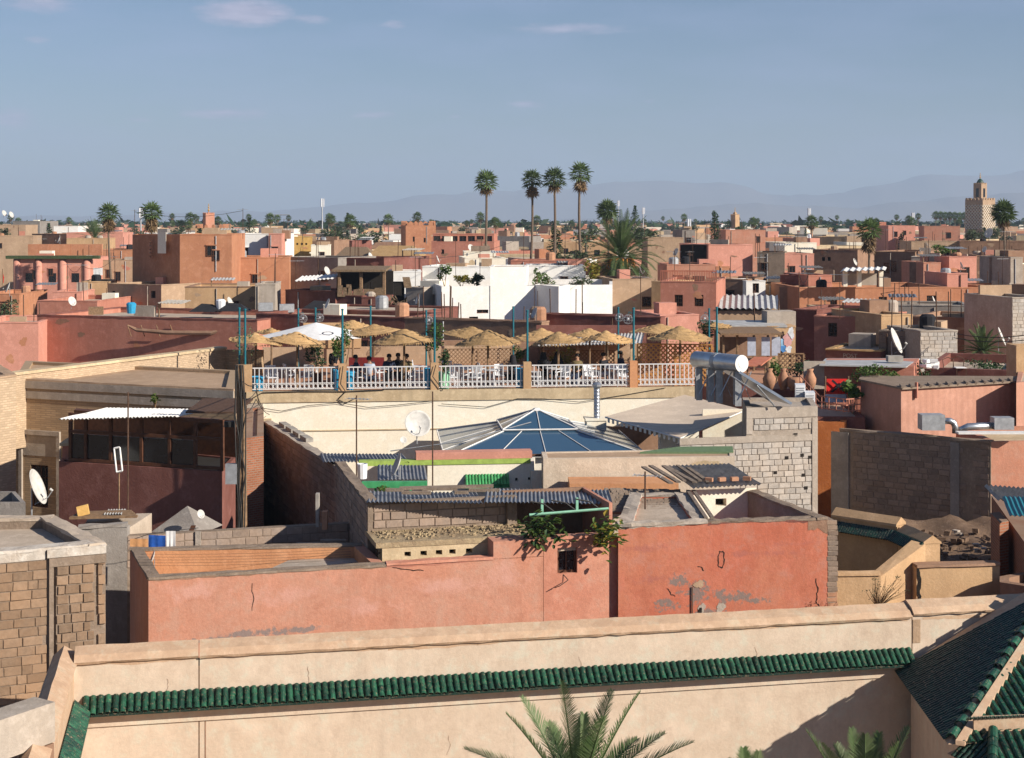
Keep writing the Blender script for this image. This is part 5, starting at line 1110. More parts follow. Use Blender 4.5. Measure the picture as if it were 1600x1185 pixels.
# small capped pillar beside it
pp = thing('capped_pillar', 'pink gate pillar with a pyramid cap at the left end of the shed', 'pillar', W(113, 730, 44.7))
q = W(113, 732, 45.9); MB().box((q.x, q.y, q.z+.36-1), (.46,.46,2.7)).build('shaft', M['pink'], pp); MB().lathe([(.42,0),(.42,.08),(0,.30)], (q.x, q.y, q.z+.71), 4, Matrix.Rotation(pi/4, 3, 'Z')).build('cap', M['creamdirty'], pp)
# utility pole with box and wires
up_ = thing('utility_pole', 'tall weathered wooden utility pole with cables at the left end of the terrace', 'utility pole', W(377, 815, 43))
p0, p1 = W(378, 830, 43), W(375, 570, 43); MB().tube([p0-V((0,0,3)), p0, p0.lerp(p1,.5)+V((.03,0,0)), p1], [.16,.15,.13,.12], 10).build('pole', M['wood'], up_); MB().para(W(352, 757, 42.8), V((.32,0,0)), V((0,.2,0)), V((0,0,.56))).build('meter_box', M['steeldull'], up_); MB().para(W(350, 668, 43), V((.28,0,0)), V((0,.15,0)), V((0,0,.16))).build('junction_box', M['cable'], up_)
for i in range(6): cable([p1+V((.1*cos(i), -.12, 0)), p0.lerp(p1,.7)+V((.17*cos(i*1.3), -.15, 0)), p0.lerp(p1,.35)+V((.15*cos(i*2), -.17, 0)), p0+V((.1*cos(i), -.17, 0))], .018, root=up_)
for i in range(3): cable([p0.lerp(p1,.9-.1*i)+V((.1,-.1,0)), W(400, 600+12*i, 50), tp(405+8*i, .1, zat(632+8*i, 60))], .015, root=up_, sag=.1)
# brick end wall between pole and terrace wall
house('brick_stub', 'shaded red brick stub wall below the left end of the terrace', [W(384, 0, 50), W(412, 0, 50.5), W(412, 0, 58.5), W(386, 0, 58)], zat(672, 52), 'brick_red', zb=2, par=.1)
# ------------------------------------------------------------------ middle distance: houses placed by their own depth
def hD(x0, x1, yt, D, yaw, depth, mat, label, wins=(), zb=0, par=.5, cop=None, cat='house', name='house', group=None, roofm='roof', pw=.25):
    """house whose left front corner is at distance D; yaw turns its front to the right (towards the sun) when positive"""
    y = radians(yaw); u = V((cos(y), sin(y), 0)); a = V(((x0-800)/F*D, D, 0)); k = (x1-800)/F; s = (k*a.y-a.x)/(u.x-k*u.y); b = a+u*s; n = V((-u.y, u.x, 0)); zt = zat(yt, (a.y+b.y)/2)
    cop = cop or (mat if D > 68 and mat not in ('dark',) else None)
    q = house(name, label, [a, b, b+n*depth, a+n*depth], zt, mat, zb=zb, par=par, wins=wins, cop=cop, cat=cat, group=group, roofm=roofm, pw=pw)
    if D > 68: wear(q[0], q[1], zt, par, mat, int(x0*3+yt))
    return q
def wear(root, pl, zt, par, mat, seed):
    """odds and ends every roof here carries: kerbs, poles, tin sheets, patches of other render, drain pipes"""
    r = random.Random(seed); a, b, c, d = pl; u = (b-a).normalized(); n = V((u.y, -u.x, 0)); w = (b-a).length; dp = (d-a).length; zr = zt-par
    if not any(ch.name.startswith('window') for ch in root.children) and mat != 'dark' and r.random() < .75:
        for i in range(r.randrange(1, 3)):
            s = r.uniform(.12,.8)*w; ww, hh = r.uniform(.5,.8), r.uniform(.7,1.1); P_ = up(a+u*s, zt-r.uniform(1.7,2.4))
            if s+ww < w-.2: window(root, P_+n*.06, u, n, ww, hh, 'pane', rec=.03); MB().para(P_+V((0,0,hh))-u*.06, u*(ww+.12), n*.10, V((0,0,.07))).build('lintel', M[mat], root)
    for i in range(min(4, int(w/2.2)+1)):
        s = r.uniform(.1,.9)*w; z = zt-r.uniform(.3,2.4); patch(root, up(a+u*s, z), u, r.uniform(.15,.55), r.uniform(.08,.3), r.choice({'white':['cream','white'],'cream':['creamdirty','cream'],'mortar':['grey'],'mort_white':['greyp']}.get(mat, ['tan','terracotta','pink','brown',mat,mat])), n=n, seed=seed+i, lift=.006)
    if r.random() < .6: s = r.uniform(.1,.9)*w; MB().tube([up(a+u*s, zt-.1)+n*.05, up(a+u*s, zt-3)+n*.05], .04, 5).build('drain_pipe', M[r.choice(['iron','steeldull','greyp'])], root)
    for i in range(r.randrange(1, 4)):
        s = r.uniform(.12,.85)*w; t = r.uniform(.25,.85)*dp; p = up(a+u*s-n*t, zr); k = r.randrange(6); h = par+r.uniform(.1,.8)
        if k == 0: MB().para(p, u*r.uniform(.8,2.2), -n*.2, V((0,0,h))).build('low_wall', M[r.choice(['greyp','mortar','tan','pink'])], root)
        elif k == 1: MB().para(p, u*r.uniform(.8,1.6), -n*r.uniform(.8,1.5), V((0,0,h))).build('roof_hut', M[r.choice(['greyp','tan','pinklight','brown','cream'])], root)
        elif k == 2: corrugated('tin_sheet', root, p+V((0,0,h)), p+u*1.8+V((0,0,h)), p-n*1.3+V((0,0,h+.15)), r.choice(['corr','corrlight','concrete']), .25, .03); MB().para(p+u*.1-n*.1, u*.08, -n*.08, V((0,0,h-.03))).build('prop', M['wood'], root)
        elif k == 3: MB().lathe([(.38,0),(.42,.1),(.42,.75),(.3,.88),(0,.9)], p, 10).build('water_tank', M[r.choice(['greyp','cl_black','steeldull','clay','tan'])], root)
        else:
            for q in range(r.randrange(1,4)): e = p+u*r.uniform(-1,1)-n*r.uniform(-.4,.4); MB().tube([e, e+V((r.uniform(-.05,.05),0,par+r.uniform(.7,1.9)))], .03, 4).build('pole', M['iron'], root)
H_ = hD
# left
H_(58, 402, 497, 95, -19, 9, 'pink', 'long pink wall house in half shade behind the golden brick wall', cop='maroon', par=.3)
H_(-40, 60, 505, 92, 5, 7, 'pinklight', 'light pink low house at the left edge beside a reed hut', par=.3)
H_(58, 152, 471, 116, -6, 9, 'pink', 'dusky pink low house left of the shaded beige house', par=.3)
H_(-30, 30, 460, 132, 0, 8, 'terracotta', 'terracotta house at the left edge under the arcade', par=.3)
H_(82, 128, 457, 122, 4, 5, 'pinklight', 'small light pink roof room left of the shaded house')
H_(128, 172, 441, 128, 8, 5, 'ochre', 'sunlit ochre roof room beside the tall tower house', par=.3)
H_(168, 252, 445, 124, -30, 9, 'tan', 'shaded beige house with two small dark windows left of the tower house', wins=[(0,175,455,180,464,'hole'),(0,236,455,243,466,'hole')], par=.3)
ra = thing('rolled_awning', 'rolled up reed awning hung on sticks along the long pink wall', 'awning', W(280, 520, 92)); MB().tube([W(200, 509, 92), W(214, 516, 92), W(260, 520, 91.5), W(330, 520.5, 91), W(352, 515, 91), W(366, 508, 91)], [.06,.12,.13,.13,.12,.05], 7).build('roll', M['brown'], ra)
for px in (205, 226, 250, 272, 352, 358): MB().tube([W(px, 526, 92), W(px-6, 508, 91.8)], .03, 4).build('stick', M['wood'], ra)
# arcade house
ar, apl = hD(22, 142, 404, 172, 2, 10, 'pinklight', 'pink house with keyhole arches, round pilasters and a green tile band', par=.4)
a, b_ = apl[0], apl[1]; au = (b_-a).normalized(); an = V((au.y, -au.x, 0)); az_ = zat(404, 172)
def ap_(px): d = V(((px-800)/F, 1, 0)); q = V((d.y, -d.x, 0)); return a+au*(-(a.dot(q))/(au.dot(q)))
for px in (26, 60, 98, 136): p = ap_(px); MB().lathe([(.42,0),(.42,az_-.1)], (p.x, p.y+.12, 0), 10).build('pilaster', M['pinklight'], ar, True)
MB().para(up(a, az_-.05)+an*.5-au*.8, au*((b_-a).length+1.8), -an*.9, V((0,0,.36))).build('tile_band', M['tileolive'], ar)
for px in (46, 82, 118):
    p = ap_(px); zb_ = zat(437, 172); k = 12; vs = []
    for i in range(k+1): q = -.45+(pi+.9)*i/k; vs.append(up(p, zb_+.75)+an*.012+au*(.72*cos(q))+V((0,0,.72*sin(q))))
    vs = [up(p, zb_)+an*.012+au*.5]+vs+[up(p, zb_)+an*.012-au*.5]; MB().mesh(vs, [tuple(range(len(vs)))]).build('arch_recess', M['pink'], ar); MB().para(up(p, zb_-.3)+an*.02-au*.42, au*.84, an*.01, V((0,0,1.0))).build('window', M['darkglass'], ar)
    crow = None
for i in range(7): p = apl[3].lerp(apl[2], (i+.5)/7); MB().para(up(p, az_+.2)+V((-.6,-4,0)), V((1.2,0,0)), V((0,.4,0)), V((0,0,1.3))).build('merlon', M['terracotta'], ar)
# tower house
H_(281, 362, 367, 125, 3, 9, 'terracotta', 'front block of the tall terracotta tower house', par=.25, name='tower_house', cat='house')
twr, tpl = house('tower_house', 'tall shaded terracotta side block of the tower house with a cream notch', [W(207, 0, 132), W(281.5, 0, 125.2), W(288, 0, 134), W(215, 0, 141)], zat(367.5, 128), 'terracotta', par=.3)
p = W(247, 396, 127.2); MB().para(p+V((0,-.15,0)), V((.85,-.75,0)), V((0,.1,0)), V((0,0,1.75))).build('cream_panel', M['cream'], twr)
for i in range(5): p = W(233.5, 380+5.5*i, 128.9); MB().para(p, V((.16,-.5,0)), V((.1,.1,0)), V((0,0,.12))).build('brick_scar', M['brown'], twr)
for i, px in enumerate((292, 309, 325)): p = W(px, 403-5*i, 125.6); tag(MB().tube([p, p+V((.3,-.25,.18))], .035, 4).build('wall_peg', M['wood']), 'wooden peg in the tower house wall, %s of three' % ('lowest', 'middle', 'highest')[i], 'peg')
H_(361, 446, 366, 152, 2, 8, 'white', 'white washed house right behind the tower house')
H_(420, 440, 366, 149, 2, 6, 'pinklight', 'narrow pink house against the white washed house')
H_(362, 452, 403, 131, 6, 7, 'terracotta', 'orange terracotta wall house right of the tower house', par=.3)
H_(289, 406, 449, 113, 2, 6, 'ochre', 'sunlit ochre wall in front of the tower house', par=.2, cop='brown')
H_(399, 430, 445, 110, 4, 5, 'greyp', 'ruined grey and pink corner room with broken wall')
H_(452, 488, 371, 172, 8, 8, 'yellow', 'yellow house with a row of four small vent holes', wins=[(0,456+7*i,380,459+7*i,383,'hole') for i in range(4)])
H_(440, 456, 372, 175, 8, 8, 'cream', 'narrow cream house against the yellow house')
H_(486, 516, 384, 165, 6, 6, 'cream', 'cream roof room right of the yellow house'); H_(487, 522, 376, 190, -12, 6, 'brown', 'brown house behind the yellow house'); H_(521, 550, 377, 200, -20, 6, 'maroon', 'maroon gabled house behind the thatched roofs')
# ruined shack group in the middle
H_(446, 528, 403, 135, -28, 6, 'grey', 'grey cement wall house behind the ruined shack', par=.3); H_(526, 600, 404, 134, -26, 6, 'maroon', 'weathered maroon brick house above the ruined shack', par=.3)
H_(446, 524, 455, 113, -30, 4, 'maroon', 'dark maroon shack wall under a white sheet roof'); H_(523, 566, 463, 111, -25, 3, 'maroon', 'rose maroon low wall of the ruined reed shack'); H_(565, 600, 465, 110, -8, 3, 'maroon', 'maroon low wall at the right of the ruined reed shack')
H_(595, 658, 425, 118, 4, 4, 'white', 'white plastered frame house with a large dark opening', wins=[(0,606,440,632,480,'dark')]); H_(634, 662, 450, 108, -25, 4, 'greyp', 'grey shaded wall against the white house'); H_(600, 657, 403, 138, -6, 5, 'maroon', 'dark maroon roof room behind the white frame house', wins=[(0,604,407,622,423,'dark'),(0,627,407,652,423,'dark')])
rk = thing('reed_shack', 'ruined open shack of poles and torn reed mats', 'shack', W(560, 490, 112))
for px in (530, 564, 600): MB().tube([W(px, 485, 111), W(px, 424, 111)], .14, 5).build('pole', M['wood'], rk)
MB().para(W(518, 425, 110.5), V((3.9,.0,0)), V((.2,3,.2)), V((0,0,.15))).build('roof', M['strawdk'], rk); MB().para(W(526, 470, 114), V((4.2,0,0)), V((0,.2,0)), V((0,0,2.2))).build('back', M['dark'], rk)
for i in range(9): p = W(527+8*i, 464, 110.6); MB().para(p, V((.36,0,0)), V((R.uniform(-.05,.05),.05,0)), V((R.uniform(-.15,.15),0,R.uniform(.5,.9)))).build('reed_mat', M['strawdk'], rk)
MB().para(W(632, 450, 107), V((.5,.05,0)), V((0,.1,0)), V((-.15,0,.75))).build('reed_mat', M['strawdk'], rk)
corrugated('roof_sheet', rk, W(458, 440, 111), W(522, 436, 110), W(470, 432, 114), 'whitepaint', .3, .04)
jk = MB()
for i in range(60): p = W(R.uniform(590,635), R.uniform(470,486), 107.5); a_ = R.uniform(0,6); jk.para(p, V((cos(a_)*R.uniform(.1,.6),0,R.uniform(-.2,.4))), V((0,.1,0)), V((-sin(a_)*.1,0,.12)))
tag(jk.build('junk_heap', M['strawdk']), 'heap of planks and junk below the white frame house', 'junk', kind='stuff')
for x0, x1, y0, y1, D, mt, lb_ in ((520,585,404,386,150,'strawdk','grey thatched hip roof left of the tan one'),(572,658,402,384,146,'straw','tan straw hip roof above the ruined shack')):
    o = thing('thatched_roof', lb_, 'roof', W((x0+x1)/2, y0, D)); a, b_, c_, d_ = W(x0, y0, D), W(x1, y0, D), W(x1-12, y1, D+5), W(x0+20, y1, D+5); MB().poly(a, b_, c_, d_).poly(b_, b_+V((0,9,0)), c_).poly(d_, c_, b_+V((0,9,0)), a+V((0,9,0))).poly(a, d_, a+V((0,9,0))).build('thatch', M[mt], o); MB().prism([xy(a)+V((.4,.4,0)), xy(b_)+V((-.4,.4,0)), xy(b_)+V((-.4,8,0)), xy(a)+V((.4,8,0))], 0, a.z-.02).build('wall', M['tan'], o)
# wall behind the parasols
H_(628, 846, 501, 88, -26, 1.0, 'brown', 'brown earthen wall house behind the straw parasols', par=.2); H_(400, 632, 494, 92, -24, 5, 'maroon', 'low maroon roof edge behind the white parasol', par=.2); H_(478, 660, 486, 98, -20, 6, 'maroon', 'maroon flat roof below the ruined shack', par=.1)
# white house
wz = 11.6
wh, wpl = house('white_house', 'large whitewashed house with a raised middle block and planted roof', [W(690, 0, 104), W(957, 0, 107), W(957, 0, 117), W(662, 0, 117)], zat(447, 105), 'white', par=.9, roofm='roof', wins=[(0,733,495,747,500,'hole'),(0,745,484,763,490,'pane')])
house('white_roof_block', 'tall white block rising from the whitewashed house', [W(766, 0, 104.78), W(823, 0, 105.42), W(826, 0, 110), W(768, 0, 110)], zat(418, 104), 'white', par=.1)
house('white_side_room', 'grey shaded corner bay of the whitewashed house', [W(835, 0, 105.8), W(873, 0, 103), W(890, 0, 106), W(838, 0, 107)], zat(447, 104), 'white', par=.1)
H_(660, 692, 417, 122, -10, 5, 'white', 'white rear roof room left of the planted white roof'); H_(690, 770, 418, 121, 2, 4, 'white', 'white rear wall of the planted white roof', par=.2)
H_(826, 915, 416, 126, 2, 5, 'white', 'white back wall house right of the raised white block', par=.2); H_(798, 912, 408, 132, -4, 5, 'pink', 'dusky pink roof edge behind the white house', par=.2)
H_(957, 1024, 437, 113, 8, 6, 'tan', 'beige wall house with a diagonal shadow beside the red house', par=.2)
rd, rpl_ = hD(1032, 1119, 441, 108, -12, 9, 'pink', 'red-pink house with two square dark windows', wins=[(0,1054,461,1067,479,'grille'),(0,1085,461,1099,479,'grille')], par=.15)
a, b_ = rpl_[0], rpl_[1]; uu = (b_-a); zt_ = zat(441, 108)
for i in range(34): p = a.lerp(b_, i/33); MB().para(up(p, zt_), uu.normalized()*.05, V((0,.05,0)), V((0,0,.75))).build('railing_bar', M['red'], rd)
MB().para(up(a, zt_+.75), uu, V((0,.08,0)), V((0,0,.08))).build('top_rail', M['red'], rd)
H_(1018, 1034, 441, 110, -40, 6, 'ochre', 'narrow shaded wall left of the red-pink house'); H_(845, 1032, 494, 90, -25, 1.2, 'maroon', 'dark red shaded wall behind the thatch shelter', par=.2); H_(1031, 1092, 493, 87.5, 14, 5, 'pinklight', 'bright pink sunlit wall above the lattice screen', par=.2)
H_(835, 851, 503, 88.5, 10, 2, 'pinklight', 'small pink pier at the end of the dark red wall', par=.05)
# pink box house right of the date palm
H_(1107, 1176, 383, 150, 12, 9, 'pinklight', 'bright pink box house right of the date palm', par=.1); H_(1063, 1108, 383, 152, -32, 7, 'dark', 'loggia of the pink box house, its shade painted as a dark block', par=.1); H_(1042, 1118, 414, 128, 2, 6, 'salmon', 'salmon terrace front with a small blue and white rail', par=.3)  # second one is a solid near-black block: shade painted as colour
H_(1119, 1140, 417, 150, 8, 6, 'terracotta', 'small terracotta step below the pink box house')
crg = thing('slanted_roof', 'pale ribbed metal roof right of the red-pink house', 'roof', W(1160, 482, 108)); corrugated('roof_sheet', crg, W(1119, 482, 107), W(1218, 483, 107), W(1122, 461, 114), 'corrlight', .42, .06); MB().prism([xy(W(1119,0,107.4)), xy(W(1218,0,107.4)), xy(W(1218,0,114)), xy(W(1119,0,114))], 0, 9.7).build('wall', M['tan'], crg)
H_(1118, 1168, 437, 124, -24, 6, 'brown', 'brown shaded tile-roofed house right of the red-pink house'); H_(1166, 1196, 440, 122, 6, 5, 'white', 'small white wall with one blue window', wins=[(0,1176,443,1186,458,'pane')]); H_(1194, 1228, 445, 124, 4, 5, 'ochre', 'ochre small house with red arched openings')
# long orange house on the right
lo, lpl = hD(1249, 1482, 450, 115, 4, 9, 'terracotta', 'long sunlit orange house with three dark windows', wins=[(0,1297,466,1308,482,'grille'),(0,1373,464,1386,482,'grille'),(0,1448,462,1462,478,'grille')], par=.35)
H_(1218, 1251, 450, 119, -35, 6, 'brown', 'shaded left end of the long orange house'); H_(1480, 1550, 450, 119, 2, 6, 'terracotta', 'terracotta house in diagonal shadow right of the long orange house', par=.3); H_(1546, 1625, 448, 121, 4, 6, 'terracotta', 'terracotta house at the right edge behind the grey block tower')  # brown end: shade of the same orange house put into its colour
H_(1219, 1264, 431, 124, -28, 6, 'maroon', 'maroon low roof room above the long orange house'); H_(1262, 1300, 431, 121, 8, 6, 'pink', 'sunlit red-pink roof room above the long orange house')
tw, twpl = hD(1272, 1378, 496, 86, -27, 6, 'pink', 'dusky pink house with two black windows and a straw-edged roof', wins=[(0,1294,505,1308,526,'grille'),(0,1345,507,1360,527,'grille')], par=.12)
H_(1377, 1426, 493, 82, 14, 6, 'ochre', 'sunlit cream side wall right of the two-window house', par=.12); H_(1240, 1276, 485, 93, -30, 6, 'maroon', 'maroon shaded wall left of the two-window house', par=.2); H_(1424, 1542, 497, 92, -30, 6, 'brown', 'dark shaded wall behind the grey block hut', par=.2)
H_(1375, 1516, 478, 98, -10, 5, 'grey', 'grey flat roofed low house with dark eaves', par=.15); H_(1296, 1352, 484, 100, 6, 5, 'creamdirty', 'cream rooftop edge left of the grey flat roof', par=.1)
gh, gpl = hD(1373, 1446, 519, 79, -28, 4, 'mortar', 'grey concrete block hut in shade behind the large dish', par=.1); blocks(gh, gpl[0], gpl[1], 7.8, zat(520, 78), 'blk_grey', .4, .2, .02, .02)  # shaded part of one hut in darker blocks, sunlit part in paler
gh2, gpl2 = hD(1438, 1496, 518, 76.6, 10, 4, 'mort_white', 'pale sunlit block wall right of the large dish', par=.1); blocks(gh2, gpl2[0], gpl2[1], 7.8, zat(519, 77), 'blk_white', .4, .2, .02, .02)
gt, gtp = hD(1536, 1583, 468, 88, -34, 5, 'mortar', 'dark side of the grey block tower at the right edge', par=.2); blocks(gt, gtp[0], gtp[1], 8.6, zat(469, 87), 'blk_grey', .4, .2, .02, .02)  # one tower: shade and sun put in as darker and paler blocks
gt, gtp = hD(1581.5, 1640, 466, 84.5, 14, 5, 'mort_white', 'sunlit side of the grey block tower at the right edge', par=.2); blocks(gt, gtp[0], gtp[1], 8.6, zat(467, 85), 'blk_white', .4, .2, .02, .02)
# terrace houses on the right, closer
H_(1199, 1243, 511, 74, 3, 4, 'ochre', 'ochre wall with a pale blue and pink mural', par=.1); mo = thing('mural', 'pale blue, white and pink mural painted on the ochre wall', 'mural', W(1225, 552, 73.7))
for px, py, rx, rz, c_, s_ in ((1222,538,.48,.42,'mural blue',1),(1232,530,.3,.42,'mural pink',2),(1216,536,.25,.3,'mural white',3),(1226,545,.3,.2,'mural deep blue',4),(1236,520,.18,.28,'mural white',5),(1232,546,.2,.16,'mural white',6)):
    if c_ not in M: M[c_] = simple(c_, {'mural blue':(.30,.52,.72),'mural pink':(.66,.36,.34),'mural white':(.68,.70,.72),'mural deep blue':(.08,.25,.55)}[c_], .9)
    patch(mo, W(px, py, 73.85), V((1,.05,0)), rx, rz, c_, 'paint', V((.05,-1,0)), s_, .004*s_+.01)
rr_ = thing('roof_garden_shed', 'dim wooden pergola with woven panels left of the mural', 'pergola', W(1160, 560, 72))
for px in (1130, 1152, 1178, 1200, 1218): MB().tube([W(px, 585, 70), W(px, 522, 70)], .06, 5).build('post', M['wood'], rr_)
MB().para(W(1126, 524, 69.5), V((2.8,0,0)), V((0,3,.1)), V((0,0,.08))).build('roof', M['wood'], rr_); MB().para(W(1120, 512, 74), V((3.4,0,0)), V((0,2.4,.1)), V((0,0,.1))).build('upper_roof', M['corrlight'], rr_); MB().para(W(1125, 560, 73), V((2.6,0,0)), V((0,.1,0)), V((0,0,1.1))).build('back', M['brown'], rr_)
for px in (1168, 1190, 1206): MB().para(W(px, 556, 69.8), V((.38,0,0)), V((0,.04,0)), V((0,0,.85))).build('woven_panel', M['cl_grey'], rr_)
lattice('brown lattice fence behind the clay pots at right', W(1215, 0, 68), W(1256, 0, 68), 9.3, zat(553, 68), 'wood', .2)
rp = thing('red_tin_roof', 'small dusty red tin roof right of the solar tank', 'roof', W(1180, 572, 64)); MB().para(W(1160, 573, 63), V((.75,0,0)), V((.9,2.6,.12)), V((0,0,.05))).build('sheet', M['red'], rp)
for px in (1168, 1196): MB().tube([W(px, 605, 64), W(px, 572, 64)], .04, 5).build('post', M['wood'], rp)
# roof terrace with pots and pink container house
rt_, rtp = hD(1160, 1350, 609, 62, -6, 9, 'maroon', 'red roof terrace with clay pots between solar heater and pink cabin', par=.06, roofm='clay')
a, b_ = rtp[0], rtp[1]; uu = (b_-a).normalized(); z_ = zat(609, 61.5)
# iron rails of its balcony
ir = thing('balcony_railing', 'thin rose painted iron railing round the small balcony by the banner', 'railing', W(1300, 650, 57)); pts = [W(1250, 605, 60), W(1280, 637, 57.5), W(1322, 643, 56.5), W(1345, 641, 57)]
for h_ in (0, .22, .44): MB().tube([p+V((0,0,h_)) for p in pts], .022, 5).build('rail', M['pink'], ir)
for i in range(12): t = i/11*3; j = min(2, int(t)); p = pts[j].lerp(pts[j+1], t-j); MB().tube([p-V((0,0,.05)), p+V((0,0,.46))], .02, 4).build('baluster', M['pink'], ir)
H_(1260, 1352, 652, 57, -4, 5, 'maroon', 'low maroon balcony floor edge left of the pink cabin', par=.05)
cb_ = thing('pink_cabin', 'pink corrugated roof cabin with a ribbed eave at the right', 'cabin', W(1450, 660, 56)); cz_ = zat(602, 56.5)
A, B, C = xy(W(1345, 0, 58.2)), xy(W(1408, 0, 55.2)), xy(W(1592, 0, 57.6)); D4 = xy(W(1608, 0, 59.2))
for (p, q, nm) in ((A, B, 9), (B, C, 20)):
    k = nm*4; vs = []; u_ = (q-p).normalized(); n_ = V((u_.y, -u_.x, 0))
    for i in range(k+1):
        o_ = .006 if (i % 4) in (1, 2) else 0; c_ = p.lerp(q, i/k)+n_*o_; vs += [up(c_, 7.8), up(c_, cz_)]
    MB().mesh(vs, [(2*i, 2*i+2, 2*i+3, 2*i+1) for i in range(k)]).build('ribbed_panel', M['dustypink'], cb_)
MB().prism([A+V((.05,.05,0)), B+V((.0,.05,0)), C+V((-.05,.05,0)), D4, xy(W(1350, 0, 59.4))], 7.8, cz_-.02).build('body', M['pink'], cb_); MB().prism([A+V((-.1,-.1,0)), B+V((0,-.15,0)), C+V((.1,-.1,0)), D4, xy(W(1345, 0, 59.4))], cz_-.01, cz_+.06).build('roof', M['mortar'], cb_)
for i in range(14): p = B.lerp(C, i/13); MB().tube([up(p, cz_+.08)+V((0,-.18,0)), up(p, cz_+.09)+V((.1,.5,0))], .05, 6).build('roof_rib', M['mortar'], cb_)
MB().tube([up(B.lerp(C, .12), cz_+.22)+V((0,-.1,0)), up(B.lerp(C, .12), cz_-.35)+V((0,-.1,0))], .06, 6).build('pipe', M['pink'], cb_)
house('pink_side_cabin', 'sloping sunlit pink panel cabin at the right edge', [W(1588, 0, 56), W(1660, 0, 57.5), W(1660, 0, 62), W(1592, 0, 62)], zat(596, 56.5), 'dustypink', zb=7, par=.05)
du = thing('ventilation_duct', 'steel ventilation box with silver elbow duct on the roof below the pink cabin', 'duct', W(1470, 675, 52.5)); MB().para(W(1441, 673, 52.2), V((.78,0,0)), V((0,.6,0)), V((0,0,.52))).build('fan_box', M['steeldull'], du)
c_ = W(1476, 658, 52.3); MB().tube([c_, c_+V((.18,0,0)), c_+V((.30,0,-.06)), c_+V((.36,0,-.2)), c_+V((.36,0,-.42))], .11, 12).build('elbow', M['steel'], du, True); MB().tube([W(1500, 673, 51.8), W(1512, 667, 51.8), W(1556, 665.5, 51.8)], .12, 12).build('pipe', M['steel'], du, True); MB().para(W(1554, 672, 51.6), V((.66,0,0)), V((0,.5,0)), V((0,0,.4))).build('outlet_box', M['steeldull'], du)
MB().para(W(1498, 679, 50.6), V((2.4,0,0)), V((0,.4,0)), V((0,0,.06))).build('ledge_board', M['whitepaint'], du)
rs = thing('roof_shack', 'pink roof shack with a flat white sheet roof and dish base behind the flowering shrub', 'shed', W(1360, 600, 62)); MB().prism([xy(W(1288,0,61)), xy(W(1428,0,60.5)), xy(W(1436,0,64)), xy(W(1292,0,64))], 8, zat(571, 61)).build('wall', M['pink'], rs)
MB().mesh([W(1280, 570, 60.4), W(1416, 573, 60), W(1438, 560, 64.5), W(1290, 560, 64.5)]+[W(1280, 572, 60.4), W(1416, 575, 60), W(1438, 562, 64.5), W(1290, 562, 64.5)], [(0,1,2,3),(7,6,5,4),(0,4,5,1),(1,5,6,2),(2,6,7,3),(3,7,4,0)]).build('roof', M['corrlight'], rs); MB().para(W(1388, 566, 61.5), V((.6,0,0)), V((0,.4,0)), V((0,0,.24))).build('concrete_weight', M['concrete'], rs)
MB().para(W(1256, 608, 61), V((.85,0,0)), V((0,.1,0)), V((0,0,1.1))).build('plaster_wall', M['greyp'], rs)
H_(1445, 1590, 577, 66, -22, 8, 'maroon', 'red terrace parapet with garden chairs behind the pink cabin', par=.4); H_(1588, 1640, 540, 60, 4, 1.0, 'ochre', 'ochre chimney-like wall at the right edge above the cabin', par=.05); pw_, pwp = hD(1290, 1376, 548, 79, -26, 4, 'maroon', 'low dark wall in front of the two-window house', par=.05, cop='straw')
bn = thing('red_banner', 'bright red banner with a dark mark above a blue and white cloth', 'banner', W(1307, 630, 58.5)); MB().para(W(1291, 616, 58.6), V((.82,0,0)), V((0,.02,0)), V((0.02,0,.58))).build('red_cloth', M['cloth_red'], bn)
q = W(1298, 612, 58.5); MB().para(q, V((.5,0,.42)), V((.06,0,-.06)), V((0,.01,0))).para(q+V((.02,-.012,.4)), V((.46,0,-.42)), V((.06,0,.06)), V((0,.01,0))).build('dark_mark', M['cl_black'], bn); MB().para(W(1289, 629, 58.5), V((.82,0,0)), V((0,.03,0)), V((.02,.05,.30))).build('striped_cloth', M['cl_grey'], bn)
for px in (1290, 1326): MB().tube([W(px, 640, 58.6), W(px, 588, 58.6)], .025, 5).build('pole', M['wood'], bn)
# split air conditioners
for i, (px, py) in enumerate(((1243, 628), (1258, 640))):
    o = thing('air_conditioner', ('white air conditioner unit, left and higher of two beside the block house','white air conditioner unit, right and lower of two beside the block house')[i], 'air conditioner', W(px, py, 56)); p = W(px, py, 56-i*.5); MB().para(p, V((.36,.0,0)), V((.1,.7,0)), V((0,0,.6))).build('casing', M['plastic_white'], o)
    for k in range(6): MB().para(p+V((.04,-.015,.08+.08*k)), V((.28,0,0)), V((0,.01,0)), V((0,0,.03))).build('slat', M['steeldull'], o)
# clay pots
for i, (px, D, r_) in enumerate(((1202, 60.5, .26), (1224, 60.6, .22), (1242, 60.4, .28), (1266, 60.4, .24))):
    p = W(px, 608, D); h_ = .85 if i != 2 else .55; prof = [(r_*.5,0),(r_*.95,h_*.35),(r_,h_*.55),(r_*.6,h_*.78),(r_*.42,h_*.88),(r_*.6,h_)] if i != 2 else [(r_*.6,0),(r_*1.05,h_*.4),(r_*1.05,h_*.75),(r_*.85,h_),(r_*.75,h_*.9)]
    tag(MB().lathe(prof, (p.x, p.y, zat(610, 60.5)), 14).build('clay_pot', M['clay'], None, True), ('leftmost tall clay amphora on the red roof terrace','second clay amphora from the left on the red roof terrace','squat wide clay bowl pot on the red roof terrace','rightmost clay amphora by the grey wall on the red roof terrace')[i], 'pot')

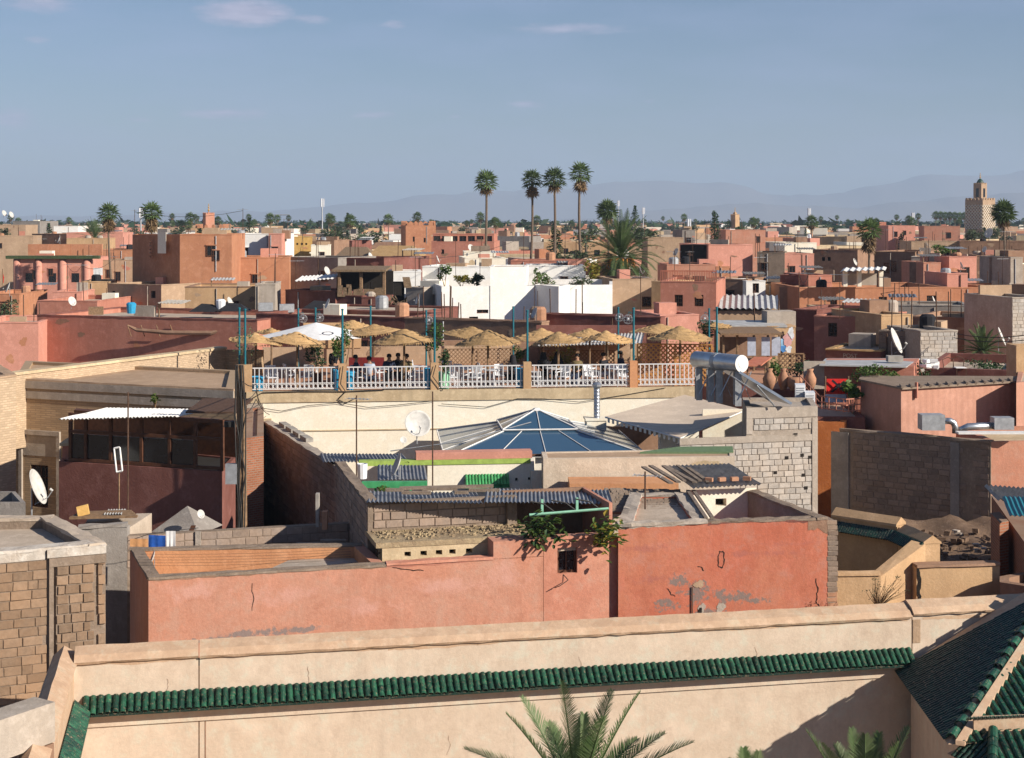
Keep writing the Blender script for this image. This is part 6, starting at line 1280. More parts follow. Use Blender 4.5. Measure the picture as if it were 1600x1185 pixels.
def lettering(root, txt, P, u, n, h, mat, name='lettering'):
    cu = bpy.data.curves.new(name, 'FONT'); cu.body = txt; cu.size = h/.7; cu.extrude = .002; tmp = bpy.data.objects.new(name, cu); COL.objects.link(tmp); bpy.context.view_layer.update(); me = bpy.data.meshes.new_from_object(tmp.evaluated_get(bpy.context.evaluated_depsgraph_get())); bpy.data.objects.remove(tmp)
    me.materials.clear(); me.materials.append(M[mat]); ob = bpy.data.objects.new(name, me); COL.objects.link(ob); ob.parent = root; ob.location = P+n*.012-org(root); ob.rotation_euler = rotm(u, V((0,0,1)), u.cross(V((0,0,1)))).to_euler(); return ob
u_ = (pwp[1]-pwp[0]).normalized(); n_ = V((u_.y, -u_.x, 0)); lettering(pw_, 'POST', onplane(1317, 559, pwp[0], n_), u_, n_, .22, 'greyp')
# ------------------------------------------------------------------ landmarks farther off
def merlons(root, pl, z, mat, step=.9, w=.5, h=.7, t=.3):
    for i in range(len(pl)):
        a, b = xy(pl[i]), xy(pl[(i+1)%len(pl)]); L = (b-a).length; k = max(2, int(L/step)); u = (b-a).normalized(); n = V((-u.y, u.x, 0))
        for j in range(k):
            if a.y > 1e5: continue
            c = a.lerp(b, (j+.5)/k); MB().mesh([up(c-u*w/2, z), up(c+u*w/2, z), up(c+u*w/2, z+h*.6), up(c, z+h), up(c-u*w/2, z+h*.6)]+[up(p, zz) for p, zz in ((c-u*w/2+n*t, z),(c+u*w/2+n*t, z),(c+u*w/2+n*t, z+h*.6),(c+n*t, z+h),(c-u*w/2+n*t, z+h*.6))], [(0,1,2,3,4),(9,8,7,6,5),(1,6,7,2),(2,7,8,3),(3,8,9,4),(4,9,5,0)]).build('merlon', M[mat], root)
def minaret(name, label, px, ytop, yl, ybase, hw, D, mat, lant, rz=radians(38), lat=True):
    c = W(px, ytop, D); r = hw*D/F/sqrt(2)*1.06; z1 = zat(yl, D); o = thing(name, label, 'minaret', (c.x, c.y, 0)); sq = lambda r_: [V((c.x+r_*sqrt(2)*cos(rz+pi/4+i*pi/2), c.y+r_*sqrt(2)*sin(rz+pi/4+i*pi/2), 0)) for i in range(4)]
    MB().prism(sq(r), 0, z1).build('shaft', M[mat], o); merlons(o, sq(r*1.02), z1, mat, r*.4, r*.26, r*.22, .25)
    zl = zat(ytop+10, D); r2 = r*.45; MB().prism(sq(r2), z1, zl).build('lantern', M[mat], o); merlons(o, sq(r2*1.02), zl, mat, r2*.5, r2*.34, r2*.3, .15)
    MB().lathe([(r2*.75,0),(r2*.8,r2*.35),(r2*.45,r2*.95),(0,r2*1.25)], (c.x, c.y, zl), 10).build('dome', M['tile' if lat else mat], o, True); MB().lathe([(.06,0),(.22,.3),(.06,.6),(.16,.85),(.05,1.1),(.10,1.25),(0,1.7)], (c.x, c.y, zl+r2*1.2), 8).build('finial', M['yellow'], o)
    if lat:                                       # raised diamond lattice on the faces
        for i in range(4):
            pl = sq(r); a, b = pl[i], pl[(i+1)%4]; u = (b-a).normalized(); n = V((u.y, -u.x, 0)); L = (b-a).length; z0, zt = zat(ybase, D), z1-.7
            if n.y > .3: continue
            bb = MB(); cell = L/6; k = int((zt-z0)/cell)
            for q in range(k):
                for j in range(6):
                    cc = up(a+u*(cell*(j+.5)), z0+cell*(q+.5))+n*.02
                    e = [cc+u*cell*.5, cc+V((0,0,cell*.5)), cc-u*cell*.5, cc-V((0,0,cell*.5))]
                    for m_ in range(4): d = (e[(m_+1)%4]-e[m_]); s = d.cross(n).normalized()*.09; bb.para(e[m_]-s/2, d, s, n*.14)
            tag(bb.build('lattice_relief', M['cream'], o), kind='stuff')
            pl = sq(r2); a, b = pl[i], pl[(i+1)%4]; MB().para(up(a.lerp(b, .32), z1+.8)+n*.01, (b-a)*.36, n*.02, V((0,0,(zl-z1)*.55))).build('lantern_window', M['darkglass'], o)
    return o
minaret('minaret', 'tall square minaret with diamond lattice and lantern at the right', 1531.5, 278, 313, 358, 21.5, 420, 'tan', True)
minaret('minaret', 'small red brick minaret with flag mast left of centre', 326, 325, 334, 360, 9.5, 300, 'salmon', True, radians(30), False)
minaret('minaret', 'slim pale minaret far off right of the dark cypress', 1148.5, 323, 336, 360, 6.5, 620, 'ochre', True, radians(40), False)
rb_, rbp = hD(305, 350, 357, 290, 4, 12, 'ochre', 'crenellated ochre mosque wall below the small red minaret', par=.3); merlons(rb_, rbp, zat(357, 290), 'terracotta', 1.1, .6, .8)
kb, kbp = hD(634, 681, 353, 260, 10, 8, 'terracotta', 'crenellated terracotta kasbah house right of the crane', par=.3, wins=[(0,645,370,648,378,'hole'),(0,662,372,665,379,'hole')]); merlons(kb, kbp, zat(353, 260), 'terracotta', 1.4, .8, .8)
ph_, php = hD(674, 772, 378, 212, -4, 10, 'pink', 'long pink house with a glazed roof pavilion behind the white house', par=.3, wins=[(0,689,390,694,397,'dark')])
H_(676, 772, 366, 216, -4, 6, 'pink', 'glazed roof pavilion with dark windows and teal shades', wins=[(0,677+13.5*i,369,688+13.5*i,378,'pane') for i in range(7)])
H_(726, 790, 404, 150, 6, 8, 'cream', 'cream flat roof with solar tubes behind the white house', par=.2); H_(725, 775, 394, 168, 3, 6, 'cream', 'cream washed roof room with a small cupola')
H_(20, 62, 346, 330, -6, 10, 'grey', 'grey unfinished block house high on the left skyline'); H_(-20, 40, 352, 300, 4, 10, 'tan', 'tan house with dark green pergola at the left skyline'); H_(84, 122, 354, 290, 6, 9, 'white', 'white house with two small turrets on the left'); H_(104, 192, 364, 235, 4, 9, 'pinklight', 'long light pink house in the left distance'); H_(104, 168, 373, 220, 4, 6, 'ochre', 'ochre roof terrace below the long light pink house'); H_(-20, 52, 369, 232, 8, 8, 'tan', 'tan plain house at the far left'); H_(156, 207, 391, 186, 5, 8, 'terracotta', 'terracotta house with railings left of the tower house', par=.3); H_(50, 104, 366, 244, -25, 8, 'brown', 'brown shaded house among the left roofs'); H_(142, 208, 407, 178, 3, 6, 'tan', 'tan low house with wooden grille left of the tower house')
# right distance
H_(1366, 1430, 394, 150, -30, 10, 'brown', 'large dark brown shaded block right of the middle'); H_(1424, 1450, 402, 146, -20, 6, 'greyp', 'grey roof room beside the dark brown block'); H_(1421, 1444, 411, 138, -35, 5, 'brown', 'shaded side of the small orange house with a blue door'); H_(1443, 1470, 411, 136, 8, 5, 'salmon', 'small bright orange house right of the dark brown block'); H_(1468, 1484, 402, 140, -35, 5, 'maroon', 'shaded side of the pink house at right'); H_(1483, 1526, 402, 138, 10, 6, 'pinklight', 'light pink house with a white sheet canopy at right'); H_(1525, 1560, 400, 150, -10, 6, 'brown', 'dark loggia house near the right edge'); H_(1546, 1580, 404, 128, -32, 5, 'mortar', 'dark side of the tall grey block house at right'); H_(1579, 1598, 403, 125, 12, 5, 'mort_white', 'lit side of the tall grey block house at right'); H_(1388, 1430, 353, 290, 4, 10, 'pinklight', 'pale pink parapet house left of the minaret'); H_(1444, 1500, 354, 280, -8, 8, 'salmon', 'salmon low house left of the minaret'); H_(1424, 1506, 378, 205, -3, 8, 'tan', 'long tan wall house left of the right-hand palm'); H_(1500, 1625, 378, 200, -14, 8, 'brown', 'long brown shaded house below the minaret'); H_(1183, 1226, 395, 150, -12, 6, 'mortar', 'grey block roof room right of the pink box house'); H_(1225, 1272, 397, 150, 4, 6, 'pinklight', 'light pink wall right of the grey block roof room'); H_(1270, 1340, 391, 165, -26, 8, 'brown', 'brown shaded house with small dark openings', wins=[(0,1284,402,1289,408,'hole'),(0,1293,402,1298,408,'hole')]); H_(1226, 1276, 380, 190, 6, 7, 'cream', 'cream house among the right-hand roofs'); H_(1066, 1086, 360, 225, 4, 8, 'grey', 'grey square house left of the dark cypress'); H_(1012, 1068, 372, 205, 0, 8, 'tan', 'tan long house behind the date palm'); H_(1134, 1196, 360, 240, 4, 8, 'salmon', 'salmon house row right of the dark cypress'); H_(1480, 1512, 428, 120, 5, 5, 'pinklight', 'light pink roof room above the terracotta shadow house')  # dark and shaded sides get darker materials: shade put in as colour
sp2 = thing('white_sheet_canopy', 'white ribbed sheet canopy on a small roof above the long orange house', 'canopy', W(1345, 445, 116)); corrugated('roof_sheet', sp2, W(1313, 424, 113), W(1383, 422, 113), W(1318, 419, 117), 'whitepaint', .45, .05)
for px in (1318, 1340, 1374): MB().para(W(px, 448, 114), V((.3,0,0)), V((0,.3,0)), V((0,0,1.15))).build('post', M['cream'], sp2)
MB().para(W(1316, 446, 116), V((2.6,0,0)), V((0,.2,0)), V((0,0,.9))).build('back_wall', M['greyp'], sp2)
# ------------------------------------------------------------------ the medina beyond: single houses, then the mass of it
def far_city():
    rr = random.Random(11); mats = ['terracotta','pink','pinklight','tan','ochre','cream','white','greyp','brown','creamdirty','tan','ochre','creamdirty','tan','grey','cream','greyp','pinklight','terracotta']; n_single = 0; D = 128.0; groups = {}
    far = MB(); fm = []; mlist = sorted(set(mats)); win = MB()
    cand = []
    while D < 1500:
        cell = 10.5+D*.014; x = -.37*D+rr.uniform(0, cell)
        while x < .37*D:
            w = cell*rr.uniform(.55, 1.15); dp = cell*rr.uniform(.5, .95); z = min(13.2, 8.2+rr.gauss(1.6, 1.5)+(rr.random() < .12)*2.0); cand.append((D+rr.uniform(-.4,.4)*cell, x, w, dp, z, rr.gauss(0, 16), rr.choice(mats))); x += w+rr.uniform(-.15, .5)*cell*(.5 if D < 420 else .6)
        D += cell*rr.uniform(.75, 1.0)
    cand.sort()
    for (D, x, w, dp, z, yaw, mt) in cand:
        z = min(z, CZ-.012*D if D < 300 else (12.6 if D < 450 else 11.6))      # roofs keep below the tree line
        y = radians(yaw); u = V((cos(y), sin(y), 0)); n = V((-sin(y), cos(y), 0)); a = V((x, D, 0)); pl = [a, a+u*w, a+u*w+n*dp, a+n*dp]; p0, p1 = min(800+p.x*F/p.y for p in pl), max(800+p.x*F/p.y for p in pl)
        dm = min(p.y for p in pl)
        if any(o[0]-4 < p1 and o[1]+4 > p0 and dm < o[2]+1 for o in OCC[:NOCC]): continue
        if n_single < 290:
            tone = {'white':'whitewashed','cream':'cream','pink':'dusky pink','pinklight':'light pink','terracotta':'terracotta','tan':'tan','ochre':'ochre','greyp':'grey','brown':'brown','salmon':'salmon','creamdirty':'stained cream','grey':'dark grey'}[mt]
            o, _ = house('house', 'small flat-roofed %s house among the far medina roofs' % tone, pl, z, mt, par=rr.uniform(.3,.8), pw=.3, group='far %s medina houses' % tone); n_single += 1
            if rr.random() < .55:                # stair hut on the roof
                c = a+u*(w*rr.uniform(.2,.7))+n*(dp*rr.uniform(.35,.75)); MB().box((c.x, c.y, z+.35), (rr.uniform(1.6,3.2), rr.uniform(1.5,2.6), rr.uniform(1.6,2.6)), y).build('stair_hut', M[rr.choice(mats)], o)
            for k in range(rr.randrange(0, 4)):
                c = a+u*(w*rr.uniform(.1,.85)); h = rr.uniform(.9,1.3); MB().para(up(c, z-rr.uniform(1.8,3.0))-n*.03, u*rr.uniform(.6,1.0), n*.1, V((0,0,h))).build('window', M['darkglass'], o)
            if rr.random() < .4:
                c = a+u*(w*rr.uniform(.2,.8))+n*(dp*rr.uniform(.2,.8)); MB().lathe([(.5,0),(.55,.1),(.55,.9),(.4,1.05),(0,1.1)], (c.x, c.y, z-.2), 8).build('water_tank', M[rr.choice(['plastic_white','steeldull','greyp','clay','tan','cl_black'])], o)
        else:
            k0 = len(far.f); far.prism(pl, 0, z); mi = mlist.index(mt); fm += [mi]*(len(far.f)-k0)
            if rr.random() < .6:
                c = a+u*(w*rr.uniform(.2,.7))+n*(dp*rr.uniform(.2,.7)); k0 = len(far.f); far.box((c.x, c.y, z+.9), (w*rr.uniform(.2,.5), dp*.35, 1.8+rr.random()*1.2), y); fm += [mlist.index(rr.choice(mats))]*(len(far.f)-k0)
    me = far.data('far_medina', [M[m_] for m_ in mlist]); me.polygons.foreach_set('material_index', fm); ob = bpy.data.objects.new('far_medina', me); COL.objects.link(ob); tag(ob, 'dense mass of tiny pink and tan houses reaching to the horizon', 'houses', kind='stuff')
NOCC = len(OCC); far_city()
# masts and crane on the skyline
def mast(px, yt, D, label, w=.9, wht=True):
    p = W(px, yt, D); o = thing('telecom_mast', label, 'mast', (p.x, p.y, 0)); z = p.z; MB().tube([(p.x, p.y, 0), (p.x, p.y, z)], [.35,.18], 6).build('pole', M['steeldull'], o)
    for i in range(3): a = i*2.1; MB().box((p.x+.5*cos(a), p.y+.5*sin(a), z-1.2), (.35,.25,2.6), a).build('antenna_panel', M['plastic_white'], o)
mast(503.5, 311, 480, 'tall thin telecom mast on the left skyline'); mast(1264, 326, 520, 'white telecom mast on the right skyline left of the palm'); mast(1426, 333, 560, 'white telecom mast nearest the minaret'); mast(966, 314, 700, 'thin telecom mast beside the conifer'); mast(1005, 325, 620, 'short telecom mast right of the conifer'); mast(220, 326, 420, 'thin mast between the two left palms'); mast(1076, 343, 420, 'stubby white telecom panel left of the dark cypress')
cr_ = thing('tower_crane', 'faint tower crane on the left skyline', 'crane', W(427, 345, 1500)); q = W(427, 336, 1500); MB().tube([(q.x, q.y, 0), q], .7, 4).build('tower', M['steeldull'], cr_); MB().tube([q-V((6,0,0)), q+V((16,0,0))], .5, 4).build('jib', M['steeldull'], cr_)
# ------------------------------------------------------------------ vegetation
def fan_leaf(b, P, d, L, rnd, up_=V((0,0,1)), nf=8, droop=.35):
    d = d.normalized(); s = d.cross(up_); s = s.normalized() if s.length > .05 else V((1,0,0)); nn = s.cross(d); pl = L*.5; Q = P+d*pl-V((0,0,droop*.1*L)); b.para(P-s*.012, s*.024, Q-P, nn*.02)
    for i in range(nf):
        a = (i/(nf-1)-.5)*3.3; e = (d*cos(a)+s*sin(a)); T = Q+e*(L*.62*rnd.uniform(.85,1.1))-V((0,0,droop*L*rnd.uniform(.15,.5)*(.4+abs(sin(a))))); m_ = Q.lerp(T, .5)+V((0,0,.05*L)); ws = nn.cross(e).normalized()*L*.05
        b.poly(Q, m_-ws, T, m_+ws)
def fan_palm_proto(seed, trunk_h, skirt=0.0, R_=1.45, nl=34):
    rnd = random.Random(seed); o = thing('fan_palm', 'fan palm', 'palm tree'); bx, by = rnd.choice((-1,1))*rnd.uniform(.5,1.1), rnd.uniform(-.5,.5); k = 10
    path = [V((bx*sin(pi*.5*i/k)*sin(2.2*i/k), by*i/k, trunk_h*i/k)) for i in range(k+1)]; e_ = V((path[-1].x, path[-1].y, 0)); path = [q-e_ for q in path]; MB().tube(path, [.19-.08*i/k for i in range(k+1)], 8).build('trunk', M['bark'], o); T = path[-1]; b = MB()
    for i in range(nl):
        el = radians(-42+125*((i+.5)/nl)); az = i*2.39996; d = V((cos(az)*cos(el), sin(az)*cos(el), sin(el))); fan_leaf(b, T+V((0,0,.1)), d, R_*rnd.uniform(.82,1.05), rnd)
    b.build('crown', M['frond'], o)
    if skirt:
        b = MB()
        for i in range(int(60*skirt)):
            az = i*2.39996; h = rnd.uniform(0, skirt*1.6); el = radians(rnd.uniform(-82,-55)); d = V((cos(az)*cos(el), sin(az)*cos(el), sin(el))); fan_leaf(b, T-V((0,0,h*.8)), d, R_*rnd.uniform(.6,.95), rnd, V((cos(az),sin(az),0)))
        b.build('dead_skirt', M['fronddead'], o)
    o['h'] = trunk_h; return o
def frond(b, rachis, P, d0, L, rnd, pairs=26, ll=.34, droop=.9, wd=.03, vee=.55):
    """pinnate palm leaf: arching rib with leaflets on both sides"""
    d0 = d0.normalized(); side = d0.cross(V((0,0,1))); side = side.normalized() if side.length > .08 else V((rnd.uniform(-1,1), rnd.uniform(-1,1), 0)).normalized(); n = 10; pts = []; p = V(P); d = V(d0)
    for i in range(n+1): pts.append(p.copy()); d = (d+V((0,0,-droop*.5*(i/n)**1.3/n*2.2))).normalized(); p = p+d*(L/n)
    rachis.tube(pts, [.028*(1-.85*i/n) for i in range(n+1)], 4)
    for k in range(pairs):
        t = .16+.84*(k+.5)/pairs; f = t*n; i = min(n-1, int(f)); q = pts[i].lerp(pts[i+1], f-i); dd = (pts[i+1]-pts[i]).normalized(); upn = side.cross(dd).normalized(); l_ = ll*(sin(pi*min(1, .12+.86*t))**.6)*rnd.uniform(.85,1.1)
        for s in (-1, 1):
            e = (side*s*(.85)+dd*(.5+.45*t)+upn*vee*.7*rnd.uniform(.5,1.1)).normalized(); T = q+e*l_-V((0,0,l_*.12*rnd.random())); ws = dd*wd*.5; b.poly(q-ws, q+e*l_*.5-ws*1.1, T, q+e*l_*.5+ws*1.1, q+ws)
def date_palm(label, base, trunk_h, nf, L, mats=('frondgrey','bark'), seed=1, pairs=26, ll=.34, els=(85,-30), dates=False, wd=.03, extra=(), name='date_palm', group=None, dr=1.0):
    rnd = random.Random(seed); o = thing(name, label, 'palm tree', base, group); T = V(base)+V((0,0,trunk_h)); k = 8; MB().tube([V(base).lerp(T, i/k) for i in range(k+1)], [.26+.04*(i % 2) for i in range(k+1)], 8).build('trunk', M[mats[1]], o); b, rc = MB(), MB()
    for i in range(nf):
        t = (i+.5)/nf; el = radians(els[0]+(els[1]-els[0])*t+rnd.uniform(-6,6)); az = i*2.39996+rnd.uniform(-.2,.2); frond(b, rc, T, V((cos(az)*cos(el), sin(az)*cos(el), sin(el))), L*rnd.uniform(.85,1.08), rnd, pairs, ll, (.5+.8*t)*dr, wd)
    for (dx, dy, dz, l_) in extra: frond(b, rc, T, V((dx, dy, dz)), l_, rnd, pairs, ll, .55, wd)
    cw = b.build('crown', M[mats[0]], o); rc.build('leaf_ribs', M['frondgrey'], cw)
    if dates:
        b = MB()
        for i in range(14): az = i*2.4; p = T+V((cos(az)*.5, sin(az)*.5, -.1)); b.tube([p, p+V((cos(az)*.5, sin(az)*.5, -.1)), p+V((cos(az)*.7, sin(az)*.7, -.9))], [.03,.09,.02], 5)
        b.build('date_clusters', simple('orange dates', (.45,.18,.03), .7), o)
    return o
# near palms in the garden
def tipdir(c, D, tips): return [((V(W(x, y, D+dd))-c).x, dd, (V(W(x, y, D+dd))-c).z, (V(W(x, y, D+dd))-c).length*1.02) for x, y, dd in tips]
c = W(903, 1262, 25.5)
date_palm('young date palm with upright fronds in front of the garden wall', (c.x, c.y, c.z-4), 4, 0, 2.0, seed=5, pairs=66, ll=.40, wd=.020, extra=tipdir(c, 25.5, ((735,1160,.3),(800,1112,-.3),(822,1090,.5),(880,1068,-.2),(912,1118,.6),(952,1082,.4),(992,1080,-.3),(1030,1140,.4),(1072,1150,-.2),(770,1190,-.6),(1045,1180,-.7),(940,1120,-.6),(860,1130,.6),(990,1150,.7))))
c = W(1352, 1300, 26.5)
date_palm('date palm showing only its frond tips at the bottom right', (c.x, c.y, c.z-4), 4, 0, 2.0, seed=6, pairs=66, ll=.40, wd=.020, extra=tipdir(c, 26.5, ((1268,1142,.1),(1290,1160,-.4),(1332,1142,.3),(1352,1150,-.2),(1372,1148,.4),(1415,1138,.2),(1400,1160,-.4),(1310,1165,.5))))
c = W(1170, 1300, 26.5)
date_palm('date palm barely showing its tips at the bottom edge right of centre', (c.x, c.y, c.z-4), 4, 0, 2.0, seed=7, pairs=66, ll=.40, wd=.020, extra=tipdir(c, 26.5, ((1162,1172,.2),(1184,1176,-.2),(1140,1190,.3))))
# big date palm behind the white house, smaller ones
c = W(970, 402, 126)
date_palm('large shaggy date palm with orange dates behind the beige wall', (c.x, c.y, 0), c.z, 96, 3.9, seed=3, pairs=30, ll=.55, els=(84,-75), dates=True, wd=.06, mats=('frondgrey','bark'), dr=2.4)
for x, y, D, L, lb_, sd in ((148,372,230,3.2,'distant date palm left of the fan palms on the left',21),(1535,548,78,1.4,'small date palm in a pot on the dark terrace at right',22),(1362,548,77,0,'',0)):
    if lb_: c = W(x, y, D); date_palm(lb_, (c.x, c.y, c.z-6), 6, 40, L, seed=sd, pairs=18, ll=L*.15, els=(86,-20), wd=.05)
# fan palms
pr = [fan_palm_proto(1, 20, .25), fan_palm_proto(2, 13, 1.0, 1.7), fan_palm_proto(3, 12, .4, 1.9, 70), fan_palm_proto(14, 20, .5, 1.45, 30)]
def put_palm(i, px, py, rp, D, label, first):
    p0 = pr[i]; base_r = (1.45, 1.7, 1.9, 1.45)[i]; s = rp*D/F/base_r*1.32; c = W(px, py, D); th = p0['h']; zs = c.z/th; loc = (c.x, c.y, 0)
    o = p0 if first else copytree(p0); o.location = (c.x, c.y, c.z-th*s); o.scale = (s, s, s); o['label'] = label; o.rotation_euler.z = px*.7; return o
used = set()
for i, px, py, rp, D, lb_ in ((0,760,285,17,190,'leftmost of the four tall thin fan palms'),(3,831.5,283,15.5,196,'second from left of the four tall thin fan palms'),(0,865.5,281,17,194,'third from left of the four tall thin fan palms'),(3,906.5,273,17,188,'rightmost and tallest of the four thin fan palms'),(1,170,334,15,165,'shaggy skirted fan palm at left, the left one of the pair'),(1,236.5,333,16,150,'shaggy skirted fan palm just above the tower house'),(2,949,330,15,230,'fan palm above the large date palm'),(1,1358,361,18,150,'bushy skirted fan palm left of the minaret'),(2,1568,333,17,172,'fan palm right of the minaret')):
    put_palm(i, px, py, rp, D, lb_, i not in used); used.add(i)
for o in pr: del o['h']
# leafy crowns
def leafcloud(b, c, rx, ry, rz, n, ls, rnd, hollow=.35):
    for i in range(n):
        while True:
            p = V((rnd.uniform(-1,1), rnd.uniform(-1,1), rnd.uniform(-1,1)))
            if hollow < p.length < 1: break
        q = V((c[0]+p.x*rx, c[1]+p.y*ry, c[2]+p.z*rz)); u = V((rnd.uniform(-1,1), rnd.uniform(-1,1), rnd.uniform(-.6,.6))).normalized(); w = u.cross(V((rnd.uniform(-1,1), rnd.uniform(-1,1), rnd.uniform(-1,1)))).normalized(); l_ = ls*rnd.uniform(.6,1.3)
        b.poly(q-u*l_, q+w*l_*.45, q+u*l_, q-w*l_*.45)
def bush(name, label, c, rx, rz, n, ls, mat, seed=0, stem=None, cat='shrub', lobes=5, group=None):
    rnd = random.Random(seed); c = V(c); o = thing(name, label, cat, (c.x, c.y, c.z-rz-(stem or 0)), group); b = MB()
    for i in range(lobes):
        q = c+V((rnd.uniform(-.6,.6)*rx, rnd.uniform(-.6,.6)*rx, rnd.uniform(-.6,.6)*rz)); leafcloud(b, q, rx*rnd.uniform(.35,.6), rx*rnd.uniform(.35,.6), rz*rnd.uniform(.3,.55), n//lobes, ls, rnd, .1)
    b.build('foliage', M[mat], o); s = MB(); zb_ = c.z-rz-(stem or 0)
    for i in range(4): q = c+V((rnd.uniform(-.6,.6)*rx, rnd.uniform(-.6,.6)*rx, rnd.uniform(-.2,.5)*rz)); s.tube([(c.x, c.y, zb_), V((c.x, c.y, zb_)).lerp(q, .5)+V((rnd.uniform(-.1,.1)*rx,0,0)), q], [.03,.02,.008], 4)
    s.build('stems', M['wood'], o); return o
for q in (('citrus_tree','dark leafy citrus tree left of the standing person',W(500,553,62.8),.62,.62,420,.075,'leafdark',31,.55),('citrus_tree','tall leafy citrus tree entwined with the second front pole',W(537,532,61.4),.48,.95,480,.075,'leaf',32,.4),('shrub','dark bushy shrub in the pale green tub',W(694,566,61.6),.33,.5,260,.07,'leafdark',33,.1),('citrus_tree','loose green tree round the third front pole',W(676,530,62.4),.5,.8,260,.08,'leaf',34,.8),('shrub','bright green shrub right of the fourth railing post',W(885,560,65),.75,.55,420,.08,'leafyellow',35,.2),('shrub','airy bush at the left corner of the terrace',W(388,540,62),.55,.8,150,.06,'leafgrey',36,.6),('shrub','green bush left of the fourth front pole',W(812,555,64),.35,.5,200,.07,'leaf',37,.3),('shrub','dark tree beside the small straw parasol at right',W(1100,520,72),.6,.7,260,.09,'leafdark',38,.4),
          ('shrub','green climbing shrub left of the clay pots',W(1212,572,63),.6,.5,320,.07,'leaf',41,.2),('shrub','dark shrub behind the clay pots',W(1245,574,63.5),.7,.45,320,.07,'leafdark',42,.2),('oleander','flowering oleander shrub behind the pink cabin',W(1370,582,59.5),1.0,.42,620,.07,'leaf',43,.3),('yucca','spiky green yucca beside the red banner',W(1333,618,58),.42,.6,300,.13,'leaf',44,.1),('shrub','dark shrub by the white bundle on the right terrace',W(1443,578,62.5),.4,.4,200,.07,'leafdark',45,.2),('shrub','dark creeper over the shaded right terrace',W(1530,572,70),1.6,.35,380,.08,'leafdark',46,.2),
          ('tree','dusty tree at the left edge below the terracotta house',W(4,487,100),1.1,1.1,420,.12,'leafgrey',51,1.2),('shrub','leafy plants at the left of the white roof garden',W(695,428,106),.5,.75,220,.12,'leaf',52,.3),('shrub','ochre leaved plants in the middle of the white roof garden',W(722,437,107),.9,.45,260,.12,'leafyellow',53,.2),('shrub','dark banana plants at the right of the white roof garden',W(745,435,107),.6,.55,220,.14,'leafdark',54,.2),('shrub','leafy plants right of the raised white block',W(855,437,109),.8,.5,240,.12,'leaf',55,.2),('shrub','dusty plants on the right wing of the white house',W(905,439,109),1.1,.4,280,.12,'leafgrey',56,.2),('shrub','thin plant by the raised white block',W(838,430,107),.3,.8,120,.12,'leaf',57,.2),('shrub','tall grass beside the date palm',W(928,425,118),.8,1.0,300,.16,'leafyellow',58,.3),('shrub','small shrubs on the roof above the pink box row',W(1475,390,150),1.4,.5,200,.18,'leaf',59,.2),
          ('weed','small green plant growing from the tan brick parapet',W(242,623,51.6),.22,.2,60,.09,'leaf',60,.1),('shrub','potted plants by the dark opening of the green patio',W(600,768,43.2),.42,.22,120,.06,'leaf',61,.1)):
    bush(*q[:9], stem=q[9])
# broad leaved plants spilling from the opening
for (lb_, cx_, cy_, rx, rz, n, sd, mt) in (('large leaved plant spilling out at the left of the dark opening', 848, 826, .50, .34, 150, 71, 'leaf'), ('large leaved plant with yellowing leaves at the right of the dark opening', 947, 832, .36, .36, 130, 72, 'leafyellow')):
    rnd = random.Random(sd); c = W(cx_, cy_, 36.15); o = thing('rubber_plant', lb_, 'plant', (c.x, c.y, c.z-.3)); b = MB(); b2 = MB(); st = MB()
    for i in range(n):
        p = c+V((rnd.gauss(0,.5)*rx, rnd.uniform(-.22,.35), rnd.gauss(0,.5)*rz)); a = rnd.uniform(0,6.28); d = V((cos(a), sin(a)*.6-.3, rnd.uniform(-.9,.35))).normalized(); s = d.cross(V((0,0,1))).normalized(); l_ = rnd.uniform(.15,.25); nn = s.cross(d)*.02; (b if rnd.random() < .7 else b2).mesh([p, p+d*l_*.35-s*l_*.24+nn, p+d*l_*.8-s*l_*.16, p+d*l_, p+d*l_*.8+s*l_*.16, p+d*l_*.35+s*l_*.24+nn, p+d*l_*.5-nn], [(0,1,6),(1,2,6),(2,3,6),(3,4,6),(4,5,6),(5,0,6)])
    b.build('leaves', M['leaf'], o); b2.build('leaves', M[mt if mt != 'leaf' else 'leafdark'], o)
    for i in range(7): q = c+V((rnd.gauss(0,.5)*rx, .1, rnd.gauss(0,.4)*rz)); st.tube([c+V((0,.5,-.45)), c.lerp(q, .6)+V((0,.2,-.1)), q], [.02,.014,.006], 4)
    st.build('stems', M['wood'], o)
# dry bush behind the garden wall
rnd = random.Random(81); c = W(1372, 950, 36.6); o = thing('dry_bush', 'dry twiggy bush in front of the ochre court wall', 'shrub', c); b = MB(); lf = MB()
for i in range(46):
    a = rnd.uniform(-1.5,1.5); l_ = rnd.uniform(.35,.8); q = c+V((sin(a)*l_*.75+.15, rnd.uniform(-.1,.2), l_*cos(a*.7))); m_ = c.lerp(q, .5)+V((rnd.uniform(-.07,.07), 0, .03)); b.tube([c, m_, q], [.011,.007,.003], 3)
    if rnd.random() < .5: leafcloud(lf, q, .08, .08, .06, 5, .025, rnd, 0)
b.build('twigs', M['fronddead'], o); lf.build('foliage', M['leafgrey'], o)
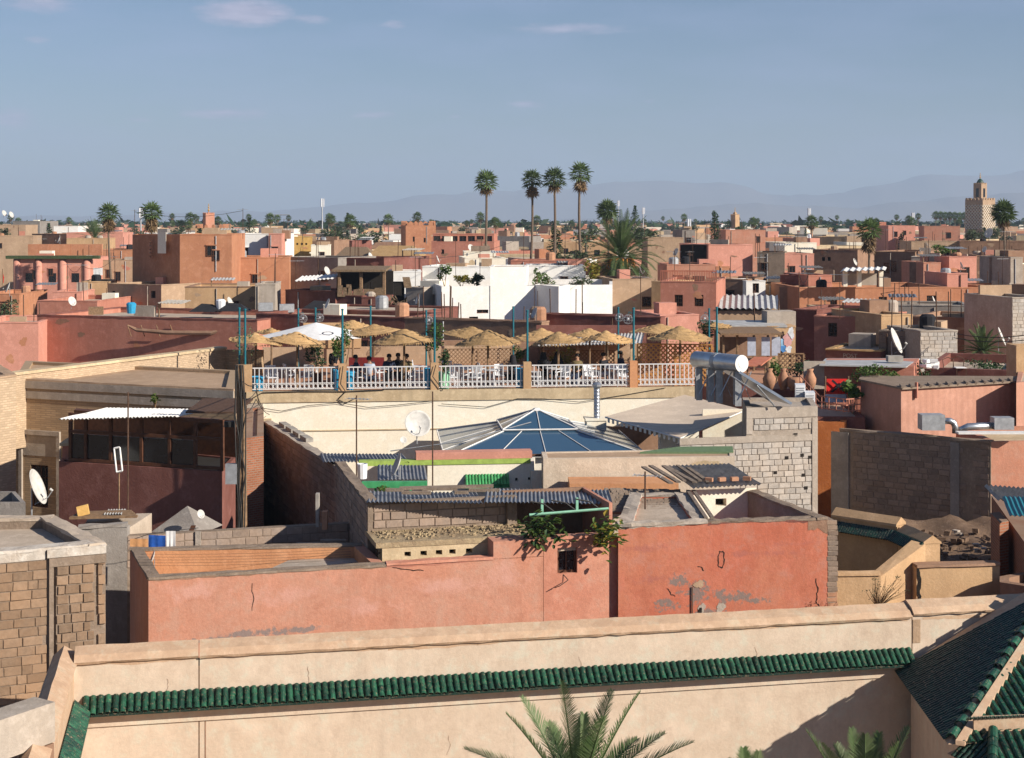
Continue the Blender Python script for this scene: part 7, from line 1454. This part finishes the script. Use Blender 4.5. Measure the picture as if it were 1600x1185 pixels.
# ------------------------------------------------------------------ far trees
def tree_proto(name, kind, seed):
    rnd = random.Random(seed); o = thing(name, '', 'tree'); b = MB()
    if kind == 'round':
        MB().tube([(0,0,0),(.1,0,3),(0,.1,6)], [.35,.25,.1], 6).build('trunk', M['bark'], o)
        for i in range(9): a = i*2.4; leafcloud(b, (cos(a)*1.9*rnd.random(), sin(a)*1.9*rnd.random(), rnd.uniform(4.2,7.6)), 1.5, 1.5, 1.1, 55, .33, rnd, .2)
    elif kind == 'cypress':
        MB().tube([(0,0,0),(0,0,9)], [.3,.08], 6).build('trunk', M['bark'], o)
        for i in range(16): h = .8+8.6*i/16; r_ = 1.15*sin(pi*min(1,.22+.74*i/16))+.15; leafcloud(b, (rnd.uniform(-.25,.25), rnd.uniform(-.25,.25), h), r_, r_, .8, 48, .27, rnd, .4)
    else:
        MB().tube([(0,0,0),(0,0,9.6)], [.3,.06], 6).build('trunk', M['bark'], o)
        for i in range(14): h = 1.6+8.2*i/14; r_ = 2.3*(1-i/14.5)+.2; leafcloud(b, (rnd.uniform(-.2,.2), rnd.uniform(-.2,.2), h), r_, r_, .42, 46, .28, rnd, .3)
    b.build('crown', M['leafdark'] if kind != 'round' else M['leafgrey'], o); return o
TP = {'round': tree_proto('tree', 'round', 1), 'cypress': tree_proto('cypress_tree', 'cypress', 2), 'conifer': tree_proto('conifer_tree', 'conifer', 3)}
usedt = set()
def put_tree(kind, px, ytop, D, H, label, group=None, rz=0.0, wide=1.0):
    z = zat(ytop, D); s = H/{'round':8.4,'cypress':10.2,'conifer':10.4}[kind]; p = W(px, 345, D); loc = (p.x, p.y, z-H); o = TP[kind] if kind not in usedt else copytree(TP[kind]); usedt.add(kind)
    o.location = loc; o.scale = (s*wide, s*wide, s); o.rotation_euler.z = rz; o['label'] = label
    if group: o['group'] = group
    elif 'group' in o: del o['group']
    return o
put_tree('cypress', 1117, 325, 220, 6.0, 'dark solid cypress in front of the slim pale minaret', wide=1.15); put_tree('conifer', 992, 317, 420, 9, 'pointed dark conifer right of the fan palm above the date palm'); put_tree('cypress', 868, 350, 200, 6.5, 'broad dark cypress between the tall thin palms', wide=1.5); put_tree('conifer', 390, 337, 330, 5, 'dark triangular conifer right of the small red minaret', wide=1.5); put_tree('conifer', 543, 329, 430, 8, 'pointed conifer right of the tall thin telecom mast')
put_tree('round', 915, 352, 240, 6, 'round dark tree right of the broad cypress', wide=1.3); put_tree('round', 1005, 354, 230, 6, 'round tree behind the large date palm', wide=1.4); put_tree('round', 893, 385, 170, 6, 'leafy tree at the foot of the rightmost tall palm', wide=1.2)
rr = random.Random(5); G_ = {'round':('round leafy tree in the far tree line','round trees of the far tree line'),'cypress':('slim dark cypress in the far tree line','cypresses of the far tree line'),'conifer':('pointed conifer in the far tree line','conifers of the far tree line')}
for i in range(150):
    px = rr.uniform(-20,1620); D = rr.uniform(260,900); k = rr.choice(['round']*6+['cypress','conifer','conifer'] if px < 1020 or px > 1250 else ['conifer','cypress','round']); yt = 345+rr.gauss(9,4); put_tree(k, px, max(341, yt), D, rr.uniform(5.5,9.5), G_[k][0], G_[k][1], rr.uniform(0,6), rr.uniform(.8,1.5))
small = fan_palm_proto(9, 11, .3, 2.0, 30); del small['h']; small['label'] = 'small fan palm in the far tree line'; small['group'] = 'palms of the far tree line'; first = True
for i in range(70):
    px = rr.uniform(-10,1610); D = rr.uniform(330,1000); c = W(px, rr.uniform(338,354), D); o = small if first else copytree(small); first = False; s = rr.uniform(.7,1.05); o.location = (c.x, c.y, c.z-11*s); o.scale = (s,s,s); o.rotation_euler.z = rr.uniform(0,6)
for i in range(9):
    px = 1462+i*7.5; D = 700; c = W(px, 338-abs(i-5)*.3, D); o = copytree(small); s = 1.1; o.location = (c.x, c.y, c.z-11*s); o.scale = (s,s,s); o.rotation_euler.z = i
fw = MB(); rnd = random.Random(77)
for i in range(3600):
    D = 700+4000*rnd.random()**1.4; px = rnd.uniform(-60,1660); p = W(px, 345, D); h = rnd.uniform(9,16.5); c = (p.x, p.y, h*.6); leafcloud(fw, c, h*.55, h*.55, h*.42, 16, h*.2, rnd, .3)
tag(fw.build('far_wood', M['leafdark']), 'dark belt of distant trees and palms along the horizon', 'trees', kind='stuff')
# ------------------------------------------------------------------ satellite dishes, aerials, washing, people
def dish_proto():
    o = thing('satellite_dish', '', 'satellite dish'); m = M['dishgrey']; r = 1.0; pr_ = [(0,0),(.3,.02),(.6,.085),(.85,.17),(1,.24),(1.01,.25),(1.0,.262),(.85,.19),(.6,.105),(.3,.04),(0,.02)]
    Mx = Matrix.Rotation(pi/2-.38, 3, 'X'); b = MB().lathe(pr_, (0,0,1.5), 24, Mx); b.build('dish', m, o, True)         # faces -Y
    MB().tube([(0,-.05,.62),(0,-.75,1.0),(0,-1.0,1.38)], .028, 5).build('arm', M['steeldull'], o); MB().tube([(0,-1.0,1.34),(0,-.86,1.46)], .07, 8).build('receiver', m, o); MB().tube([(0,.12,0),(0,.12,1.5)], .045, 6).build('mast', M['steeldull'], o); return o
dp_ = dish_proto(); dfirst = True
def put_dish(px, py, D, rpx, face, label, tilt=.35, group=None):
    global dfirst
    s = rpx*D/F; c = W(px, py, D); o = dp_ if dfirst else copytree(dp_); dfirst = False; o.scale = (s, s, s); o.rotation_euler = (-tilt*0, 0, face); o.location = (c.x, c.y, c.z-1.5*s); o['label'] = label
    if group: o['group'] = group
    for ch in o.children:
        pass
    return o
for q in ((652,663,47,21,.3,'large white dish facing the viewer in front of the cream wall'),(623,728,44.5,19,-1.35,'white dish seen edge-on above the green patio'),(53,763,43,29,1.6,'large white dish at the left beside the barred window'),(1396,534,72,21,1.15,'large dish on a concrete weight before the grey block hut'),(240,873,36.5,12,-1.3,'small white dish seen edge-on in the salmon roof terrace'),(313,804,41,7,.9,'tiny white dish by the small grey pyramid'),(1562,527,80,15,1.2,'dish in shade below the grey block tower'),(630,688,55,5.5,.4,'small round dish against the cream wall'),(14,450,125,9,-1.2,'dish at the left edge beside the red flag'),(93,375,225,6,-1.2,'small dish below the white turreted house'),(1458,470,112,7,1.2,'dish before the third window of the long orange house'),(1546,365,195,8,-1.0,'dish below the minaret'),(1335,410,150,6,1.0,'dish on the roof left of the white sheet canopy'),(510,424,118,7,1.1,'dish above the white sheet of the ruined shack'),(6,334,300,5,1.2,'leftmost dish on the skyline'),(17,336,300,5,1.2,'second dish from the left on the skyline'),(735,388,205,6,.8,'dish on the long pink pavilion house'),(578,400,140,5,1.1,'dish leaning by the tan straw roof')):
    put_dish(*q)
rr = random.Random(99)
for i in range(34):
    D = rr.uniform(150,420); px = rr.uniform(0,1600); put_dish(px, 345+(CZ-rr.uniform(9.5,12))*F/D*.9, D, .5*F/D, rr.choice((1.0,1.2,-1.1,.4)), 'small white satellite dish on a far rooftop', group='dishes on the far rooftops')
for i in range(13):
    q = rr.choice([o for o in OCC[:NOCC] if 80 < o[2] < 175]); px = rr.uniform(q[0]+4, q[1]-2); D = q[2]-rr.uniform(1.5,4); put_dish(px, 345+(CZ-q[3]-.55)*F/D, D, .32*F/D, rr.choice((1.0,1.3,-1.2,1.5)), 'small satellite dish standing on a middle distance roof', group='dishes on the middle roofs')
def aerial(px, y0, y1, D, label, yagi=True):
    a, b = W(px, y1, D), W(px, y0, D); o = thing('tv_aerial', label, 'aerial', a); MB().tube([a, b], .022, 5).build('mast', M['iron'], o)
    if yagi:
        d = V((.55,-.2,0)); MB().tube([b-d*.5-V((0,0,.1)), b+d*.7-V((0,0,.1))], .012, 4).build('boom', M['steeldull'], o); e = MB()
        for i in range(7): p = b-d*.5+d*1.2*i/6-V((0,0,.1)); e.tube([p-V((.05,.2,0)), p+V((.05,.2,0))], .008, 3)
        e.build('elements', M['steeldull'], o)
aerial(557, 618, 768, 45, 'tall thin aerial left in front of the cream wall'); aerial(676, 612, 768, 45.2, 'tall thin aerial right of the large white dish', False); aerial(1008, 737, 796, 38.2, 'rusty aerial on the red house roof'); aerial(200, 613, 810, 40.5, 'white thin mast before the maroon shed', False); aerial(1290, 440, 480, 118, 'thin aerial by the long orange house')
for px, y0, y1, D in ((1405,440,500,114),(1420,445,500,113),(840,455,500,100),(712,375,440,120),(750,385,440,118)): aerial(px, y0, y1, D, 'bare thin pole standing at pixel column' if 0 else {1405:'left of two thin poles before the long orange house',1420:'right of two thin poles before the long orange house',840:'thin pole by the white corner bay',712:'thin reed stalk left on the white roof garden',750:'thin reed stalk right on the white roof garden'}[px], False)
# white window frame leaning on the mast
wf = thing('window_frame', 'empty white window frame leaning in front of the shed', 'frame', W(184, 738, 40.4)); a, b = W(178, 701, 40.3), W(187, 699, 40.3); c, d = W(191, 736, 40.3), W(182, 738, 40.3)
for p, q in ((a,b),(b,c),(c,d),(d,a)): MB().tube([p, q], .025, 4).build('bar', M['whitepaint'], wf)
MB().tube([W(186, 738, 40.35), W(186, 812, 40.35)], .02, 4).build('stake', M['wood'], wf)
# planks and sheets behind the block house
pk = thing('plank_stack', 'stack of planks and ribbed scraps behind the block building', 'planks', W(175, 815, 39.5))
for i in range(5): MB().para(W(108+4*i, 812-2*i, 39.2+.15*i), V((1.7-.1*i,.1,.02)), V((0,.12,0)), V((0,0,.06))).build('plank', M['wood'], pk)
corrugated('sheet', pk, W(160, 805, 39.4), W(190, 804, 39.4), W(168, 797, 40.3), 'corrlight', .07, .02); MB().para(W(122, 808, 39.3), V((.25,.1,.05)), V((0,.1,0)), V((-.05,0,.25))).build('yellow_scrap', M['yellow'], pk)
gp_ = W(293, 826, 42); tag(MB().lathe([(1.0,0),(0,.62)], (gp_.x, gp_.y, gp_.z), 4, Matrix.Rotation(.5, 3, 'Z')).build('skylight_cap', M['grey']), 'small dark grey pyramid cap behind the washing line', 'skylight')
# washing
def hung(label, p, w, h, mat, seed, slant=0.0, sag=.3):
    rnd = random.Random(seed); k, m_ = 8, 5; vs = []
    for i in range(k+1):
        for j in range(m_+1): vs.append(V(p)+V((w*i/k, .015*sin(i*1.9+seed)*(.3+j/m_), -h*j/m_-slant*i/k+.02*sin(i*2.3)*j/m_)))
    fs = [(i*(m_+1)+j, i*(m_+1)+j+1, (i+1)*(m_+1)+j+1, (i+1)*(m_+1)+j) for i in range(k) for j in range(m_)]; tag(MB().mesh(vs, fs).build('washing', M[mat], None, True), label, 'laundry', 'washing on the salmon terrace line')
hung('blue towel drying on the terrace line', W(232, 836, 37.6), .42, .38, 'cloth_blue', 2, .02); hung('white sheet drying right of the blue towel', W(259, 830, 37.6), .24, .46, 'cloth_white', 3); hung('orange striped cloth drying left of the blue towel', W(203, 842, 37.5), .44, .32, 'cloth_orange', 4, .0)
cable([W(199, 846, 37.6), W(232, 835, 37.65), W(276, 829, 37.7), W(310, 825, 37.9)], .008, 'washing line behind the salmon terrace')
hung('white cloth drying far left by the arcade', W(146, 419, 150), .9, .7, 'cloth_white', 6)
# people on the terrace
def person(px, D, label, top, bottom, sit, face=0.0, hairm='hair', hood=False, lean=0.0):
    p = W(px, 0, D); z0 = TZ0-.1; o = thing('person', label, 'person', (p.x, p.y, z0), 'people on the terrace'); hip_ = .5 if sit else .92; dz = hip_-.92
    def Pp(x, y, z): return V((p.x+x*cos(face)-y*sin(face), p.y+x*sin(face)+y*cos(face), z0+z))
    def skin(name, pts, edges, rad, mat, par):
        me = bpy.data.meshes.new(name); og = org(o); me.from_pydata([tuple(q-og) for q in pts], edges, []); me.update(); ob = bpy.data.objects.new(name, me); COL.objects.link(ob); ob.parent = par; ORG[ob.name] = og; md = ob.modifiers.new('skin', 'SKIN'); md.use_smooth_shade = True
        for i, r in enumerate(rad): sv = me.skin_vertices[0].data[i]; sv.radius = (r, r) if not isinstance(r, tuple) else r; sv.use_root = (i == 0)
        ss = ob.modifiers.new('sub', 'SUBSURF'); ss.levels = 1; ss.render_levels = 1; me.materials.append(M[mat]); return ob
    kn = lambda s: Pp(.10*s, -.42, .5) if sit else Pp(.10*s, -.02, .49); an = lambda s: Pp(.10*s, -.42, .06) if sit else Pp(.10*s, .02, .06); to = lambda s: Pp(.11*s, -.58 if sit else -.14, .03)
    sh = lambda s: Pp(.18*s, lean*-.3, 1.40+dz); el = lambda s: Pp(.25*s, -.06+lean*-.3, 1.13+dz); wr_ = lambda s: Pp(.18*s, -.30+lean*-.3, 1.08+dz) if sit else Pp(.22*s, -.16, .92); hd = lambda s: (wr_(s)-el(s)).normalized()
    pts = [Pp(0,0,.95+dz), Pp(0,lean*-.15,1.2+dz), Pp(0,lean*-.3,1.42+dz), Pp(0,lean*-.34-.01,1.50+dz), Pp(0,lean*-.36-.02,1.60+dz), Pp(0,lean*-.36-.015,1.69+dz)]; rad = [.14,.135,.13,.055,.085,.07]; edges = [(0,1),(1,2),(2,3),(3,4),(4,5)]
    for s in (-1, 1):
        i = len(pts); pts += [sh(s), el(s), wr_(s), wr_(s)+hd(s)*.09]; rad += [.06,.043,.03,.036]; edges += [(2,i),(i,i+1),(i+1,i+2),(i+2,i+3)]
        for f_ in range(3): pts.append(wr_(s)+hd(s)*.17+Pp((f_-1)*.022,0,0)-Pp(0,0,0)); rad.append(.010); edges.append((i+3, len(pts)-1))
        i = len(pts); pts += [Pp(.10*s,0,.88+dz), kn(s), an(s), to(s)]; rad += [.085,.06,.042,.035]; edges += [(0,i),(i,i+1),(i+1,i+2),(i+2,i+3)]
    skin('body', pts, edges, rad, 'skin', o)
    tp2 = [Pp(0,0,.93+dz), Pp(0,lean*-.15,1.2+dz), Pp(0,lean*-.3,1.40+dz), Pp(0,lean*-.32,1.46+dz)]+[f(s) for s in (-1,1) for f in (sh, el, lambda s: el(s).lerp(wr_(s), .6))]
    skin('shirt', tp2, [(0,1),(1,2),(2,3),(2,4),(4,5),(5,6),(2,7),(7,8),(8,9)], [.165,.16,.15,.075,.082,.062,.05,.082,.062,.05], top, o)
    skin('trousers', [Pp(0,0,.95+dz)]+[f(s) for s in (-1,1) for f in (lambda s: Pp(.10*s,0,.88+dz), kn, an)], [(0,1),(1,2),(2,3),(0,4),(4,5),(5,6)], [.155,.105,.08,.06,.105,.08,.06], bottom, o)
    hc = Pp(0, lean*-.36, 1.645+dz)
    if hood: MB().lathe([(.17,-.34),(.15,-.15),(.125,0),(.11,.09),(.05,.135),(0,.14)], hc, 10).build('head_scarf', M[top], o, True)
    else: MB().lathe([(.098,-.03),(.102,.03),(.09,.085),(.05,.115),(0,.12)], hc+(Pp(0,.018,0)-Pp(0,0,0)), 10).build('hair', M[hairm], o, True)
    fc = Pp(0, lean*-.36-.098, 1.615+dz); ux = (Pp(1,0,0)-Pp(0,0,0)); fy = (Pp(0,-1,0)-Pp(0,0,0)); e = MB()
    for s in (-1,1): e.box(fc+ux*(.032*s)+V((0,0,.012)), (.02,.015,.01), face)
    e.box(fc+V((0,0,-.045)), (.04,.012,.008), face); e.build('face_marks', M['hair'], o); MB().lathe([(.016,0),(.006,.035)], fc+V((0,0,-.025))+fy*.008, 6).build('nose', M['skin'], o); return o
for q in ((523,61.9,'person in black standing beside the second railing post','cl_black','cl_black',False,.6),(556,62.6,'person in dark clothes seated against the red bench','cl_navy','cl_black',True,1.6),(577,61.9,'person in a pale blue shirt seated with back to the railing','cl_grey','cl_navy',True,2.9),(608,63,'person with sunglasses in a dark grey top seated facing the railing','cl_navy','cl_black',True,.1),(622,63.4,'person in black seated between two others','cl_black','cl_black',True,.2),(635,63,'person in an olive top seated under the straw parasol','cl_olive','cl_black',True,-.3),(902,63.2,'person in a tan top seated right of the bright shrub','cl_olive','cl_navy',True,-.4),(943,63.6,'person in black with pale blue trousers seated near the fifth post','cl_black','cl_grey',True,.8),(970,64.5,'person in dark clothes seated just left of the fifth post','cl_navy','cl_black',True,1.2)): person(*q)
for q in ((797,62.4,'person in a black robe leaning beside the fourth post','cl_black','cl_black',True,.9,'hair',True,.4),(849,63.6,'person in a black robe and head scarf right of the fourth post','cl_black','cl_black',True,.2,'hair',True),(871,63.8,'person in a black head scarf beside the bright shrub','cl_black','cl_black',True,-.3,'hair',True)): person(*q)
# red bench behind the seated people
rb2 = thing('red_bench', 'dark red cushioned bench behind the people left of centre', 'bench', W(560, 610, 65)); MB().para(W(545, 590, 65), V((1.5,0,0)), V((0,.5,0)), V((0,0,.42))).build('seat', M['maroon'], rb2); MB().para(W(545, 590, 65.5), V((1.5,0,0)), V((0,.1,0)), V((0,0,.85))).build('backrest', M['bench_red'], rb2)
# garden chairs on the right terrace
for i, (px, py) in enumerate(((1484,590),(1500,589))):
    c = W(px, py, 66.5-i); o = thing('garden_chair', ('dark metal garden chair, left of two on the red terrace','dark metal garden chair, right of two on the red terrace')[i], 'chair', (c.x, c.y, c.z-.1))
    MB().para(c+V((-.22,-.22,.38)), V((.44,0,0)), V((0,.44,0)), V((0,0,.03))).build('seat', M['cloth_white' if i else 'iron'], o)
    for x, y in ((-.21,-.21),(.19,-.21),(-.21,.19),(.19,.19)): MB().para(c+V((x,y,-.1)), V((.025,0,0)), V((0,.025,0)), V((0,0,.5))).build('leg', M['iron'], o)
    MB().tube([c+V((-.21,.2,.4)), c+V((-.23,.26,.75)), c+V((0,.28,.85)), c+V((.23,.26,.75)), c+V((.21,.2,.4))], .018, 4).build('back_frame', M['iron'], o)
b = MB(); c = W(1453, 575, 61.5)
for i in range(14): b.box(c+V((R.uniform(-.3,.3), R.uniform(-.2,.2), R.uniform(0,.3))), (.3,.2,.12), R.uniform(0,3))
tag(b.build('white_bundle', M['cloth_white']), 'crumpled white bundle on the roof edge right of the roof shack', 'bundle')
# roof clutter on the near mid roofs
rr = random.Random(44); names = (('water_jar','clay','small clay jar'),('crate','wood','wooden crate'),('paint_drum','plastic_blue','blue drum'),('bucket','plastic_white','white bucket'),('black_tarp','cl_black','black tarpaulin heap'),('tin_box','steeldull','grey tin box'))
for i, (px, py, D, wh_) in enumerate(((322,487,97,'left of the yellow sack on the long pink roof'),(345,485,97,'in the middle of the long pink roof'),(365,486,96,'at the right of the long pink roof'),(415,486,96,'behind the corner teal poles'),(448,488,95,'beside the white parasol peak'),(498,482,98,'above the white parasol'),(150,492,97,'at the left of the long pink roof'),(205,490,97,'left of centre on the long pink roof'))):
    nm, mt, ds = names[(4,3,4,5,5,4,1,2)[i]]; c = W(px, py, D); b = MB()
    if nm == 'black_tarp': b.mesh([c+V((-1,-.5,0)), c+V((1,-.5,0)), c+V((1,.8,0)), c+V((-1,.8,0)), c+V((-.3,.1,.5)), c+V((.4,.1,.45))], [(0,1,5,4),(1,2,5),(2,3,4,5),(3,0,4)])
    elif nm in ('crate','tin_box'): b.box(c+V((0,0,.25)), (.9,.5,.5), .2)
    else: b.lathe([(.25,0),(.32,.6),(.2,.7),(0,.7)], c, 10)
    tag(b.build(nm, M[mt]), '%s %s' % (ds, wh_), nm.split('_')[-1])
# red flag on the left
fl = thing('red_flag', 'small red flag on a pole at the left edge', 'flag', W(4, 445, 128)); MB().tube([W(4, 447, 128), W(4, 420, 128)], .04, 4).build('pole', M['wood'], fl); MB().mesh([W(4, 424, 128), W(6.5, 434, 128), W(5.5, 443, 128), W(3.5, 442, 128)], [(0,1,2,3)]).build('cloth', M['cloth_red'], fl)
# overhead wires on the right
for i, (a, b_) in enumerate(((W(1495, 522, 76), W(1625, 520, 70)), (W(1490, 528, 76), W(1625, 528, 70)), (W(1240, 470, 118), W(1400, 455, 115)))): cable([a, b_], .02, ('upper overhead wire crossing the dark terrace at right','lower overhead wire crossing the dark terrace at right','overhead wire in front of the long orange house')[i], sag=.2)

# thin aerials and sagging wires over the middle roofs
ap0 = thing('roof_aerial', 'thin television aerial on a middle distance roof', 'aerial', (0,0,0), 'thin aerials on the middle roofs'); MB().tube([(0,0,0),(0,0,2.6)], .025, 4).build('mast', M['iron'], ap0); e = MB().tube([(-.5,0,2.5),(.6,0,2.5)], .014, 3)
for i in range(7): e.tube([(-.45+.16*i,-.25,2.5),(-.45+.16*i,.25,2.5)], .009, 3)
e.build('elements', M['steeldull'], ap0); f1 = True; tops = []
for i in range(34):
    q = rr.choice([o for o in OCC[:NOCC] if 80 < o[2] < 190]); px = rr.uniform(q[0]+3, q[1]-3); D = q[2]-rr.uniform(1,4); p = W(px, 345, D); loc = (p.x, p.y, q[3]-.4); o = ap0 if f1 else copytree(ap0); f1 = False; o.location = loc; o.rotation_euler.z = rr.uniform(0,3); tops.append(V(loc)+V((0,0,2.4)))
tops.sort(key=lambda v: v.x/v.y)
for i in range(0, len(tops)-1, 2):
    if (tops[i]-tops[i+1]).length < 40: o = cable([tops[i], tops[i+1]], .016, 'sagging wire between two roof aerials in the middle distance', sag=.5); o['group'] = 'wires over the middle roofs'
